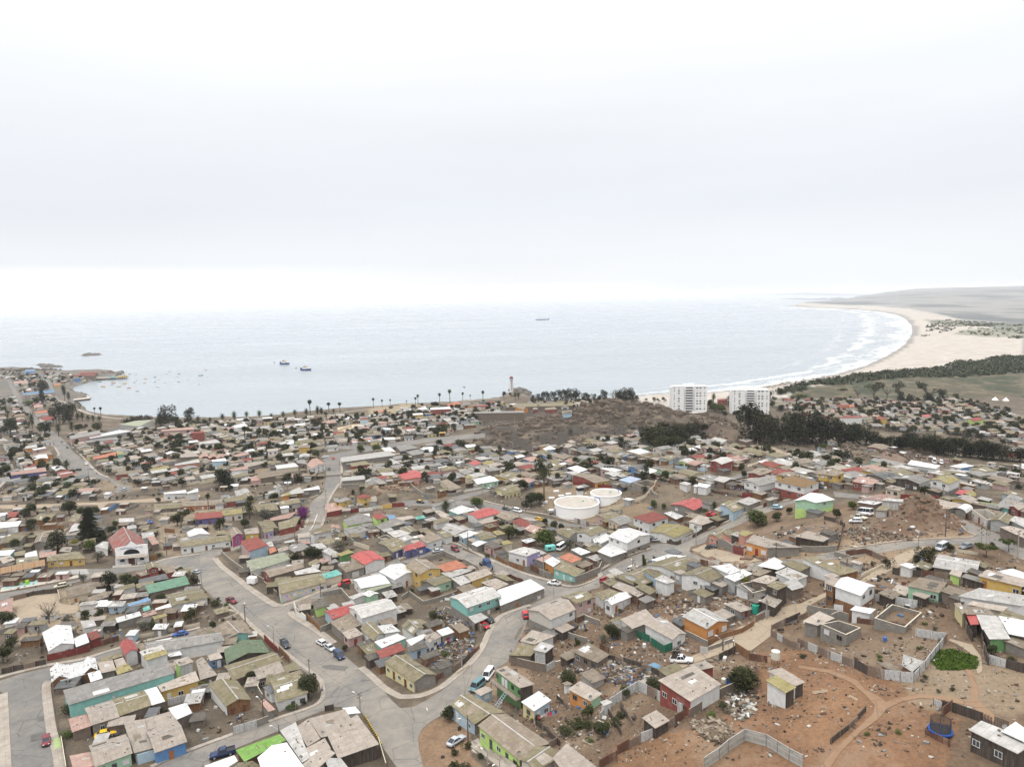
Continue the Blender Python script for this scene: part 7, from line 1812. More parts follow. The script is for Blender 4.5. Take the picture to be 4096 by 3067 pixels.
def make_car(kind):
 L_, Wd, H, hood, cab0, cab1, roof0, roof1, belt=dict(sedan=(4.4,1.72,1.42,.86,1.0,-1.75,.35,-1.05,.92),hatch=(3.8,1.66,1.5,.92,1.1,-1.85,.45,-1.45,.95),suv=(4.4,1.8,1.75,1.05,1.1,-2.1,.5,-1.8,1.08),van=(4.8,1.85,1.95,1.0,1.75,-2.35,1.0,-2.2,1.1),minibus=(5.6,2.0,2.5,1.2,2.5,-2.75,1.6,-2.65,1.35),pickup=(5.1,1.8,1.75,1.05,.95,-.95,.45,-.65,1.08),coupe=(4.5,1.82,1.36,.84,.8,-1.8,.2,-.85,.9))[kind]
 h=L_/2;w2=Wd/2;b=MB();sill=.28;P='PAINT';pm=paint((.5,.5,.5))
 def sec(x,top,wf=1.):return(x,[(w2*.80*wf,sill),(w2*.98*wf,sill+.1),(w2*wf,.62),(w2*.96*wf,top-.08),(w2*.82*wf,top)])
 tb=belt+(.0 if kind!='pickup' else-.08)
 secs=[sec(-h,tb*.72,.86),sec(-h+.12,tb*.97,.93),sec(-h*.7,tb,1),sec(0,belt,1),sec(cab0,belt*.99,1),sec(h*.8,hood*.95,.97),sec(h-.1,hood*.82,.9),sec(h,hood*.62,.84)]
 loft(b,secs,pm)
 body=b.mesh('body',True)
 g=MB();rf=MB();wi=w2*.80
 base=[(cab1,w2*.93),(cab0,w2*.93)];top=[(roof1,wi),(roof0,wi)];zb=belt-.03;zt=H
 A=[Vector((cab1,-w2*.93,zb)),Vector((cab0,-w2*.93,zb)),Vector((cab0,w2*.93,zb)),Vector((cab1,w2*.93,zb))];T_=[Vector((roof1,-wi,zt-.06)),Vector((roof0,-wi,zt-.06)),Vector((roof0,wi,zt-.06)),Vector((roof1,wi,zt-.06))]
 for i in range(4):j=(i+1)%4;g.face([A[i],A[j],T_[j],T_[i]],CGL)
 RT=[t_+Vector((0,0,.0))for t_ in T_];RU=[Vector((t_.x*.97,t_.y*.9,zt))for t_ in T_];rf.face(RU,pm)
 for i in range(4):j=(i+1)%4;rf.face([RT[i],RT[j],RU[j],RU[i]],pm)
 for i in range(4):rf.tube(A[i],T_[i],.05,.045,pm,4)
 for s in(-1,1):
  for q in((.05,)if kind not in('minibus','van','suv')else(.15,-.95)):
   u=(q-cab1)/(cab0-cab1);rf.tube((q,s*w2*.93,zb),(roof1+(roof0-roof1)*u,s*wi,zt-.06),.045,.04,pm,4)
 extra=[]
 if kind=='pickup':
  bed=MB()
  for(c_,d)in(((-1.72,w2-.06,.95),(1.55,.08,.25)),((-1.72,-w2+.06,.95),(1.55,.08,.25)),((-2.5,0,.95),(.08,Wd-.1,.25))):bed.box(c_,d,pm)
  bed.box((-1.72,0,1.012),(1.5,Wd-.2,.02),BLACKP);extra.append(('bed',bed.mesh('bed')))
 wm=MB();n=14;r=.32 if kind not in('suv','pickup','minibus')else.37
 for ys in(-.1,.1):
  pass
 ring=lambda rr, y:[Vector((rr*math.cos(t*2*math.pi/n),y,rr*math.sin(t*2*math.pi/n)))for t in range(n)]
 a, b2=ring(r,-.1), ring(r,.1)
 for i in range(n):j=(i+1)%n;wm.face([a[i],a[j],b2[j],b2[i]],TYRE)
 wm.face(a[::-1],TYRE);wm.face(b2,TYRE);wheel=wm.mesh('wheel')
 rm_=MB();
 for s in(-1,1):q=ring(r*.6,s*.108);rm_.face(q if s>0 else q[::-1],RIM)
 rim=rm_.mesh('rim')
 hl=MB();hl.box((0,0,-.07),(.06,.3,.14),LAMPW);tl=MB();tl.box((0,0,-.09),(.05,.16,.2),LAMPR);bp=MB();bp.box((0,0,0),(.1,Wd*.86,.2),BLACKP)
 return dict(L=L_,W=Wd,r=r,body=body,glass=g.mesh('windows'),roof=rf.mesh('roof_panel'),wheel=wheel,rim=rim,hl=hl.mesh('headlight'),tl=tl.mesh('tail_light'),bp=bp.mesh('bumper'),extra=extra,hood=hood,tb=tb)
_CP={};CARC=dict(white=(.72,.72,.72),silver=(.42,.44,.46),black=(.02,.022,.025),dark=(.05,.055,.065),red=(.42,.02,.025),maroon=(.16,.025,.035),yellow=(.72,.42,.02),blue=(.03,.09,.32),navy=(.02,.035,.09),cream=(.52,.47,.36),teal=(.10,.19,.21),grey=(.16,.17,.18),lightblue=(.35,.50,.58),green=(.1,.3,.1))
def car(p,front,kind,color,label,rest=None):
 if kind not in _CP:_CP[kind]=make_car(kind)
 C_=_CP[kind];x, y, z=p;rz=math.atan2(front[1]-y,front[0]-x)
 nm=dict(sedan='parked_car',hatch='parked_car',coupe='parked_car',suv='parked_car',van='van',minibus='minibus',pickup='pickup_truck')[kind]
 t=link(nm,None);L2, W2=C_['L']/2, C_['W']/2
 zs=[gz(x+(a*L2*.65)*math.cos(rz)-(b_*W2)*math.sin(rz),y+(a*L2*.65)*math.sin(rz)+(b_*W2)*math.cos(rz))for a,b_ in((1,-1),(1,1),(-1,-1),(-1,1))]
 t.location=(x,y,sum(zs)/4+.1);pit=math.atan2((zs[2]+zs[3]-zs[0]-zs[1])/2,L2*1.3);rol=math.atan2((zs[1]+zs[3]-zs[0]-zs[2])/2,W2*2)
 t.rotation_euler=(Matrix.Rotation(rz,3,'Z')@Matrix.Rotation(pit,3,'Y')@Matrix.Rotation(rol,3,'X')).to_euler()
 pm=paint(CARC[color])
 def part(n,me,par=None,loc=(0,0,0),recol=True):
  o=link(n,me,par or t);o.location=loc
  if recol:
   for i, m in enumerate(me.materials):
    if m.name.startswith('car_paint'):o.material_slots[i].link='OBJECT';o.material_slots[i].material=pm
  return o
 part('body',C_['body']);part('windows',C_['glass']);part('roof_panel',C_['roof'])
 for n, me in C_['extra']:part(n,me)
 for a, b_ in((.62,1),(.62,-1),(-.6,1),(-.6,-1)):wo=part('wheel',C_['wheel'],loc=(a*L2,b_*(W2-.09),C_['r']));link('rim',C_['rim'],wo)
 for s in(1,-1):part('headlight',C_['hl'],loc=(L2-.03,s*W2*.6,C_['hood']*.72));part('tail_light',C_['tl'],loc=(-L2+.02,s*W2*.72,C_['tb']*.8))
 part('bumper',C_['bp'],loc=(L2-.02,0,.3));part('bumper',C_['bp'],loc=(-L2+.02,0,.3))
 tag(t,label,'pickup' if kind=='pickup' else('van' if kind in('van','minibus')else 'car'));t['_a']=5;return t
def CS(crop,txt):
 for ln in txt.strip().splitlines():
  f=ln.split(';');a=f[0].split();x, y, dx, dy=[float(v)for v in a[:4]];p, q=c(crop,x,y,x+dx,y+dy)
  P=G(*p);z=P[2];Q=at_z(q[0],q[1],z);car(P,Q,a[4],a[5],f[1].strip())
CS('A1','''462 1420 -2 60 hatch maroon;maroon hatchback parked facing down the street at bottom left
1050 1350 100 -25 sedan yellow;old yellow car on a dirt yard behind a tan roof
1790 352 -80 12 sedan blue;dark blue car half hidden behind a low roof by the wall''')
CS('A2','''845 455 45 55 pickup dark;dark grey pickup parked alone on the left side of the street
1205 440 -50 -32 hatch white;white hatchback at the head of three parked vehicles
1292 492 55 40 sedan silver;silver blue old sedan between the white hatchback and dark van
1382 572 50 55 van navy;dark blue van last of the three parked vehicles
225 1545 -70 18 pickup navy;dark blue pickup under the lime roof in the side street''')
CS('A3','''562 1420 100 -62 coupe silver;silver coupe on the dirt lot at bottom centre
880 765 -45 62 van white;white van with dented hood above the green stilt house
770 875 -60 48 van teal;grey green van beside the white one on the bend
888 215 45 32 sedan black;black sedan beside the grey awning
842 275 30 20 hatch red;red hatchback under the edge of the grey awning
1250 165 -6 -25 suv red;red car half hidden behind the beige two-storey house''')
CS('A4','''815 620 110 18 pickup white;white pickup with a timber crate on its bed in the dirt lane''')
CS('B1','''1370 172 -50 -12 suv silver;silver car crossing the side street at left
670 1240 -80 16 suv cream;old cream estate car beside the plaza fence
1640 532 60 8 pickup blue;blue pickup with a boxy load near the church
2168 1085 -40 -16 sedan silver;silver car on the street right of the church''')
CS('B2','''350 1405 45 22 pickup maroon;dark red pickup at the street edge near the thatched hut
1595 1215 -70 18 suv red;bright red car parked in the side street''')
CS('B3','''225 308 40 6 sedan black;black and yellow taxi on the curving street at centre left
1000 150 -40 12 sedan silver;silver sedan in front of the white roofed bungalow
1173 385 50 12 sedan dark;dark car ahead of the white delivery van by the tanks
1297 408 50 14 van white;small white van parked below the yellow cottage
420 850 60 -10 sedan silver;silver blue sedan beside the yellow black bollards
610 835 50 26 suv maroon;maroon four wheel drive on the street corner
290 848 60 -14 hatch blue;blue car in front of the indigo house
1703 1215 -70 -24 pickup white;white pickup at the corner by the turquoise house
1790 815 60 -32 minibus white;white minibus parked in a yard behind trees
1545 505 40 8 hatch yellow;yellow car half hidden behind trees near the workers''')
CS('B4','''600 735 -55 -10 sedan silver;silver sedan by the low white house at the crossing
1235 825 62 16 sedan black;black sedan alone on the ochre dirt verge
365 1048 50 -14 hatch white;white car half hidden behind the grey roofs
62 1178 40 -14 hatch red;dark red car under a low roof by the road
1235 450 50 20 pickup red;wrecked red pickup in the junk yard
1960 372 50 8 hatch lightblue;pale blue car beyond the round tree''')
CS('B5','''645 400 -70 -22 minibus white;large white minibus on the gravel lot
585 440 60 16 pickup cream;old cream pickup between the minibus and white hatchback
552 470 -60 -8 hatch white;white hatchback in front of the old cream pickup
1115 265 -50 -6 sedan maroon;dark red sedan by the red fence at upper right
1640 722 -50 12 sedan grey;grey car under the bushes by the upper road
1400 735 -40 16 van silver;silver van beside the dark trees at right
190 128 40 8 suv dark;dark car beside the brown hipped roof house''')
CS('C1','''765 1122 4 20 pickup white;white pickup on the left avenue
692 1178 -40 0 suv dark;dark car crossing the left avenue
812 1160 30 4 sedan white;white car by the avenue kerb
570 950 4 16 sedan silver;silver car, nearest but one on the left avenue
596 977 4 16 sedan dark;dark car at the left avenue pavement
548 928 4 14 sedan grey;grey car furthest in the left avenue row
660 1208 10 10 sedan white;white car beside the palm on the left avenue
2065 815 30 -4 sedan white;white car near the seafront palms''')
CS('C2','''55 800 30 -4 sedan white;white car on the seafront road
432 772 30 -4 sedan maroon;dark red car by the flag poles
468 764 30 -4 pickup white;white pickup by the flag poles
345 776 30 -4 sedan green;green car left of the flag poles
667 1062 50 -8 sedan white;white car at the far street junction
737 1076 2 25 hatch red;red car coming down the far street
700 1172 3 25 sedan black;black car on the far street by the steep roofed house
470 978 30 0 pickup white;white truck near the lime green house''')
CS('C3','''1082 1108 -40 4 sedan white;white sedan near the yellow house
2003 1208 -50 8 suv grey;grey car before the red two-storey house
580 990 -30 4 sedan red;red car by the cream box house
541 1030 6 18 sedan dark;dark car by the blue houses
1170 806 30 0 sedan black;black car on the hill road''')
CS('C4','''1483 1012 12 25 minibus white;white bus, left of two on the railway yard
1541 1016 10 22 van white;white van, right of two on the railway yard
845 590 20 0 sedan white;white car among the far right houses
1795 574 16 4 sedan blue;blue car on the tree lined far street
2205 1060 6 20 minibus white;white and green van at the right edge
2080 1125 40 0 pickup red;red truck in the walled yard at right''')
def place(crop,x,y):return G(*c(crop,x,y)[0])
def head(crop,x,y,dx,dy):
 P=place(crop,x,y);q=c(crop,x+dx,y+dy)[0];Q=at_z(q[0],q[1],P[2]);return P, math.atan2(Q[1]-P[1],Q[0]-P[0])
P, rz=head('A4',770,612,110,18);t=thing('timber_crate','dark slatted cargo crate standing on the white pickup','crate',(P[0]-.3,P[1],P[2]+1.1),rz);mb=MB()
for s in(-1,1):mb.box((0,s*.8,0),(1.7,.06,1.2),WALLS['D'][1]);mb.box((s*.82,0,0),(.06,1.54,1.2),WALLS['D'][1])
mb.build('side_panel',t)
P, rz=head('B3',225,308,40,6);t=thing('taxi_roof_panel','yellow roof panel of the black taxi','panel',(P[0],P[1],P[2]+1.545),rz);mb=MB();mb.box((-.35,0,0),(1.5,1.35,.05),paint(CARC['yellow']));mb.build('panel',t)
P, rz=head('B3',955,1020,62,48);t=thing('truck_tractor','navy blue truck tractor parked on the bend','truck',(P[0],P[1],P[2]+.1),rz);NV=paint((.02,.045,.12));mb=MB()
loft(mb,[(1.0,[(.9,.7),(1.15,.9),(1.15,1.6),(1.1,2.9),(.95,3.1)]),(1.9,[(.9,.7),(1.15,.9),(1.15,1.6),(1.05,2.7),(.9,2.9)]),(2.3,[(.9,.7),(1.1,.9),(1.1,1.5),(.95,1.75),(.8,1.8)]),(3.7,[(.7,.7),(.9,.8),(.9,1.2),(.8,1.55),(.7,1.6)])],NV);mb.build('cab',t)
mb=MB();loft(mb,[(-.7,[(1.1,.9),(1.15,1),(1.15,2),(1.1,3.0),(.9,3.3)]),(1.0,[(1.1,.9),(1.15,1),(1.15,2),(1.1,3.0),(.9,3.2)])],NV);mb.build('sleeper',t)
mb=MB();mb.box((-1.9,0,.75),(4.2,.8,.25),BLACKP);mb.build('chassis',t);mb=MB();mb.face([(1.93,-.95,1.9),(1.93,.95,1.9),(1.9,.85,2.7),(1.9,-.85,2.7)],CGL);mb.face([(2.35,-.95,1.82),(2.35,.95,1.82),(1.95,.9,2.65),(1.95,-.9,2.65)],CGL);mb.build('windscreen',t)
mb=MB();mb.box((3.72,0,.75),(.06,1.2,.7),RIM);mb.build('grille',t)
for x_ in(2.8,-2.2,-3.4):
 for s in(-1,1):mb=MB();mb.tube((x_,s*.85,.5),(x_,s*1.15,.5),.5,.5,TYRE,14);mb.build('wheel',t)
for s in(-1,1):mb=MB();mb.tube((-.9,s*1.0,1),(-.9,s*1.0,3.6),.08,.08,RIM,6);mb.build('exhaust_pipe',t)
P, rz=head('B2',578,1200,40,30);t=thing('box_trailer','white rounded box trailer on the pavement of the main street','trailer',P,rz+.6);WP=paint((.72,.72,.72));mb=MB()
loft(mb,[(-1.7,[(.7,.5),(.85,.6),(.85,1.6),(.8,2.35),(.65,2.5)]),(-1.3,[(.95,.4),(1.1,.5),(1.1,1.6),(1.05,2.6),(.9,2.75)]),(1.3,[(.95,.4),(1.1,.5),(1.1,1.6),(1.05,2.6),(.9,2.75)]),(1.7,[(.7,.5),(.85,.6),(.85,1.6),(.8,2.35),(.65,2.5)])],WP);mb.build('body',t)
for s in(-1,1):mb=MB();mb.tube((0,s*.95,.32),(0,s*1.12,.32),.32,.32,TYRE,12);mb.build('wheel',t)
mb=MB();mb.tube((1.6,0,.5),(2.7,0,.45),.04,.04,BLACKP,5);mb.build('tow_bar',t)
P, rz=head('B3',1660,835,40,-5);t=thing('camper_cabin','turquoise camper cabin beside the white minibus','camper',P,rz);mb=MB();TQ=paint((.18,.50,.46));loft(mb,[(-1.9,[(.9,.4),(1,.5),(1,1.3),(.95,2.1),(.8,2.3)]),(1.6,[(.9,.4),(1,.5),(1,1.3),(.95,2.1),(.8,2.3)]),(1.9,[(.8,.5),(.9,.6),(.9,1.2),(.85,1.9),(.7,2.1)])],TQ);mb.build('body',t)
mb=MB();mb.box((-.6,-1.02,1.1),(1.2,.06,.6),CGL);mb.build('window',t)
# ---------------------------------------------------------------- landmarks
def gat(crop,x,y,h=0.):return G(*c(crop,x,y)[0],h)
ROOFS['H']=('red and grey patched',roofm((.24,.19,.165),(.33,.035,.03),0.,.2,name='church_roof',patch=1.))
ch=house(c('B1',1190,700,1275,865,1635,832,1550,668),5.0,'g1',5.0,'kW','H','-','-','white gabled church with a steep patched red roof beside the dark conifer','church','church')
q=ch.location;Wc=[at_z(*p,q.z+5.0)for p in c('B1',1275,865,1635,832)];a_, b_=Vector(Wc[0][:2]), Vector(Wc[1][:2]);d=(b_-a_);FL=d.length;d.normalize();n_=Vector((d.y,-d.x));rzc=math.atan2(d.y,d.x)
def fpt(u,z,o_=0.):p=a_+d*(u*FL)+n_*o_;return Vector((p.x-q.x,p.y-q.y,z))
mb=MB();WW=wallm((.80,.80,.79),.05,'church_white');prof=[(0,-1.5),(1,-1.5),(1,8.0),(.66,8.0),(.5,9.8),(.36,8.0),(0,7.3)]
mb.face([fpt(u,z,.35)for u,z in prof],WW);mb.face([fpt(u,z,0)for u,z in prof][::-1],WW)
for i in range(len(prof)):j=(i+1)%len(prof);mb.face([fpt(*prof[j],.35),fpt(*prof[i],.35),fpt(*prof[i],0),fpt(*prof[j],0)],WW)
mb.build('facade',ch)
mb=MB();mb.face([fpt(.5+.25*math.cos(t*math.pi/12),4.3+2.2*math.sin(t*math.pi/12),.38)for t in range(13)],GLASS);mb.build('arched_window',ch)
mb=MB();mb.slab([fpt(.02,3.3,2.2),fpt(.98,3.3,2.2),fpt(.98,3.9,.35),fpt(.02,3.9,.35)],.12,ROOFS['b'][1]);mb.build('porch_roof',ch)
for u in(.03,.37,.63,.97):mb=MB();mb.tube(fpt(u,0,2.0),fpt(u,3.25,2.0),.12,.12,TRIM,6);mb.build('pillar',ch)
mb=MB();mb.face([fpt(.38,0,.40),fpt(.62,0,.40),fpt(.62,2.9,.40),fpt(.38,2.9,.40)],DOORS[0]);mb.build('door',ch)
for u in(.2,.8):mb=MB();mb.face([fpt(u-.07,1.3,.40),fpt(u+.07,1.3,.40),fpt(u+.07,2.2,.40),fpt(u,2.5,.40),fpt(u-.07,2.2,.40)],GLASS);mb.build('window',ch)
cu=bpy.data.curves.new('lettering','FONT');cu.body='IGLESIA METODISTA DE CHILE';cu.size=.62;cu.align_x='CENTER';cu.extrude=.02;cu.materials.append(plain((.08,.12,.30),.6,name='blue_letters'))
lo=bpy.data.objects.new('tmp',cu);COL.objects.link(lo);lm=bpy.data.meshes.new_from_object(lo.evaluated_get(bpy.context.evaluated_depsgraph_get()));bpy.data.objects.remove(lo);lt=link('lettering',lm,ch);p=fpt(.5,6.75,.42);lt.location=p;lt.rotation_euler=(math.pi/2,0,rzc)
def tank(crop,x,y,h,wpx,label):
 P=gat(crop,x,y,h);dep=np.array([P[0],P[1],P[2]+h-CAM_Z])@CF;r=wpx/FPX*dep;t=thing('water_tank',label,'water tank',P);W_=plain((.80,.80,.79),.7,.05,.4,name='tank_paint');mb=MB();n=56
 rg=lambda rr, z:[Vector((rr*math.cos(i*2*math.pi/n),rr*math.sin(i*2*math.pi/n),z))for i in range(n)]
 A, B_, C_, D_=rg(r,-2.0), rg(r,h), rg(r-.35,h), rg(r-.35,h-.5);A2, B2=rg(r+.15,h-.5), rg(r+.15,h+.02)
 for i in range(n):
  j=(i+1)%n;mb.face([A[i],A[j],B_[j],B_[i]],W_);mb.face([B2[i],B2[j],C_[j],C_[i]],W_);mb.face([C_[i],C_[j],D_[j],D_[i]],W_);mb.face([A2[i],A2[j],B2[j],B2[i]],W_);mb.face([A[i]*1.,A[j]*1.,A2[j],A2[i]][::-1],W_)if False else None
 mb.build('wall',t);mb=MB();mb.face(D_,concm((.37,.34,.30),.2,'gravel_roof'));mb.build('roof',t)
 BP=plain((.02,.05,.22),.5,name='blue_pipe');mb=MB();ax=-r*.99
 for pp in(((ax,-r*.3,-1),(ax,-r*.3,h*.6)),((r*.85,r*.3,h-.4),(r*.85,r*.3,h+.9)),((r*.85,r*.3,h+.9),(r*1.06,r*.2,h+.9)),((r*1.06,r*.2,h+.9),(r*1.06,r*.2,0))):mb.tube(*pp,.16,.16,BP,8)
 mb.build('pipe',t);mb=MB();mb.box((r*.3,r*.2,h-.5),(.8,.8,.3),plain((.03,.25,.15),.6,name='green_hatch'));mb.build('hatch',t);FOOT.append((P[0],P[1],r));return t
tank('B3',1952,292,5.4,89,'nearer and larger of the two white round water tanks');tank('B4',66,190,3.4,61,'smaller round white water tank behind the larger one')
P=gat('B3',1985,222);t=thing('guard_booth','small white guard booth with black glass and flat roof beside the tanks','booth',P,.4);mb=MB();mb.box((0,0,-.4),(2.6,2.4,3.0),WALLS['W'][1]);mb.build('base',t);mb=MB();mb.box((0,0,2.6),(3.0,2.8,1.5),GLASS);mb.build('window_band',t);mb=MB();mb.box((0,0,4.1),(3.4,3.2,.25),ROOFS['l'][1]);mb.build('roof',t)
for i, (x,y)in enumerate(((1725,190),(1675,265),(1600,310),(1860,220),(1780,240),(1665,400))):
 P=gat('B3',x,y);t=thing('tank_hatch',('white concrete hatch box on the dry grass by the water tanks, number %d counted from the top'%(i+1))if 0 else['white hatch box highest on the slope, above the larger water tank','white hatch box left of the larger tank, halfway up','white hatch box furthest left before the dark bushes','white hatch box closest behind the rim of the larger tank','white hatch box between tank rim and guard booth','white box beside the blue pipe of the larger tank'][i],'hatch',P,.3,'white boxes beside the tanks');mb=MB();mb.box((0,0,-.2),(2.6,1.6,1.0),WALLS['W'][1]);mb.build('body',t);mb=MB();mb.box((0,0,.8),(2.8,1.8,.12),plain((.7,.7,.7),.6));mb.build('lid',t)
def tower(crop,x0,x1,yb,H,label,rz):
 P=gat(crop,(x0+x1)/2,yb);dep=np.array([P[0],P[1],P[2]-CAM_Z])@CF;s=CROPS[crop][2];Wd=(x1-x0)/s/FPX*dep*.97;t=thing('apartment_tower',label,'apartment tower',P,rz);TW=wallm((.78,.78,.77),.08);D_=15.;fl=H/10
 mb=MB();mb.box((-Wd*.33,0,-3),(Wd*.34,D_,H+3),TW);mb.box((Wd*.33,0,-3),(Wd*.34,D_,H+3),TW);mb.box((0,.8,-3),(Wd*.322,D_-1.6,H+3.4),TW);mb.box((-Wd*.43,D_*.1,-3),(Wd*.2,D_*.7,H+2.2),TW);mb.build('wall',t)
 mb=MB();mb.box((0,0,H+.4),(Wd*.3,D_*.6,1.8),TW);mb.box((-Wd*.33,0,H),(Wd*.35,D_+.3,.35),plain((.45,.45,.45),.8));mb.box((Wd*.33,0,H),(Wd*.35,D_+.3,.35),plain((.45,.45,.45),.8));mb.build('roof',t)
 for k in range(10):
  z=k*fl
  mb=MB();mb.box((0,-D_/2+.1,z),(Wd*.2,1.4,.95),TW);mb.build('balcony',t)
  mb=MB();mb.face([(-Wd*.10,-D_/2+.78,z+.9),(Wd*.10,-D_/2+.78,z+.9),(Wd*.10,-D_/2+.78,z+fl-.25),(-Wd*.10,-D_/2+.78,z+fl-.25)],GLASS);mb.build('balcony_opening',t)
  for u in(-.43,-.30,.22,.31,.43):
   o=link('window',WIN[0][0]if(k*7+int(u*100))%3 else WIN[2][0],t);o.location=(u*Wd,-D_/2-.01,z+1.6);o.scale=(1.9 if abs(u)<.4 else 1.0,1,1.25)
 FOOT.append((P[0],P[1],Wd/2))
tower('C3',1512,1822,655,27.5,'left white ten-storey apartment tower above the dark trees',-.12);tower('C3',2045,2368,670,25.0,'right white ten-storey apartment tower above the dark trees',-.18)
P=gat('C3',103,478);dep=np.array([P[0],P[1],P[2]-CAM_Z])@CF;H=131/2.212/FPX*dep;t=thing('lighthouse','slim white lighthouse with dark red cap on the rocky point','lighthouse',P);mb=MB();mb.tube((0,0,-1),(0,0,H*.8),3.0,2.2,wallm((.6,.58,.56),.5),14);mb.build('tower',t)
mb=MB();mb.tube((0,0,H*.8),(0,0,H*.84),3.0,3.2,TRIM,14);mb.build('gallery',t);mb=MB();mb.tube((0,0,H*.84),(0,0,H*.92),2.5,2.5,plain((.16,.24,.34),.4),14);mb.build('lantern',t)
mb=MB();RC=plain((.20,.035,.03),.6,name='red_dome')
for i in range(4):a0, a1=i*math.pi/8, (i+1)*math.pi/8;mb.tube((0,0,H*.92+2.6*math.sin(a0)),(0,0,H*.92+2.6*math.sin(a1)),2.6*math.cos(a0)+.02,2.6*math.cos(a1)+.02,RC,14)
mb.build('dome',t)
for k in range(5):mb=MB();mb.box((0,-2.75+k*.12,H*(.15+k*.13)),(1.0,.5,1.3),GLASS);mb.build('window',t)
def rocks(name,px_,hgt,kind=None,seed=3,n=None):
 W=GA(px_)[0]if kind!='sea' else at_z(np.array(px_)[:,0],np.array(px_)[:,1],0.)[:,:2];P_=[tuple(q)for q in W];rnd=random.Random(seed);mb=MB();m=concm((.10,.09,.08),.3,'wet_rock');x0, x1, y0, y1=W[:,0].min(), W[:,0].max(), W[:,1].min(), W[:,1].max();k=0;tr_=0
 n=n or 40
 while k<n and tr_<4000:
  tr_+=1;x, y=rnd.uniform(x0,x1), rnd.uniform(y0,y1)
  if not inside(np.array([x]),np.array([y]),P_)[0]:continue
  k+=1;s=rnd.uniform(.25,1)*hgt;z=gz(x,y)if kind!='sea' else-.3;R0=s*rnd.uniform(.9,2.2);m_=6;low=[Vector((x+R0*rnd.uniform(.7,1.3)*math.cos(i*6.283/m_),y+R0*rnd.uniform(.7,1.3)*math.sin(i*6.283/m_),z-.8))for i in range(m_)]
  mid=[Vector((x+(p.x-x)*rnd.uniform(.55,.95),y+(p.y-y)*rnd.uniform(.55,.95),z+s*rnd.uniform(.35,.7)))for p in low];top=Vector((x+rnd.uniform(-.3,.3)*R0,y+rnd.uniform(-.3,.3)*R0,z+s))
  for i in range(m_):j=(i+1)%m_;mb.face([low[i],low[j],mid[j],mid[i]],m);mb.face([mid[i],mid[j],top],m)
 return mb.build(name)
def rocksT(label,px_,hgt,kind=None,seed=3,n=None):o=rocks('rock_islet',px_,hgt,kind,seed,n);tag(o,label,'rocks')
rocksT('low dark rock islet nearest the left shore',c('C1',328,243,380,238,440,245,545,258,500,266,420,268,350,252),5.5,'sea',1,60);rocksT('rock islet with a beacon further out in the bay',c('C1',730,158,800,142,860,148,905,150,840,160,760,163),6,'sea',2,55)
rocksT('dark rocks at the end of the pier headland',c('C1',870,330,870,300,900,296,960,310,1080,306,1040,340,960,345),5,'sea',3,80);rocksT('two dark rocks awash in white water before the palms',c('C2',1872,442,1890,436,1910,440,1900,446),1.6,'sea',4,6)
rocksT('dark rocks around the small quay',c('C1',580,470,650,485,760,505,770,500,660,478,600,455),3,'sea',5,40);rocksT('jagged rocks around the lighthouse point',c('C3',100,480,110,462,180,455,262,495,250,515,150,500),4.5,None,6,60)
for o_ in[at_z(*p,0.)for p in c('C1',806,140)]:
 t=thing('beacon','small beacon post on the offshore rock islet','beacon',(o_[0],o_[1],3));mb=MB();mb.tube((0,0,0),(0,0,9),.7,.4,TRIM,8);mb.build('post',t)
W=[at_z(*p,3.)for p in c('C1',850,366,1120,352,1140,345,860,350)];t=thing('pier','long concrete fishing pier on dark piles','pier',(W[0][0],W[0][1],0));mb=MB();o_=Vector(t.location);L4=[Vector(w_)-o_ for w_ in W]
tp=[Vector((v.x,v.y,3.4))for v in L4];
if(tp[1]-tp[0]).cross(tp[2]-tp[0]).z<0:tp=tp[::-1]
mb.slab(tp,1.0,concm((.24,.21,.18),.2,'pier_deck'));mb.build('deck',t)
for k in range(14):
 for s in(.1,.9):p=tp[0].lerp(tp[1],.04+k/14.5).lerp(tp[3].lerp(tp[2],.04+k/14.5),s);mb=MB();mb.tube((p.x,p.y,-3),(p.x,p.y,2.5),.5,.5,TIMBER,6);mb.build('pile',t)
for k, u_ in enumerate((.55,.8,.95)):p=tp[0].lerp(tp[1],u_);mb=MB();mb.box((p.x,p.y,3.4),(7,4,2.6),WALLS['Y'][1]if k else WALLS['M'][1]);mb.build('hut',t)
W=[at_z(*p,2.5)for p in c('C1',600,540,640,556,795,538,800,520,760,510,620,500,590,512)];t=thing('quay','small stone quay with a pale deck in the harbour','quay',(W[0][0],W[0][1],0));L4=[Vector(w_)-Vector(t.location)for w_ in W];tp=[Vector((v.x,v.y,2.6))for v in L4];mb=MB()
if sum((tp[i].x*tp[(i+1)%7].y-tp[(i+1)%7].x*tp[i].y)for i in range(7))<0:tp=tp[::-1]
mb.slab(tp,5.,concm((.42,.38,.33),.15,'quay_deck'),blockm((.10,.085,.07),'quay_stone',1.5,.8));mb.build('deck',t)
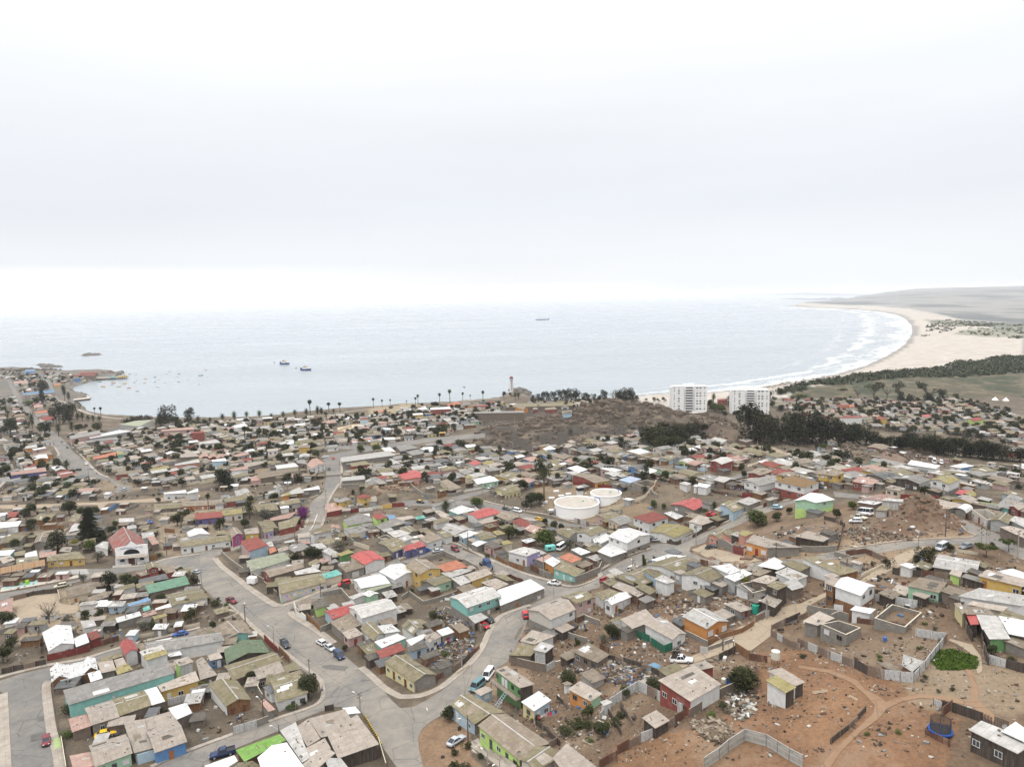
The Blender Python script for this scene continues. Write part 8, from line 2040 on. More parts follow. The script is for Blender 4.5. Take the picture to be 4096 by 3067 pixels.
for i_, (hx,hy,rx,ry,hh)in enumerate(HW):
 if hh<2.2 and i_>6:continue
 n_=26;rr=random.Random(i_);mb=MB();m=concm((.075,.057,.043)if hh>3 and hy>380 else(.15,.095,.065),.35,'crag_rock' if hy>380 else 'mound_rock')
 for _ in range(int(70 if hh>4 else 34)):
  a=rr.uniform(0,6.28);q=rr.random()**.6*1.05;x, y=hx+q*rx*math.cos(a), hy+q*ry*math.sin(a);s=rr.uniform(.25,1)*min(rx,ry)*.11+.25;z=gz(x,y)
  low=[Vector((x+s*rr.uniform(.8,1.6)*math.cos(k*1.047),y+s*rr.uniform(.8,1.6)*math.sin(k*1.047),z-s*.6))for k in range(6)];mid=[Vector((x+(p.x-x)*rr.uniform(.5,.95),y+(p.y-y)*rr.uniform(.5,.95),z+s*rr.uniform(.2,.7)))for p in low];top=Vector((x+rr.uniform(-.4,.4)*s,y+rr.uniform(-.4,.4)*s,z+s*rr.uniform(.6,1.1)))
  for k in range(6):j=(k+1)%6;mb.face([low[k],low[j],mid[j],mid[k]],m);mb.face([mid[k],mid[j],top],m)
 o=mb.build('crags');o['kind']='stuff';o['label']='rock crags on a hill'
def hull(mb,L_,B_,F_,mat,deck,sheer=.35):
 n=9;secs=[]
 for i in range(n):
  u=i/(n-1);x=(u-.5)*L_;w_=B_/2*(1-max(0,(u-.55)/.45)**2.2)*(.72+.28*min(1,u/.25));z=F_*(1+sheer*max(0,(u-.5)*2)**2+.12*max(0,(.3-u)/.3));secs.append((x,max(w_,.04),z))
 for(x0,w0,z0), (x1,w1,z1)in zip(secs,secs[1:]):
  for s in(1,-1):f=[(x0,s*w0*.7,-.4),(x1,s*w1*.6,-.4),(x1,s*w1,z1),(x0,s*w0,z0)];mb.face(f if s<0 else f[::-1],mat)
  mb.face([(x0,-w0*.96,z0*.72),(x1,-w1*.96,z1*.72),(x1,w1*.96,z1*.72),(x0,w0*.96,z0*.72)],deck)
 x, w_, z=secs[0];mb.face([(x,-w_*.7,-.4),(x,-w_,z),(x,w_,z),(x,w_*.7,-.4)],mat)
BW=plain((.62,.62,.60),.5,.1,name='boat_white');BWD=plain((.30,.24,.17),.8,.2,name='boat_wood')
def boat(crop,x,y,wpx,col,cabin,ang,label,grp='small boats moored in the harbour'):
 p=c(crop,x,y)[0];P=at_z(*p,0.);dep=(P-np.array([0,0,CAM_Z]))@CF;L_=wpx/CROPS[crop][2]/FPX*dep;t=thing('fishing_boat',label,'boat',(P[0],P[1],.05),ang,grp);m=plain(col,.5,.1,name='boat_paint');mb=MB();hull(mb,L_,L_*.3,L_*.13,m,BWD);mb.build('hull',t)
 mb=MB();
 for u in(-.2,.0,.2):mb.box((u*L_,0,L_*.085),(L_*.04,L_*.26,L_*.015),BWD)
 mb.build('thwart',t)
 if cabin:mb=MB();mb.box((-L_*.12,0,L_*.07),(L_*.28,L_*.2,L_*.2),BW);mb.build('cabin',t);mb=MB();mb.tube((-L_*.05,0,L_*.2),(-L_*.05,0,L_*.55),L_*.015,L_*.01,BLACKP,5);mb.build('mast',t)
YB, BB, GB, OB, RB, WB=(.55,.38,.05), (.05,.13,.45), (.08,.22,.2), (.5,.2,.05), (.45,.05,.04), (.6,.6,.58)
for i, e in enumerate((('910 436 36',YB,0,'long yellow open boat furthest left, below the pier'),('1050 437 28',YB,0,'yellow open boat right of the long yellow one'),('1102 410 32',YB,0,'yellow boat in the middle under the pier'),('1005 405 30',OB,1,'orange boat with a cabin closest to the pier'),('992 420 18',GB,0,'small green boat below the orange cabin boat'),('1142 449 28',OB,1,'brown cabin boat between the yellow boats and the grey one'),('1213 476 32',WB,0,'pale grey boat nearest the viewer in the harbour'),('1190 398 18',GB,0,'little green boat right of the pier head, lower one'),('1207 381 14',OB,0,'little orange boat right of the pier head, upper one'),('1288 368 20',OB,0,'small brown boat above the two green boats'),('1280 402 18',YB,0,'small yellow boat mid harbour'),('1371 352 20',BB,1,'blue cabin boat left of the other blue one'),('1371 394 14',BB,0,'tiny blue dinghy under the left blue cabin boat'),('1405 374 16',WB,0,'tiny white boat right of the left blue cabin boat'),('1398 438 28',WB,0,'grey open boat low in the middle of the harbour'),('1460 400 14',WB,0,'tiny white boat right of the grey open boat'),('1474 325 22',WB,0,'flat pale boat under the red masted boat'),('1502 303 14',RB,1,'little red masted boat'),('1584 325 20',BB,1,'right blue cabin boat, the brighter one'),('1570 350 10',RB,0,'tiny red dinghy below the bright blue boat'),('1582 395 16',BB,0,'tiny blue boat low on the right'),('1666 376 12',OB,0,'tiny brown boat between blue and teal boats'),('1776 338 32',GB,1,'teal fishing boat with a cabin on the right'),('1822 290 16',RB,1,'orange red cabin boat furthest out on the right'),('1834 352 12',OB,0,'tiny brown dinghy furthest right'),('1758 416 12',GB,0,'lone tiny dark boat low on the right'),('880 395 30',GB,0,'green boat tied at the pier root'))):
 x, y, w_=[float(v)for v in e[0].split()];boat('C1',x,y,w_*1.3,e[1],e[2],(i*1.3)%.7-.3+(math.pi if i%3==0 else 0),e[3])
def tug(crop,x,y,wpx,label,rz):
 P=at_z(*c(crop,x,y)[0],0.);dep=(P-np.array([0,0,CAM_Z]))@CF;L_=wpx/CROPS[crop][2]/FPX*dep;t=thing('tugboat',label,'tugboat',(P[0],P[1],.05),rz,'tugboats at anchor');k=L_/30;t.scale=(1,1,1.45);HB=plain((.03,.07,.22),.5,.1,name='hull_blue')
 mb=MB();hull(mb,L_,10*k,3*k,HB,plain((.25,.10,.06),.8,name='red_deck'),.9);mb.build('hull',t);mb=MB();mb.box((1*k,0,2.2*k),(12*k,7*k,3*k),BW);mb.build('deckhouse',t);mb=MB();mb.box((2*k,0,5.2*k),(6.5*k,5.5*k,2.6*k),BW);mb.box((2*k,0,8.1*k),(5*k,4.5*k,.4*k),BW);mb.build('wheelhouse',t)
 mb=MB();mb.box((2*k,0,6.4*k),(6.7*k,5.7*k,1.0*k),GLASS);mb.build('bridge_windows',t)
 for s in(1,-1):mb=MB();mb.tube((-4*k,s*2*k,4*k),(-4*k,s*2*k,8.5*k),.8*k,.7*k,plain((.60,.42,.12),.6,name='funnel_ochre'),8);mb.build('funnel',t)
 mb=MB();mb.tube((1*k,0,8*k),(1*k,0,17*k),.35*k,.12*k,BW,6);mb.tube((1*k,-1.6*k,12*k),(1*k,1.6*k,12*k),.12*k,.12*k,BW,4);mb.tube((1*k,-1.2*k,14*k),(1*k,1.2*k,14*k),.12*k,.12*k,BW,4);mb.build('mast',t)
tug('C2',303,238,96,'left tugboat with ochre funnels',math.pi-.35);tug('C2',490,292,104,'right tugboat with a red trimmed white deckhouse',math.pi-.3)
for i, (x,y)in enumerate(((217,222),(407,274))):
 P=at_z(*c('C2',x,y)[0],0.);t=thing('mooring_buoy',['mooring buoy left of the left tugboat','mooring buoy between the two tugboats'][i],'buoy',(P[0],P[1],0));mb=MB();mb.tube((0,0,-.5),(0,0,1.6),1.6,1.2,plain((.2,.06,.05),.6),10);mb.build('float',t)
P=at_z(*c('D',1172,691)[0],0.);dep=(P-np.array([0,0,CAM_Z]))@CF;L_=29*1.8517/FPX*dep;t=thing('cargo_ship','blue cargo ship alone near the horizon','ship',(P[0],P[1],.0),.08);k=L_/100;HB=plain((.05,.14,.36),.5,.1,name='ship_blue')
mb=MB();hull(mb,L_,16*k,6*k,HB,BWD,.5);mb.build('hull',t);mb=MB();mb.box((28*k,0,5*k),(22*k,12*k,6*k),BW);mb.box((24*k,0,10*k),(10*k,10*k,4*k),BW);mb.build('superstructure',t)
for x_ in(-30,-5):mb=MB();mb.tube((x_*k,0,5*k),(x_*k,0,13*k),1*k,.6*k,BW,6);mb.build('crane_mast',t)
mb=MB();mb.tube((38*k,0,8*k),(46*k,0,18*k),.8*k,.5*k,BLACKP,6);mb.build('derrick',t)
W=GA(c('B1',10,1175,510,1085))[0];a_, b_=Vector(W[0]), Vector(W[1]);d=(b_-a_).normalized();n_=Vector((-d.y,d.x));z0=gz(a_.x,a_.y);t=thing('playground_canopy','long curved brown shade canopy on dark red posts over the plaza','canopy',(a_.x,a_.y,z0));RPm=plain((.16,.025,.03),.6,name='red_post');L_=(b_-a_).length
mb=MB();BR=roofm((.27,.17,.095),(.30,.20,.12),.1,.1,name='canopy_roof',patch=.6);ns=10
for j in range(4):
 for i in range(5):
  u0, u1=i/5*5.5, (i+1)/5*5.5;zz=lambda u:3.1+1.0*math.sin(math.pi*min(1,u/5.5)*.6);s0, s1=L_*j/4+.05, L_*(j+1)/4-.05
  f=[d*s0+n_*u0,d*s1+n_*u0,d*s1+n_*u1,d*s0+n_*u1];mb.face([(f[k].x,f[k].y,zz((u0,u0,u1,u1)[k]))for k in range(4)],BR)
mb.build('roof',t)
for j in range(5):
 for u in(.3,5.2):p=d*(L_*j/4)+n_*u;mb=MB();mb.tube((p.x,p.y,-.3),(p.x,p.y,3.1 if u<1 else 4.0),.12,.12,RPm,6);mb.build('post',t)
P=gat('B1',240,1210);t=thing('slide','lime green playground slide on the turquoise plaza','slide',P,.2);LG=plain((.25,.5,.04),.5,name='lime_plastic');mb=MB();mb.face([(-2,-.4,.2),(1.5,-.4,1.6),(1.5,.4,1.6),(-2,.4,.2)],LG);mb.face([(-2,-.5,.4),(1.5,-.5,1.9),(1.5,-.4,1.6),(-2,-.4,.2)],LG);mb.build('chute',t);mb=MB();mb.box((2,0,0),(1,1,1.6),LG);mb.build('platform',t)
P=gat('C2',1703,876);t=thing('bus_shelter','yellow bus shelter beside the highway','bus shelter',P,.1);mb=MB();Yw=WALLS['Y'][1];mb.box((-2.2,0,0),(.3,2.4,3.2),Yw);mb.box((2.2,0,0),(.3,2.4,3.2),Yw);mb.box((0,1.1,0),(4.1,.2,3.2),WALLS['T'][1]);mb.build('wall',t);mb=MB();mb.box((0,0,3.2),(5.4,3.2,.3),Yw);mb.build('roof',t)
for i, (x,y)in enumerate(((1978,503),(2065,508))):
 P=gat('C4',x,y);t=thing('conical_tent',['white conical tent, left of two on the sand yard','white conical tent, right of two on the sand yard'][i],'tent',P);mb=MB();mb.tube((0,0,0),(0,0,3.6),3.4,.1,plain((.75,.75,.74),.7,.05),12,False);mb.build('canvas',t)
rnd=random.Random(9);um=None
for i, (x,y)in enumerate([(375,366),(445,358),(250,388),(262,380),(290,384),(235,396),(205,402),(320,374),(155,410),(395,380),(510,345),(590,335),(635,328),(672,325),(705,322),(140,415),(275,392),(430,350),(300,372),(185,415)]):
 P=gat('C4',x,y)
 if um is None:
  um=thing('straw_umbrella','straw beach umbrella standing in a cluster on the sand','umbrella',P,0,'straw umbrellas on the beach');mb=MB();mb.tube((0,0,2.0),(0,0,3.4),3.,.1,plain((.15,.115,.08),.9),9,False);mb.build('thatch',um);mb=MB();mb.tube((0,0,-.2),(0,0,2.4),.12,.1,BARK,5);mb.build('pole',um)
 else:dup(um,P)
UMB=[o for o in THINGS if o.name.startswith('straw_umbrella')]
P=gat('C4',72,425);t=thing('beach_kiosk','white and orange kiosk on the beach behind the tower','kiosk',P);mb=MB();mb.box((0,0,0),(9,6,3.2),WALLS['O'][1]);mb.build('wall',t);mb=MB();mb.box((0,0,3.2),(11,8,.4),ROOFS['w'][1]);mb.build('roof',t)
PM=plain((.28,.26,.235),.9,.15,name='concrete_pole');PD=plain((.11,.085,.065),.9,.15,name='wood_pole');POL={}
def pole(crop,x,yb,yt,kind='p'):
 P=gat(crop,x,yb);dep=np.array([P[0],P[1],P[2]-CAM_Z])@CF;H=(yb-yt)/CROPS[crop][2]/FPX*dep*1.05;rnd=random.Random(int(x));lamp=kind=='l'
 t=link('street_lamp' if lamp else 'utility_pole',None);t.location=P;t.rotation_euler=(0,0,rnd.uniform(0,3));mb=MB();mb.tube((0,0,-.5),(0,0,H),.18 if not lamp else.12,.10 if not lamp else.06,PM if rnd.random()<.6 else PD,7);mb.build('pole',t)
 if not lamp:
  for z in(H-.4,H-1.1):mb=MB();mb.box((0,0,z),(1.7,.1,.12),PD);mb.build('crossarm',t)
  if rnd.random()<.35:mb=MB();mb.tube((.3,0,H-2.4),(.3,0,H-1.6),.22,.22,ZINC,8);mb.build('transformer',t)
 if lamp or rnd.random()<.5:
  mb=MB();mb.tube((0,0,H-1.2),(0,1.5,H-.3),.04,.035,ZINC,5);mb.build('lamp_arm',t);mb=MB();mb.box((0,1.7,H-.35),(.25,.6,.12),BW);mb.build('lamp_head',t)
 t['label']='slim street lamp' if lamp else 'concrete utility pole with crossarms';t['category']='street lamp' if lamp else 'utility pole';t['_auto']=1;t['_a']=1;THINGS.append(t);POL[(crop,x)]=(P,H)
for ln in '''A1 195 680 530,A2 450 215 40,A2 735 435 250 l,A2 1088 750 575,A2 1592 1110 910,A2 785 1320 1230 l,A2 635 1232 960,A3 615 670 400,A3 677 1400 1140,A4 1655 188 -10,A4 1325 545 350 l,A4 1220 500 360,B2 1393 322 165,B2 1385 540 330,B2 975 250 60,B2 1335 1345 1190,B2 22 1255 1040,B2 1045 682 540 l,B2 1805 432 320,B2 690 705 560,B2 675 1160 1020 l,B3 907 250 90,B3 752 825 630,B3 45 940 790,B3 210 922 810,B3 1588 1112 875,B3 1640 470 280,B3 1695 1325 1200 l,B4 1060 785 550,B4 360 1075 900,B4 1922 375 190 l,B4 1942 925 740,B4 1070 330 250,B5 1435 605 340,B5 1165 755 580,B5 460 1000 820,B5 2147 812 550,B5 1410 252 120,B5 275 130 10,
B1 297 625 470,B1 655 1125 910,B1 610 1130 900 l,B1 1280 285 200,B1 1842 885 680,B1 2170 1656 1400,B1 1395 1656 1520,C1 785 1235 1150 l,C1 925 1220 1120,C1 480 1000 940,C2 1950 815 735,C2 890 985 855,C2 1465 1165 1050,C2 1885 1175 1060,C2 1300 945 850,C2 545 830 720,C2 1075 760 700,C3 132 805 700,C3 956 780 680 l,C3 118 1045 920,C3 935 1175 1050,C3 1820 1255 1120,C3 1970 895 820,C3 1535 1165 1080,C3 2045 1225 1130,C3 1155 920 850,C3 630 1100 1010,C4 820 1010 940 l,C4 60 890 830,C4 690 460 380,C4 1100 760 640,C4 620 1200 1080,A3 870 1640 1490 l,A3 990 1690 1570 l,A4 1085 90 50,C2 2010 830 770,C2 630 1010 930,C1 1420 1180 1110,C1 1650 1240 1170'''.replace('\n','').split(','):
 f=ln.split();pole(f[0],float(f[1]),float(f[2]),float(f[3]),f[4]if len(f)>4 else 'p')
def wire(a,b_,lab):
 (P,H), (Q,K2)=POL[a], POL[b_];mb=MB();A=Vector(P)+Vector((0,0,H-.3));B_=Vector(Q)+Vector((0,0,K2-.3));pr=A
 for i in range(1,13):u=i/12;p=A.lerp(B_,u)-Vector((0,0,4*u*(1-u)*(B_-A).length*.025));mb.tube(pr,p,.022,.022,BLACKP,3,False);pr=p
 o=mb.build('power_line');tag(o,lab,'cable')
for i, (a,b_,l_)in enumerate(((('A2',1088),('A2',1592),'cable over the wide crossing to the pole by the bollards'),(('A2',450),('A2',1088),'cable along the left edge of the main street'),(('A2',1592),('A3',615),'cable from the bollard pole towards the curving street'),(('B3',752),('B3',1588),'cable above the blue truck street'),(('A2',450),('B2',1335),'cable crossing the main street below the mural house'),(('B4',1060),('B4',1942),'cable along the ochre verge by the black sedan'),(('A3',615),('B3',1695),'cable along the inside of the bend'),(('B5',1165),('B5',1435),'cable above the rocky mound'),(('A1',195),('B1',1395),'cable over the gravel plot at left'),(('B2',1385),('B2',1393),'cable along the bend below the rail line'),(('A2',635),('A2',1088),'cable over the street corner tree'),(('B4',360),('B4',1060),'cable over the white two-storey house'),(('B3',45),('B3',752),'cable over the indigo house'),(('A4',1655),('A4',1325),'cable along the dirt lane by the orange house'))):wire(a,b_,l_)
PK=list(POL);done=set();nw=0
for a in PK:
 P=Vector(POL[a][0]);ds=sorted(((Vector(POL[b_][0])-P).length,b_)for b_ in PK if b_!=a)
 for d_, b_ in ds[:2]:
  if d_<95 and(b_,a)not in done and(a,b_)not in done:
   done.add((a,b_));n0=len(THINGS);wire(a,b_,'thin dark overhead cable between poles');o=THINGS[-1];q=(P+Vector(POL[b_][0]))/2;me=o.data;me.transform(Matrix.Translation(-q));o.location=q;o['_auto']=1
bo=None
for i in range(15):
 u=i/14;P=gat('A2',1637+(1803-1637)*u,1178+(1455-1178)*u)
 if bo is None:
  bo=thing('bollard','yellow and black striped bollard in the row beside the wide workshop roof','bollard',P,0,'striped bollards');mb=MB();YP=plain((.55,.38,.03),.6,name='bollard_yellow')
  for k in range(4):mb.tube((0,0,k*.25),(0,0,(k+1)*.25),.13,.13,YP if k%2 else BLACKP,8)
  mb.build('post',bo)
 else:dup(bo,P)
for i in range(7):P=gat('B3',300+26*i,812-6*i);dup(bo,P,0,'yellow and black striped bollard before the white garage house',1.,'striped bollards by the garage')
P=gat('A5',1385,1320);t=thing('trampoline','round trampoline with blue rim and dark safety net in the dirt yard','trampoline',P);mb=MB();BL=plain((.012,.055,.24),.6,name='blue_pad');n=28
for i in range(n):
 a0, a1=i*6.2832/n, (i+1)*6.2832/n;mb.face([(1.8*math.cos(a0),1.8*math.sin(a0),.8),(1.8*math.cos(a1),1.8*math.sin(a1),.8),(1.5*math.cos(a1),1.5*math.sin(a1),.85),(1.5*math.cos(a0),1.5*math.sin(a0),.85)],BL);mb.face([(1.8*math.cos(a0),1.8*math.sin(a0),.6),(1.8*math.cos(a1),1.8*math.sin(a1),.6),(1.8*math.cos(a1),1.8*math.sin(a1),.8),(1.8*math.cos(a0),1.8*math.sin(a0),.8)],BL)
mb.build('rim_pad',t);mb=MB();mb.face([(1.5*math.cos(i*6.2832/n),1.5*math.sin(i*6.2832/n),.82)for i in range(n)],BLACKP);mb.build('mat',t)
b=NB('dark_net');b.b.inputs['Alpha'].default_value=.55;NET=b.fin((.05,.05,.045),.9);mb=MB()
for i in range(n):a0, a1=i*6.2832/n, (i+1)*6.2832/n;mb.face([(1.5*math.cos(a0),1.5*math.sin(a0),.85),(1.5*math.cos(a1),1.5*math.sin(a1),.85),(1.5*math.cos(a1),1.5*math.sin(a1),2.6),(1.5*math.cos(a0),1.5*math.sin(a0),2.6)],NET)
mb.build('safety_net',t)
for i in range(6):a0=i*6.2832/6;mb=MB();mb.tube((1.6*math.cos(a0),1.6*math.sin(a0),0),(1.55*math.cos(a0),1.55*math.sin(a0),2.65),.035,.035,BL,5);mb.build('pole',t)
def drum(crop,x,y,r,h,col,lab,nm='water_drum',stand=0.):
 P=gat(crop,x,y);t=thing(nm,lab,'water tank' if r>.6 else 'drum',P);m=plain(col,.5,.08,name='plastic');mb=MB();mb.tube((0,0,stand),(0,0,stand+h*.9),r,r,m,14);mb.tube((0,0,stand+h*.9),(0,0,stand+h),r*.95,r*.35,m,14);mb.build('tank',t)
 if stand:
  for s in((-1,-1),(1,-1),(1,1),(-1,1)):mb=MB();mb.tube((s[0]*r*.7,s[1]*r*.7,-.2),(s[0]*r*.6,s[1]*r*.6,stand),.07,.07,TIMBER,5);mb.build('leg',t)
drum('A4',1543,125,.95,2.4,(.02,.26,.18),'green water tank by the dirt lane fence');drum('A4',1742,640,.9,1.9,(.55,.54,.46),'white water tank with a yellow mossy top on a stand',stand=1.4);drum('A4',1275,825,.4,1.2,(.03,.12,.45),'blue drum by the dark bush');drum('A4',1228,820,.5,1.1,(.55,.53,.45),'pale square-shouldered drum beside the blue drum')
drum('A5',838,400,.4,.9,(.05,.12,.35),'blue barrel on a stack of boards');drum('A4',440,468,.42,1.1,(.6,.6,.58),'white barrel before the green netting fence');drum('B2',1150,305,.6,1.6,(.03,.18,.55),'blue water tank by the street bend');drum('A1',1565,1110,.35,.9,(.1,.3,.4),'teal barrel')if False else None
def tarp(crop,x,y,r,col,lab):
 P=gat(crop,x,y);rnd=random.Random(int(x));m=plain(col,.6,.1,name='tarpaulin');mb=MB();n=12;rings=[]
 for k, (rr,z)in enumerate(((1,0),(1.02,.35),(.85,.75),(.45,1.0),(.02,1.05))):rings.append([Vector((r*rr*rnd.uniform(.88,1.1)*math.cos(i*6.283/n),r*.8*rr*rnd.uniform(.88,1.1)*math.sin(i*6.283/n),r*.85*z*rnd.uniform(.9,1.08)))for i in range(n)])
 for A, B_ in zip(rings,rings[1:]):
  for i in range(n):j=(i+1)%n;mb.face([A[i],A[j],B_[j],B_[i]],m)
 o=mb.build('tarpaulin_heap',smooth=True);o.location=P;tag(o,lab,'tarpaulin')
tarp('A4',545,690,1.6,(.12,.22,.30),'blue striped tarpaulin over a heap in the dirt lane');tarp('A3',190,470,1.6,(.06,.06,.06),'black tarpaulin with stones on a shack roof')if False else None
tm=None
for i, (cr_,x,y)in enumerate((('A4',305,495),('A5',992,380),('A3',590,1285),('A3',592,1268),('A3',425,1560),('A3',545,1530),('B3',370,75),('B3',405,72),('B3',440,95),('B3',440,940),('B3',460,935),('A4',590,705),('A4',155,770))):
 P=gat(cr_,x,y)
 if tm is None:
  mb=MB();n=16
  for i_ in range(n):
   a0, a1=i_*6.283/n, (i_+1)*6.283/n;f=lambda r, a, z:(r*math.cos(a),r*math.sin(a),z)
   for(r0,z0), (r1,z1)in zip(((.34,.02),(.4,.06),(.4,.18),(.34,.22),(.22,.2),(.22,.04)),((.4,.06),(.4,.18),(.34,.22),(.22,.2),(.22,.04),(.34,.02))):mb.face([f(r0,a0,z0),f(r0,a1,z0),f(r1,a1,z1),f(r1,a0,z1)],TYRE)
  tm=mb.mesh('tyre')
 o=link('tyre',tm);o.location=(P[0],P[1],P[2]+.05);tag(o,['old tyre on the gravel by the green netting','old tyre on a stack of boards in the fenced yard','stacked tyre by the sky blue house, lower','stacked tyre by the sky blue house, upper','tyre left of the shrubs below the silver coupe','pale tyre right of the shrubs below the silver coupe','tyre left of three in the walled yard','middle tyre of three in the walled yard','tyre right of three in the walled yard','left tyre by the yellow house yard wall','right tyre by the yellow house yard wall','tyre by the blue striped tarpaulin','tyre on the junk slope'][i],'tyre')
def ladder(crop,x,y,dx,dy,L_,lab):
 P, rz=head(crop,x,y,dx,dy);t=thing('ladder',lab,'ladder',(P[0],P[1],P[2]+.12),rz);mb=MB()
 for s in(-1,1):mb.box((0,s*.25,0),(L_,.07,.06),WALLS['C'][1])
 mb.build('rail',t)
 for i in range(int(L_/.35)):mb=MB();mb.box((-L_/2+.2+i*.35,0,.01),(.05,.48,.05),WALLS['C'][1]);mb.build('rung',t)
ladder('A3',1880,1420,100,45,3.2,'wooden ladder lying on bare earth');ladder('A5',225,905,100,-15,4.2,'bleached ladder lying on the brown dirt');ladder('A5',530,970,60,30,2.0,'short dark ladder by the low plank fence')
HSG=house(c('A3',940,690,1190,870,1340,830,1060,650),5.6,'s',.4,'LD','b','-','-','long green house on stilts with a railed deck and stair','house','stilt_house')
q=HSG.location;Wc=[at_z(*p,q.z+5.6)for p in c('A3',940,690,1190,870)];a_, b_=Vector(Wc[0][:2]), Vector(Wc[1][:2]);d=(b_-a_);LL=d.length;d.normalize();n_=Vector((d.y,-d.x));RL=plain((.42,.38,.33),.8,.15,name='grey_rail')
lp=lambda s, o_, z:Vector((a_.x+d.x*s+n_.x*o_-q.x,a_.y+d.y*s+n_.y*o_-q.y,z))
for k, ch_ in enumerate('w.dd.w.w'):
 if ch_ in 'wd':s=LL*(k+.5)/8;me=WIN[0][0]if ch_=='w' else DOORM[2];o=link('window' if ch_=='w' else 'door',me,HSG);o.location=lp(s,-.2,4.3 if ch_=='w' else 3.05);o.rotation_euler=(0,0,math.atan2(d.y,d.x));o.scale=(1.0,1,1.0 if ch_=='w' else 2.0)
mb=MB();mb.slab([lp(0,1.2,3.0),lp(LL,1.2,3.0),lp(LL,-.2,3.0),lp(0,-.2,3.0)],.15,TIMBER);mb.build('deck',HSG)
mb=MB()
for z in(3.3,3.6,3.95):mb.tube(lp(0,1.2,z),lp(LL,1.2,z),.04,.04,RL,4)
for i in range(14):mb.tube(lp(LL*i/13,1.2,2.9),lp(LL*i/13,1.2,3.95),.04,.04,RL,4)
mb.build('railing',HSG);mb=MB()
for s in(0,.9):mb.tube(lp(LL*.55+s,1.2,3.0),lp(LL*.55+s-.3,4.6,-.3),.07,.07,WALLS['b'][1],4)
for i in range(9):u=i/9;mb.tube(lp(LL*.55-.3*u,1.2+3.4*u,3-3.3*u),lp(LL*.55+.9-.3*u,1.2+3.4*u,3-3.3*u),.05,.05,WALLS['b'][1],4)
mb.build('stair',HSG)
for i in range(5):mb=MB();mb.tube(lp(LL*i/4,1.1,-1.5),lp(LL*i/4,1.1,2.9),.08,.08,TIMBER,5);mb.build('post',HSG)
house(c('A5',185,225,460,345,620,265,380,190),2.9,'u',.1,'KK','n','ww','-','unfinished roofless pale block rooms with window holes');wall_line(c('A5',305,255,380,225),2.9,'K','partition wall inside the unfinished block rooms')
house(c('A5',715,170,1050,270,1225,115,900,25),1.5,'u',.1,'KK','n','-','-','open rectangular block foundation filled with dirt and rubble')
house(c('B4',1540,1185,1680,1300,1850,1260,1680,1160),2.6,'u',.1,'KK','n','w','-','small roofless block ruin beside the olive roofs');house(c('B4',360,80,500,125,660,90,520,45),2.6,'u',.1,'KK','n','-','-','roofless pale block building shell near the water tanks');house(c('B2',1950,680,2060,740,2160,700,2060,650),2.6,'u',.1,'KK','n','-','-','roofless yard shell behind the long block walls')
o=strip('terrace',c('A3',720,1420,880,1530,1000,1620,1100,1700),2.6,PAVE,dz=.6,skirt=1.6,step=1.5,cross=1);struct(o)
P, rz=head('A3',745,1505,60,40);t=thing('steps','concrete steps leading up to the terrace','steps',P,rz);mb=MB()
for i in range(4):mb.box((0,.45*i,-.3),(1.6,.5,.5+.18*i),concm((.42,.38,.32),.1,'step_concrete'))
mb.build('tread',t)
# ---------------------------------------------------------------- people, dogs, laundry
SKIN=plain((.32,.18,.12),.6,.05,name='skin');HAIR=plain((.015,.012,.01),.7,.1,name='hair')
def skinned(name,verts,edges,rad,mat,parent,sub=1):
 me=bpy.data.meshes.new(name);me.from_pydata(verts,edges,[]);o=bpy.data.objects.new(name,me);COL.objects.link(o);me.materials.append(mat)
 sk=o.modifiers.new('skin','SKIN');sv=me.skin_vertices[0].data if me.skin_vertices else None
 if sv is None:
  bm=bmesh.new();bm.from_mesh(me);bm.verts.layers.skin.verify();bm.to_mesh(me);bm.free();sv=me.skin_vertices[0].data
 for i, r in enumerate(rad):sv[i].radius=(r,r)
 sv[0].use_root=True
 if sub:s=o.modifiers.new('sub','SUBSURF');s.levels=sub;s.render_levels=sub
 dg=bpy.context.evaluated_depsgraph_get();em=bpy.data.meshes.new_from_object(o.evaluated_get(dg));em.name=name
 bpy.data.objects.remove(o);q=link(name,em,parent);em.polygons.foreach_set('use_smooth',[True]*len(em.polygons))
 if not em.materials:em.materials.append(mat)
 return q
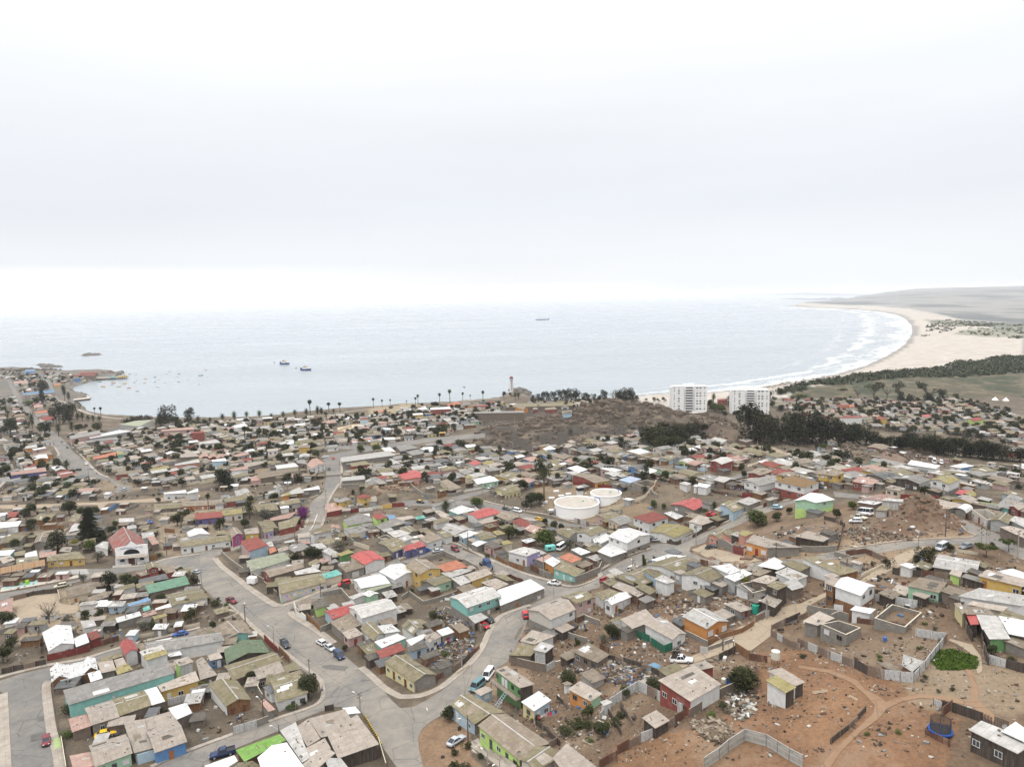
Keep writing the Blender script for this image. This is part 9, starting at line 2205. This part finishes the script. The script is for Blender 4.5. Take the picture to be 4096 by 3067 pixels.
def person(crop,x,y,rz,top,bot,label,pose='stand',hat=None):
 P=gat(crop,x,y);t=thing('person',label,'person',P,rz);s=0 if pose=='stand' else 1;z=-.42 if s else 0.
 hz=.95+z;kn=[(.1,.0 if not s else.42,.5 if not s else.5),(-.1,.04 if not s else.42,.5 if not s else.5)];ft=[(.11,-.02 if not s else.45,.06),(-.13,.08 if not s else.45,.06)]
 V=[(0,0,hz),(0,0,hz+.25),(0,.0,hz+.48),(0,.01,hz+.58),(0,.03,hz+.70),(0,.02,hz+.80),(.2,0,hz+.46),(.27,.03,hz+.2),(.25,.15,hz-.02),(-.2,0,hz+.46),(-.28,.02,hz+.2),(-.24,.12,hz-.03),(.1,0,hz-.05),kn[0],ft[0],(-.1,0,hz-.05),kn[1],ft[1],(ft[0][0],ft[0][1]+.16,.04),(ft[1][0],ft[1][1]+.16,.04)]
 for hx, hs in((.25,1),(-.24,-1)):
  bz=V[8]if hs==1 else V[11]
  for k in range(5):V.append((bz[0]+hs*(-.03+.015*k),bz[1]+.03+(.0 if k else.03),bz[2]-(.10 if k else.06)))
 E=[(0,1),(1,2),(2,3),(3,4),(4,5),(2,6),(6,7),(7,8),(2,9),(9,10),(10,11),(0,12),(12,13),(13,14),(14,18),(0,15),(15,16),(16,17),(17,19)]+[(8,20+k)for k in range(5)]+[(11,25+k)for k in range(5)]
 rad=[.14,.13,.14,.055,.09,.085,.06,.045,.035,.06,.045,.035,.09,.06,.045,.09,.06,.045,.035,.035]+[.009]*10
 skinned('body',V,E,rad,SKIN,t)
 tv=[V[i]for i in(0,1,2,6,7,9,10)];skinned('jacket',[(a,b_,c_)for a,b_,c_ in tv],[(0,1),(1,2),(2,3),(3,4),(2,5),(5,6)],[.165,.16,.165,.08,.065,.08,.065],top,t)
 lv=[V[i]for i in(0,12,13,14,15,16,17)];skinned('trousers',lv,[(0,1),(1,2),(2,3),(0,4),(4,5),(5,6)],[.155,.105,.08,.06,.105,.08,.06],bot,t)
 mb=MB();mb.tube((0,.0,hz+.76),(0,.0,hz+.9),.105,.06,hat or HAIR,8);mb.build('hat' if hat else 'hair',t)
 for sx in(.035,-.035):mb=MB();mb.box((sx,.11,hz+.73),(.02,.01,.015),HAIR);mb.build('eye',t)
 mb=MB();mb.box((0,.115,hz+.68),(.02,.03,.04),SKIN);mb.build('nose',t)
K1=lambda*c_:plain(c_,.8,.1,name='cloth');HV=K1(.55,.65,.05);WHT=K1(.7,.7,.7)
person('A2',1215,905,2.4,K1(.35,.35,.37),K1(.1,.12,.2),'person in a grey top sitting on the street corner kerb','sit');person('A2',372,1215,1,K1(.12,.14,.25),K1(.1,.12,.2),'person in a dark blue top in the paved yard, the left one');person('A2',412,1205,2,K1(.02,.02,.02),K1(.03,.03,.03),'person in black in the paved yard, the right one')
person('B3',1497,490,.5,HV,K1(.03,.05,.1),'worker in a yellow vest, left of the pair on the pavement',hat=WHT);person('B3',1520,492,2.5,HV,K1(.03,.05,.1),'worker in a yellow vest, right of the pair on the pavement',hat=WHT);person('B3',1386,405,1,K1(.03,.04,.08),K1(.03,.04,.1),'person in navy with white helmet by the tank fence',hat=WHT)
person('B3',1424,392,3,K1(.4,.4,.42),K1(.05,.06,.1),'person in grey with white helmet behind the tank fence',hat=WHT);person('B3',1241,385,2,K1(.03,.03,.04),K1(.03,.03,.04),'person in black between the dark car and white van',hat=WHT);person('B3',1152,352,0,K1(.05,.05,.06),K1(.05,.05,.06),'person in dark clothes behind the dark car')
person('C2',643,1302,0,K1(.02,.02,.02),K1(.02,.02,.02),'person in black standing at the far railway crossing');person('C1',858,1212,0,K1(.05,.05,.06),K1(.05,.05,.05),'person in dark clothes on the left avenue pavement');person('B1',882,1105,2,K1(.10,.06,.05),K1(.05,.05,.06),'person in brown beside the plaza bush');person('B3',462,806,1,K1(.5,.5,.5),K1(.1,.1,.15),'person in a white top before the garage house')
def dog(crop,x,y,rz,col,label):
 P=gat(crop,x,y);t=thing('dog',label,'dog',P,rz);m=plain(col,.9,.1,name='fur');V=[(0,0,.42),(.18,0,.44),(.34,0,.42),(.46,0,.55),(.56,0,.62),(.68,0,.58),(-.2,0,.43),(-.36,0,.5),(-.48,0,.62),(.3,.08,.3),(.31,.08,.15),(.33,.08,.02),(.3,-.08,.3),(.34,-.08,.15),(.38,-.08,.02),(-.2,.08,.32),(-.26,.08,.17),(-.22,.08,.02),(-.2,-.08,.32),(-.3,-.08,.17),(-.26,-.08,.02),(.54,.05,.72),(.54,-.05,.72)]
 E=[(0,1),(1,2),(2,3),(3,4),(4,5),(0,6),(6,7),(7,8),(2,9),(9,10),(10,11),(2,12),(12,13),(13,14),(6,15),(15,16),(16,17),(6,18),(18,19),(19,20),(4,21),(4,22)]
 skinned('body',V,E,[.11,.13,.13,.08,.08,.035,.11,.05,.025,.06,.035,.03,.06,.035,.03,.07,.04,.03,.07,.04,.03,.025,.025],m,t)
dog('A3',272,1105,1.9,(.6,.56,.48),'white dog standing in the open street by the bend');dog('A4',1225,700,.2,(.05,.04,.035),'dark dog on the wooden steps');dog('A4',1310,695,0,(.03,.03,.03),'black dog by the dark bush')if False else None
def laundry(crop,x0,y0,x1,y1,n,label,h=1.8):
 A, B_=gat(crop,x0,y0), gat(crop,x1,y1);t=thing('clothesline',label,'clothesline',A);d=Vector(B_)-Vector(A);rnd=random.Random(int(x0));mb=MB();mb.tube((0,0,h),d+Vector((0,0,h)),.015,.015,BLACKP,3);mb.build('line',t)
 for e in(Vector((0,0,0)),d):mb=MB();mb.tube(e-Vector((0,0,.2)),e+Vector((0,0,h+.1)),.05,.04,TIMBER,5);mb.build('post',t)
 cols=[(.6,.6,.6),(.05,.08,.25),(.5,.08,.1),(.03,.03,.04),(.55,.3,.4),(.15,.3,.5),(.6,.55,.4)];u_=Vector((d.x,d.y,0)).normalized()
 for i in range(n):
  p=d*((i+.5)/n);w_=min(.7,d.length/n*.42);hh=rnd.uniform(.5,1.0);m=plain(rnd.choice(cols),.9,.1,name='garment');o_=Vector((-u_.y,u_.x,0))*rnd.uniform(.02,.12);T_=p+Vector((0,0,h));mb=MB();mb.face([T_-u_*w_-Vector((0,0,hh))+o_,T_+u_*w_-Vector((0,0,hh*rnd.uniform(.8,1)))-o_,T_+u_*w_,T_-u_*w_],m);mb.build('garment',t)
laundry('A3',1690,350,1840,300,9,'clothesline with dark and pale clothes below the beige house');laundry('A3',310,540,520,430,8,'clothesline with dark and white clothes by the low shacks');laundry('A3',1370,1225,1560,1165,8,'clothesline by the yellow and blue house');laundry('C3',1240,975,1375,985,7,'white laundry below the dark wood');laundry('B4',1430,165,1620,205,6,'pink and green sheets hanging behind the ochre verge');laundry('C3',2100,940,2212,935,4,'white sheets in the far yard by the highway')if False else None
# ---------------------------------------------------------------- litter, planks and rubble nobody could count
def clutter(name,label,poly,n,smax,cols,seed,avoid=True,flat=.25,org=None):
 rnd=random.Random(seed);W=GA(poly)[0];P_=[tuple(q)for q in W];mb=MB();pts=[];x0, x1, y0, y1=W[:,0].min(), W[:,0].max(), W[:,1].min(), W[:,1].max()
 while len(pts)<n*2:
  if rnd.random()<.6 and pts:q=rnd.choice(pts[-40:]);pts.append((q[0]+rnd.gauss(0,1.2),q[1]+rnd.gauss(0,1.2)))
  else:pts.append((rnd.uniform(x0,x1),rnd.uniform(y0,y1)))
 A=np.array(pts);A=A[inside(A[:,0],A[:,1],P_)];Z=ground_z(A[:,0],A[:,1]);ms=[plain(c_,.9,.2,name='litter')for c_ in cols];k=0
 for(x,y), z in zip(A,Z):
  if avoid and(on_road(x,y,.4)):continue
  s=smax*rnd.random()**2+.12;d_=(s*rnd.uniform(.4,1.6),s*rnd.uniform(.15,.8),s*rnd.uniform(.06,flat));Mx=Matrix.Translation((x,y,z+.03))@Matrix.Rotation(rnd.uniform(0,6.28),4,'Z')@Matrix.Rotation(rnd.gauss(0,.35),4,'X')@Matrix.Rotation(rnd.gauss(0,.25),4,'Y')
  mb.box((0,0,-.05),d_,rnd.choice(ms),0,Mx);k+=1
  if k>=n:break
 o=mb.build(name);o['kind']='stuff';o['label']=label
WDC=[(.13,.095,.065),(.075,.05,.035),(.18,.14,.10),(.26,.22,.17),(.045,.038,.03),(.20,.20,.19),(.11,.065,.045),(.05,.04,.03),(.09,.07,.05),(.15,.12,.09),(.36,.345,.31)]
clutter('junk','boards, sheets and rubbish covering the slope above the small orange house',c('A4',-300,560,0,560,330,640,600,770,420,850,160,830,-120,760,-340,700),4200,1.25,WDC+[(.05,.10,.2)],1,flat=.5)
clutter('junk','rubbish in the yards inside the bend',c('A3',300,60,700,200,760,380,740,500,520,640,340,700,250,560,300,420,480,260),2600,1.1,WDC+[(.05,.10,.2)],2,flat=.5)
clutter('rubble','white rubbish and boards behind the big red and white house',c('A4',1250,930,1500,880,1560,1000,1500,1160,1330,1200,1240,1080),600,1.1,WDC+[(.5,.5,.48),(.45,.44,.4)],3,flat=.6)
clutter('rubble','planks and branches heaped by the plank fence',c('A4',900,1190,1240,1190,1340,1300,1300,1420,1150,1440,960,1300),800,1.6,WDC[:4],4,flat=.12)
clutter('litter','small stones and litter over the brown slope',Dp(1000,1500,1300,1280,1640,1400,2200,1380,2200,1656,1050,1656),6500,.55,WDC+[(.4,.38,.34),(.12,.07,.045)],5,flat=.6)
clutter('litter','broken boards on the bare mound above the orange house',c('B4',560,1330,1000,1250,1420,1260,1650,1430,1640,1560,1300,1600,900,1560,560,1500),900,1.3,WDC,6,flat=.3)
clutter('litter','rubble on the gravel slope by the minibus',c('B5',430,540,640,510,900,560,1120,620,1100,650,800,680,520,660),700,.8,WDC+[(.25,.16,.11)],7,flat=.7)
clutter('yard_clutter','odds and ends in the yards of the left blocks',Dp(0,1040,640,1030,1400,1060,1430,1160,1180,1250,980,1420,900,1480,640,1320,480,1200,0,1190),5200,1.1,WDC+[(.5,.5,.48),(.06,.13,.25)],8,flat=.8)
clutter('yard_clutter','odds and ends in the yards of the lower left blocks',Dp(0,1240,400,1240,500,1300,680,1480,500,1600,140,1600,110,1440,0,1430),2600,1.0,WDC+[(.5,.5,.48),(.06,.13,.25)],9,flat=.8)
clutter('yard_clutter','odds and ends between the shacks of the right slope',Dp(1120,1380,1340,1180,2200,1150,2200,1400,1900,1330,1640,1380,1300,1600,1100,1600),4200,1.1,WDC+[(.5,.5,.48),(.06,.13,.25)],10,flat=.7)
clutter('yard_clutter','odds and ends in the yards of the upper slope',Dp(1050,960,1700,950,2200,1010,2200,1090,1560,1110,1200,1060),2600,1.3,WDC+[(.6,.6,.6),(.2,.1,.08)],11,flat=.8)
# ---------------------------------------------------------------- labels that single each thing out
LM=[('the church',518,2200),('the round water tanks',2310,2030),('the mural house',1200,2360),('the tall yellow house',1690,2290),('the turquoise two-storey house',1900,2420),('the orange house',2800,2500),('the white house at the crossing',2520,2170),('the rocky mound',3700,2070),('the minibus',3455,2060),('the brown hipped roof',3190,1930),('the trampoline',3760,2930),('the big red and white house',2760,2740),('the long turquoise warehouse',480,2760),('the sage green roof',990,2600),('the bend',2000,2640),('the wide crossing',1450,2750),('the stilt house',2060,2720),('the yellow cottage',2030,1960),('the walled yard',1760,1950),('the far street junction',1320,1840),('the round palm',1000,2070),('the plaza canopy',100,2310),('the left avenue',300,1850),('the harbour pier',450,1510),('the dark red brick block',1760,1650),('the lighthouse',2046,1560),('the left apartment tower',2750,1600),('the right apartment tower',3000,1610),('the dark tree row',3500,1780),('the white tents',3990,1600),('the marsh',3700,1560),('the seafront palms',1200,1670),('the yellow sand plot',1430,1710),('the rocky hill',2450,1680),('the dark wood',2700,1780),('the white hall',3700,1850),('the railway',600,1995),('the magenta house',945,2150),('the red street wall',1370,2060),('the bollards',1500,2930),('the lime row house',2000,3000),('the grass patch',3830,2650),('the unfinished rooms',3370,2510),('the cabin on short stilts',3950,2990),('the black sedan',2845,2200),('the green netting fence',2600,2570),('the maroon hatchback',187,2970),('the white gabled house',240,2550),('the big white warehouse',1600,2450),('the leafless tree',198,2440),('the pale lime wall',3950,2040),('the red roofed hut row',3880,2470),('the long zinc fence',3520,2720)]
def rel(o):
 p=o.matrix_world.translation if o.parent else o.location;fx, fy=px((p[0],p[1],p[2]));d=[(math.hypot((fx-a)/1.5,fy-b_),n,a,b_)for n,a,b_ in LM];d.sort();_, n, a, b_=d[0];dx, dy=(fx-a)/1.5, fy-b_;dd=math.hypot(dx,dy)
 if dd<22:w_='right beside'
 elif abs(dx)>abs(dy)*2:w_='left of' if dx<0 else 'right of'
 elif abs(dy)>abs(dx)*2:w_='behind' if dy<0 else 'in front of'
 else:w_=('behind and ' if dy<0 else 'in front and ')+('left of' if dx<0 else 'right of')
 return w_+' '+n, fx, fy
bpy.context.view_layer.update()
ORD=['leftmost','second from left','third from left','fourth from left','fifth from left','sixth from left','seventh from left','eighth from left','ninth from left','tenth from left','eleventh from left','twelfth from left']
auto=[o for o in THINGS if o.get('_auto')];by={}
for o in auto:
 r_, fx, fy=rel(o);o['label']=o['label']+' '+r_;by.setdefault(o['label'],[]).append((fx,o))
for lab, l in by.items():
 if len(l)>1:
  l.sort(key=lambda q:q[0])
  for i, (fx,o)in enumerate(l):o['label']=lab+', '+(ORD[i]if i<12 else('rightmost' if i==len(l)-1 else 'number %d from left'%(i+1)))
NW='first second third fourth fifth sixth seventh eighth ninth tenth eleventh twelfth thirteenth fourteenth fifteenth sixteenth seventeenth eighteenth nineteenth twentieth'.split()
gg={}
for o in THINGS:
 if o.get('group')in('striped bollards','striped bollards by the garage','straw umbrellas on the beach'):gg.setdefault(o['group'],[]).append(o)
for g_, l in gg.items():
 l.sort(key=lambda o:px(tuple(o.location))[0])
 for i, o in enumerate(l):o['label']={'striped bollards':'yellow and black bollard beside the workshop roof, %s from the left','striped bollards by the garage':'yellow and black bollard before the garage house, %s from the left','straw umbrellas on the beach':'straw umbrella on the beach, %s from the left'}[g_]%NW[i]
GRP={'tree':'trees across the town','palm tree':'palm trees','shrub':'shrubs','house':'houses of the hillside town','shed':'sheds in the yards','canopy':'canopies','car':'parked cars','fence':'fences','wall':'yard walls','utility pole':'utility poles','street lamp':'street lamps','tyre':'old tyres','cable':'overhead cables','person':'people','van':'vans','pickup':'pickups','rocks':'rocks in the sea'}
for o in THINGS:
 for k in('_auto','_a'):
  if k in o:del o[k]
 w_=o['label'].split()
 for dr in(('the','a','an'),('small','large'),('with',),('and',),('sheet',),('of',),('in',)):
  if len(w_)>16:w_=[x for x in w_ if x not in dr]
 o['label']=' '.join(w_)
 if o['category']in GRP and 'group' not in o:o['group']=GRP[o['category']]
haze=make_haze()
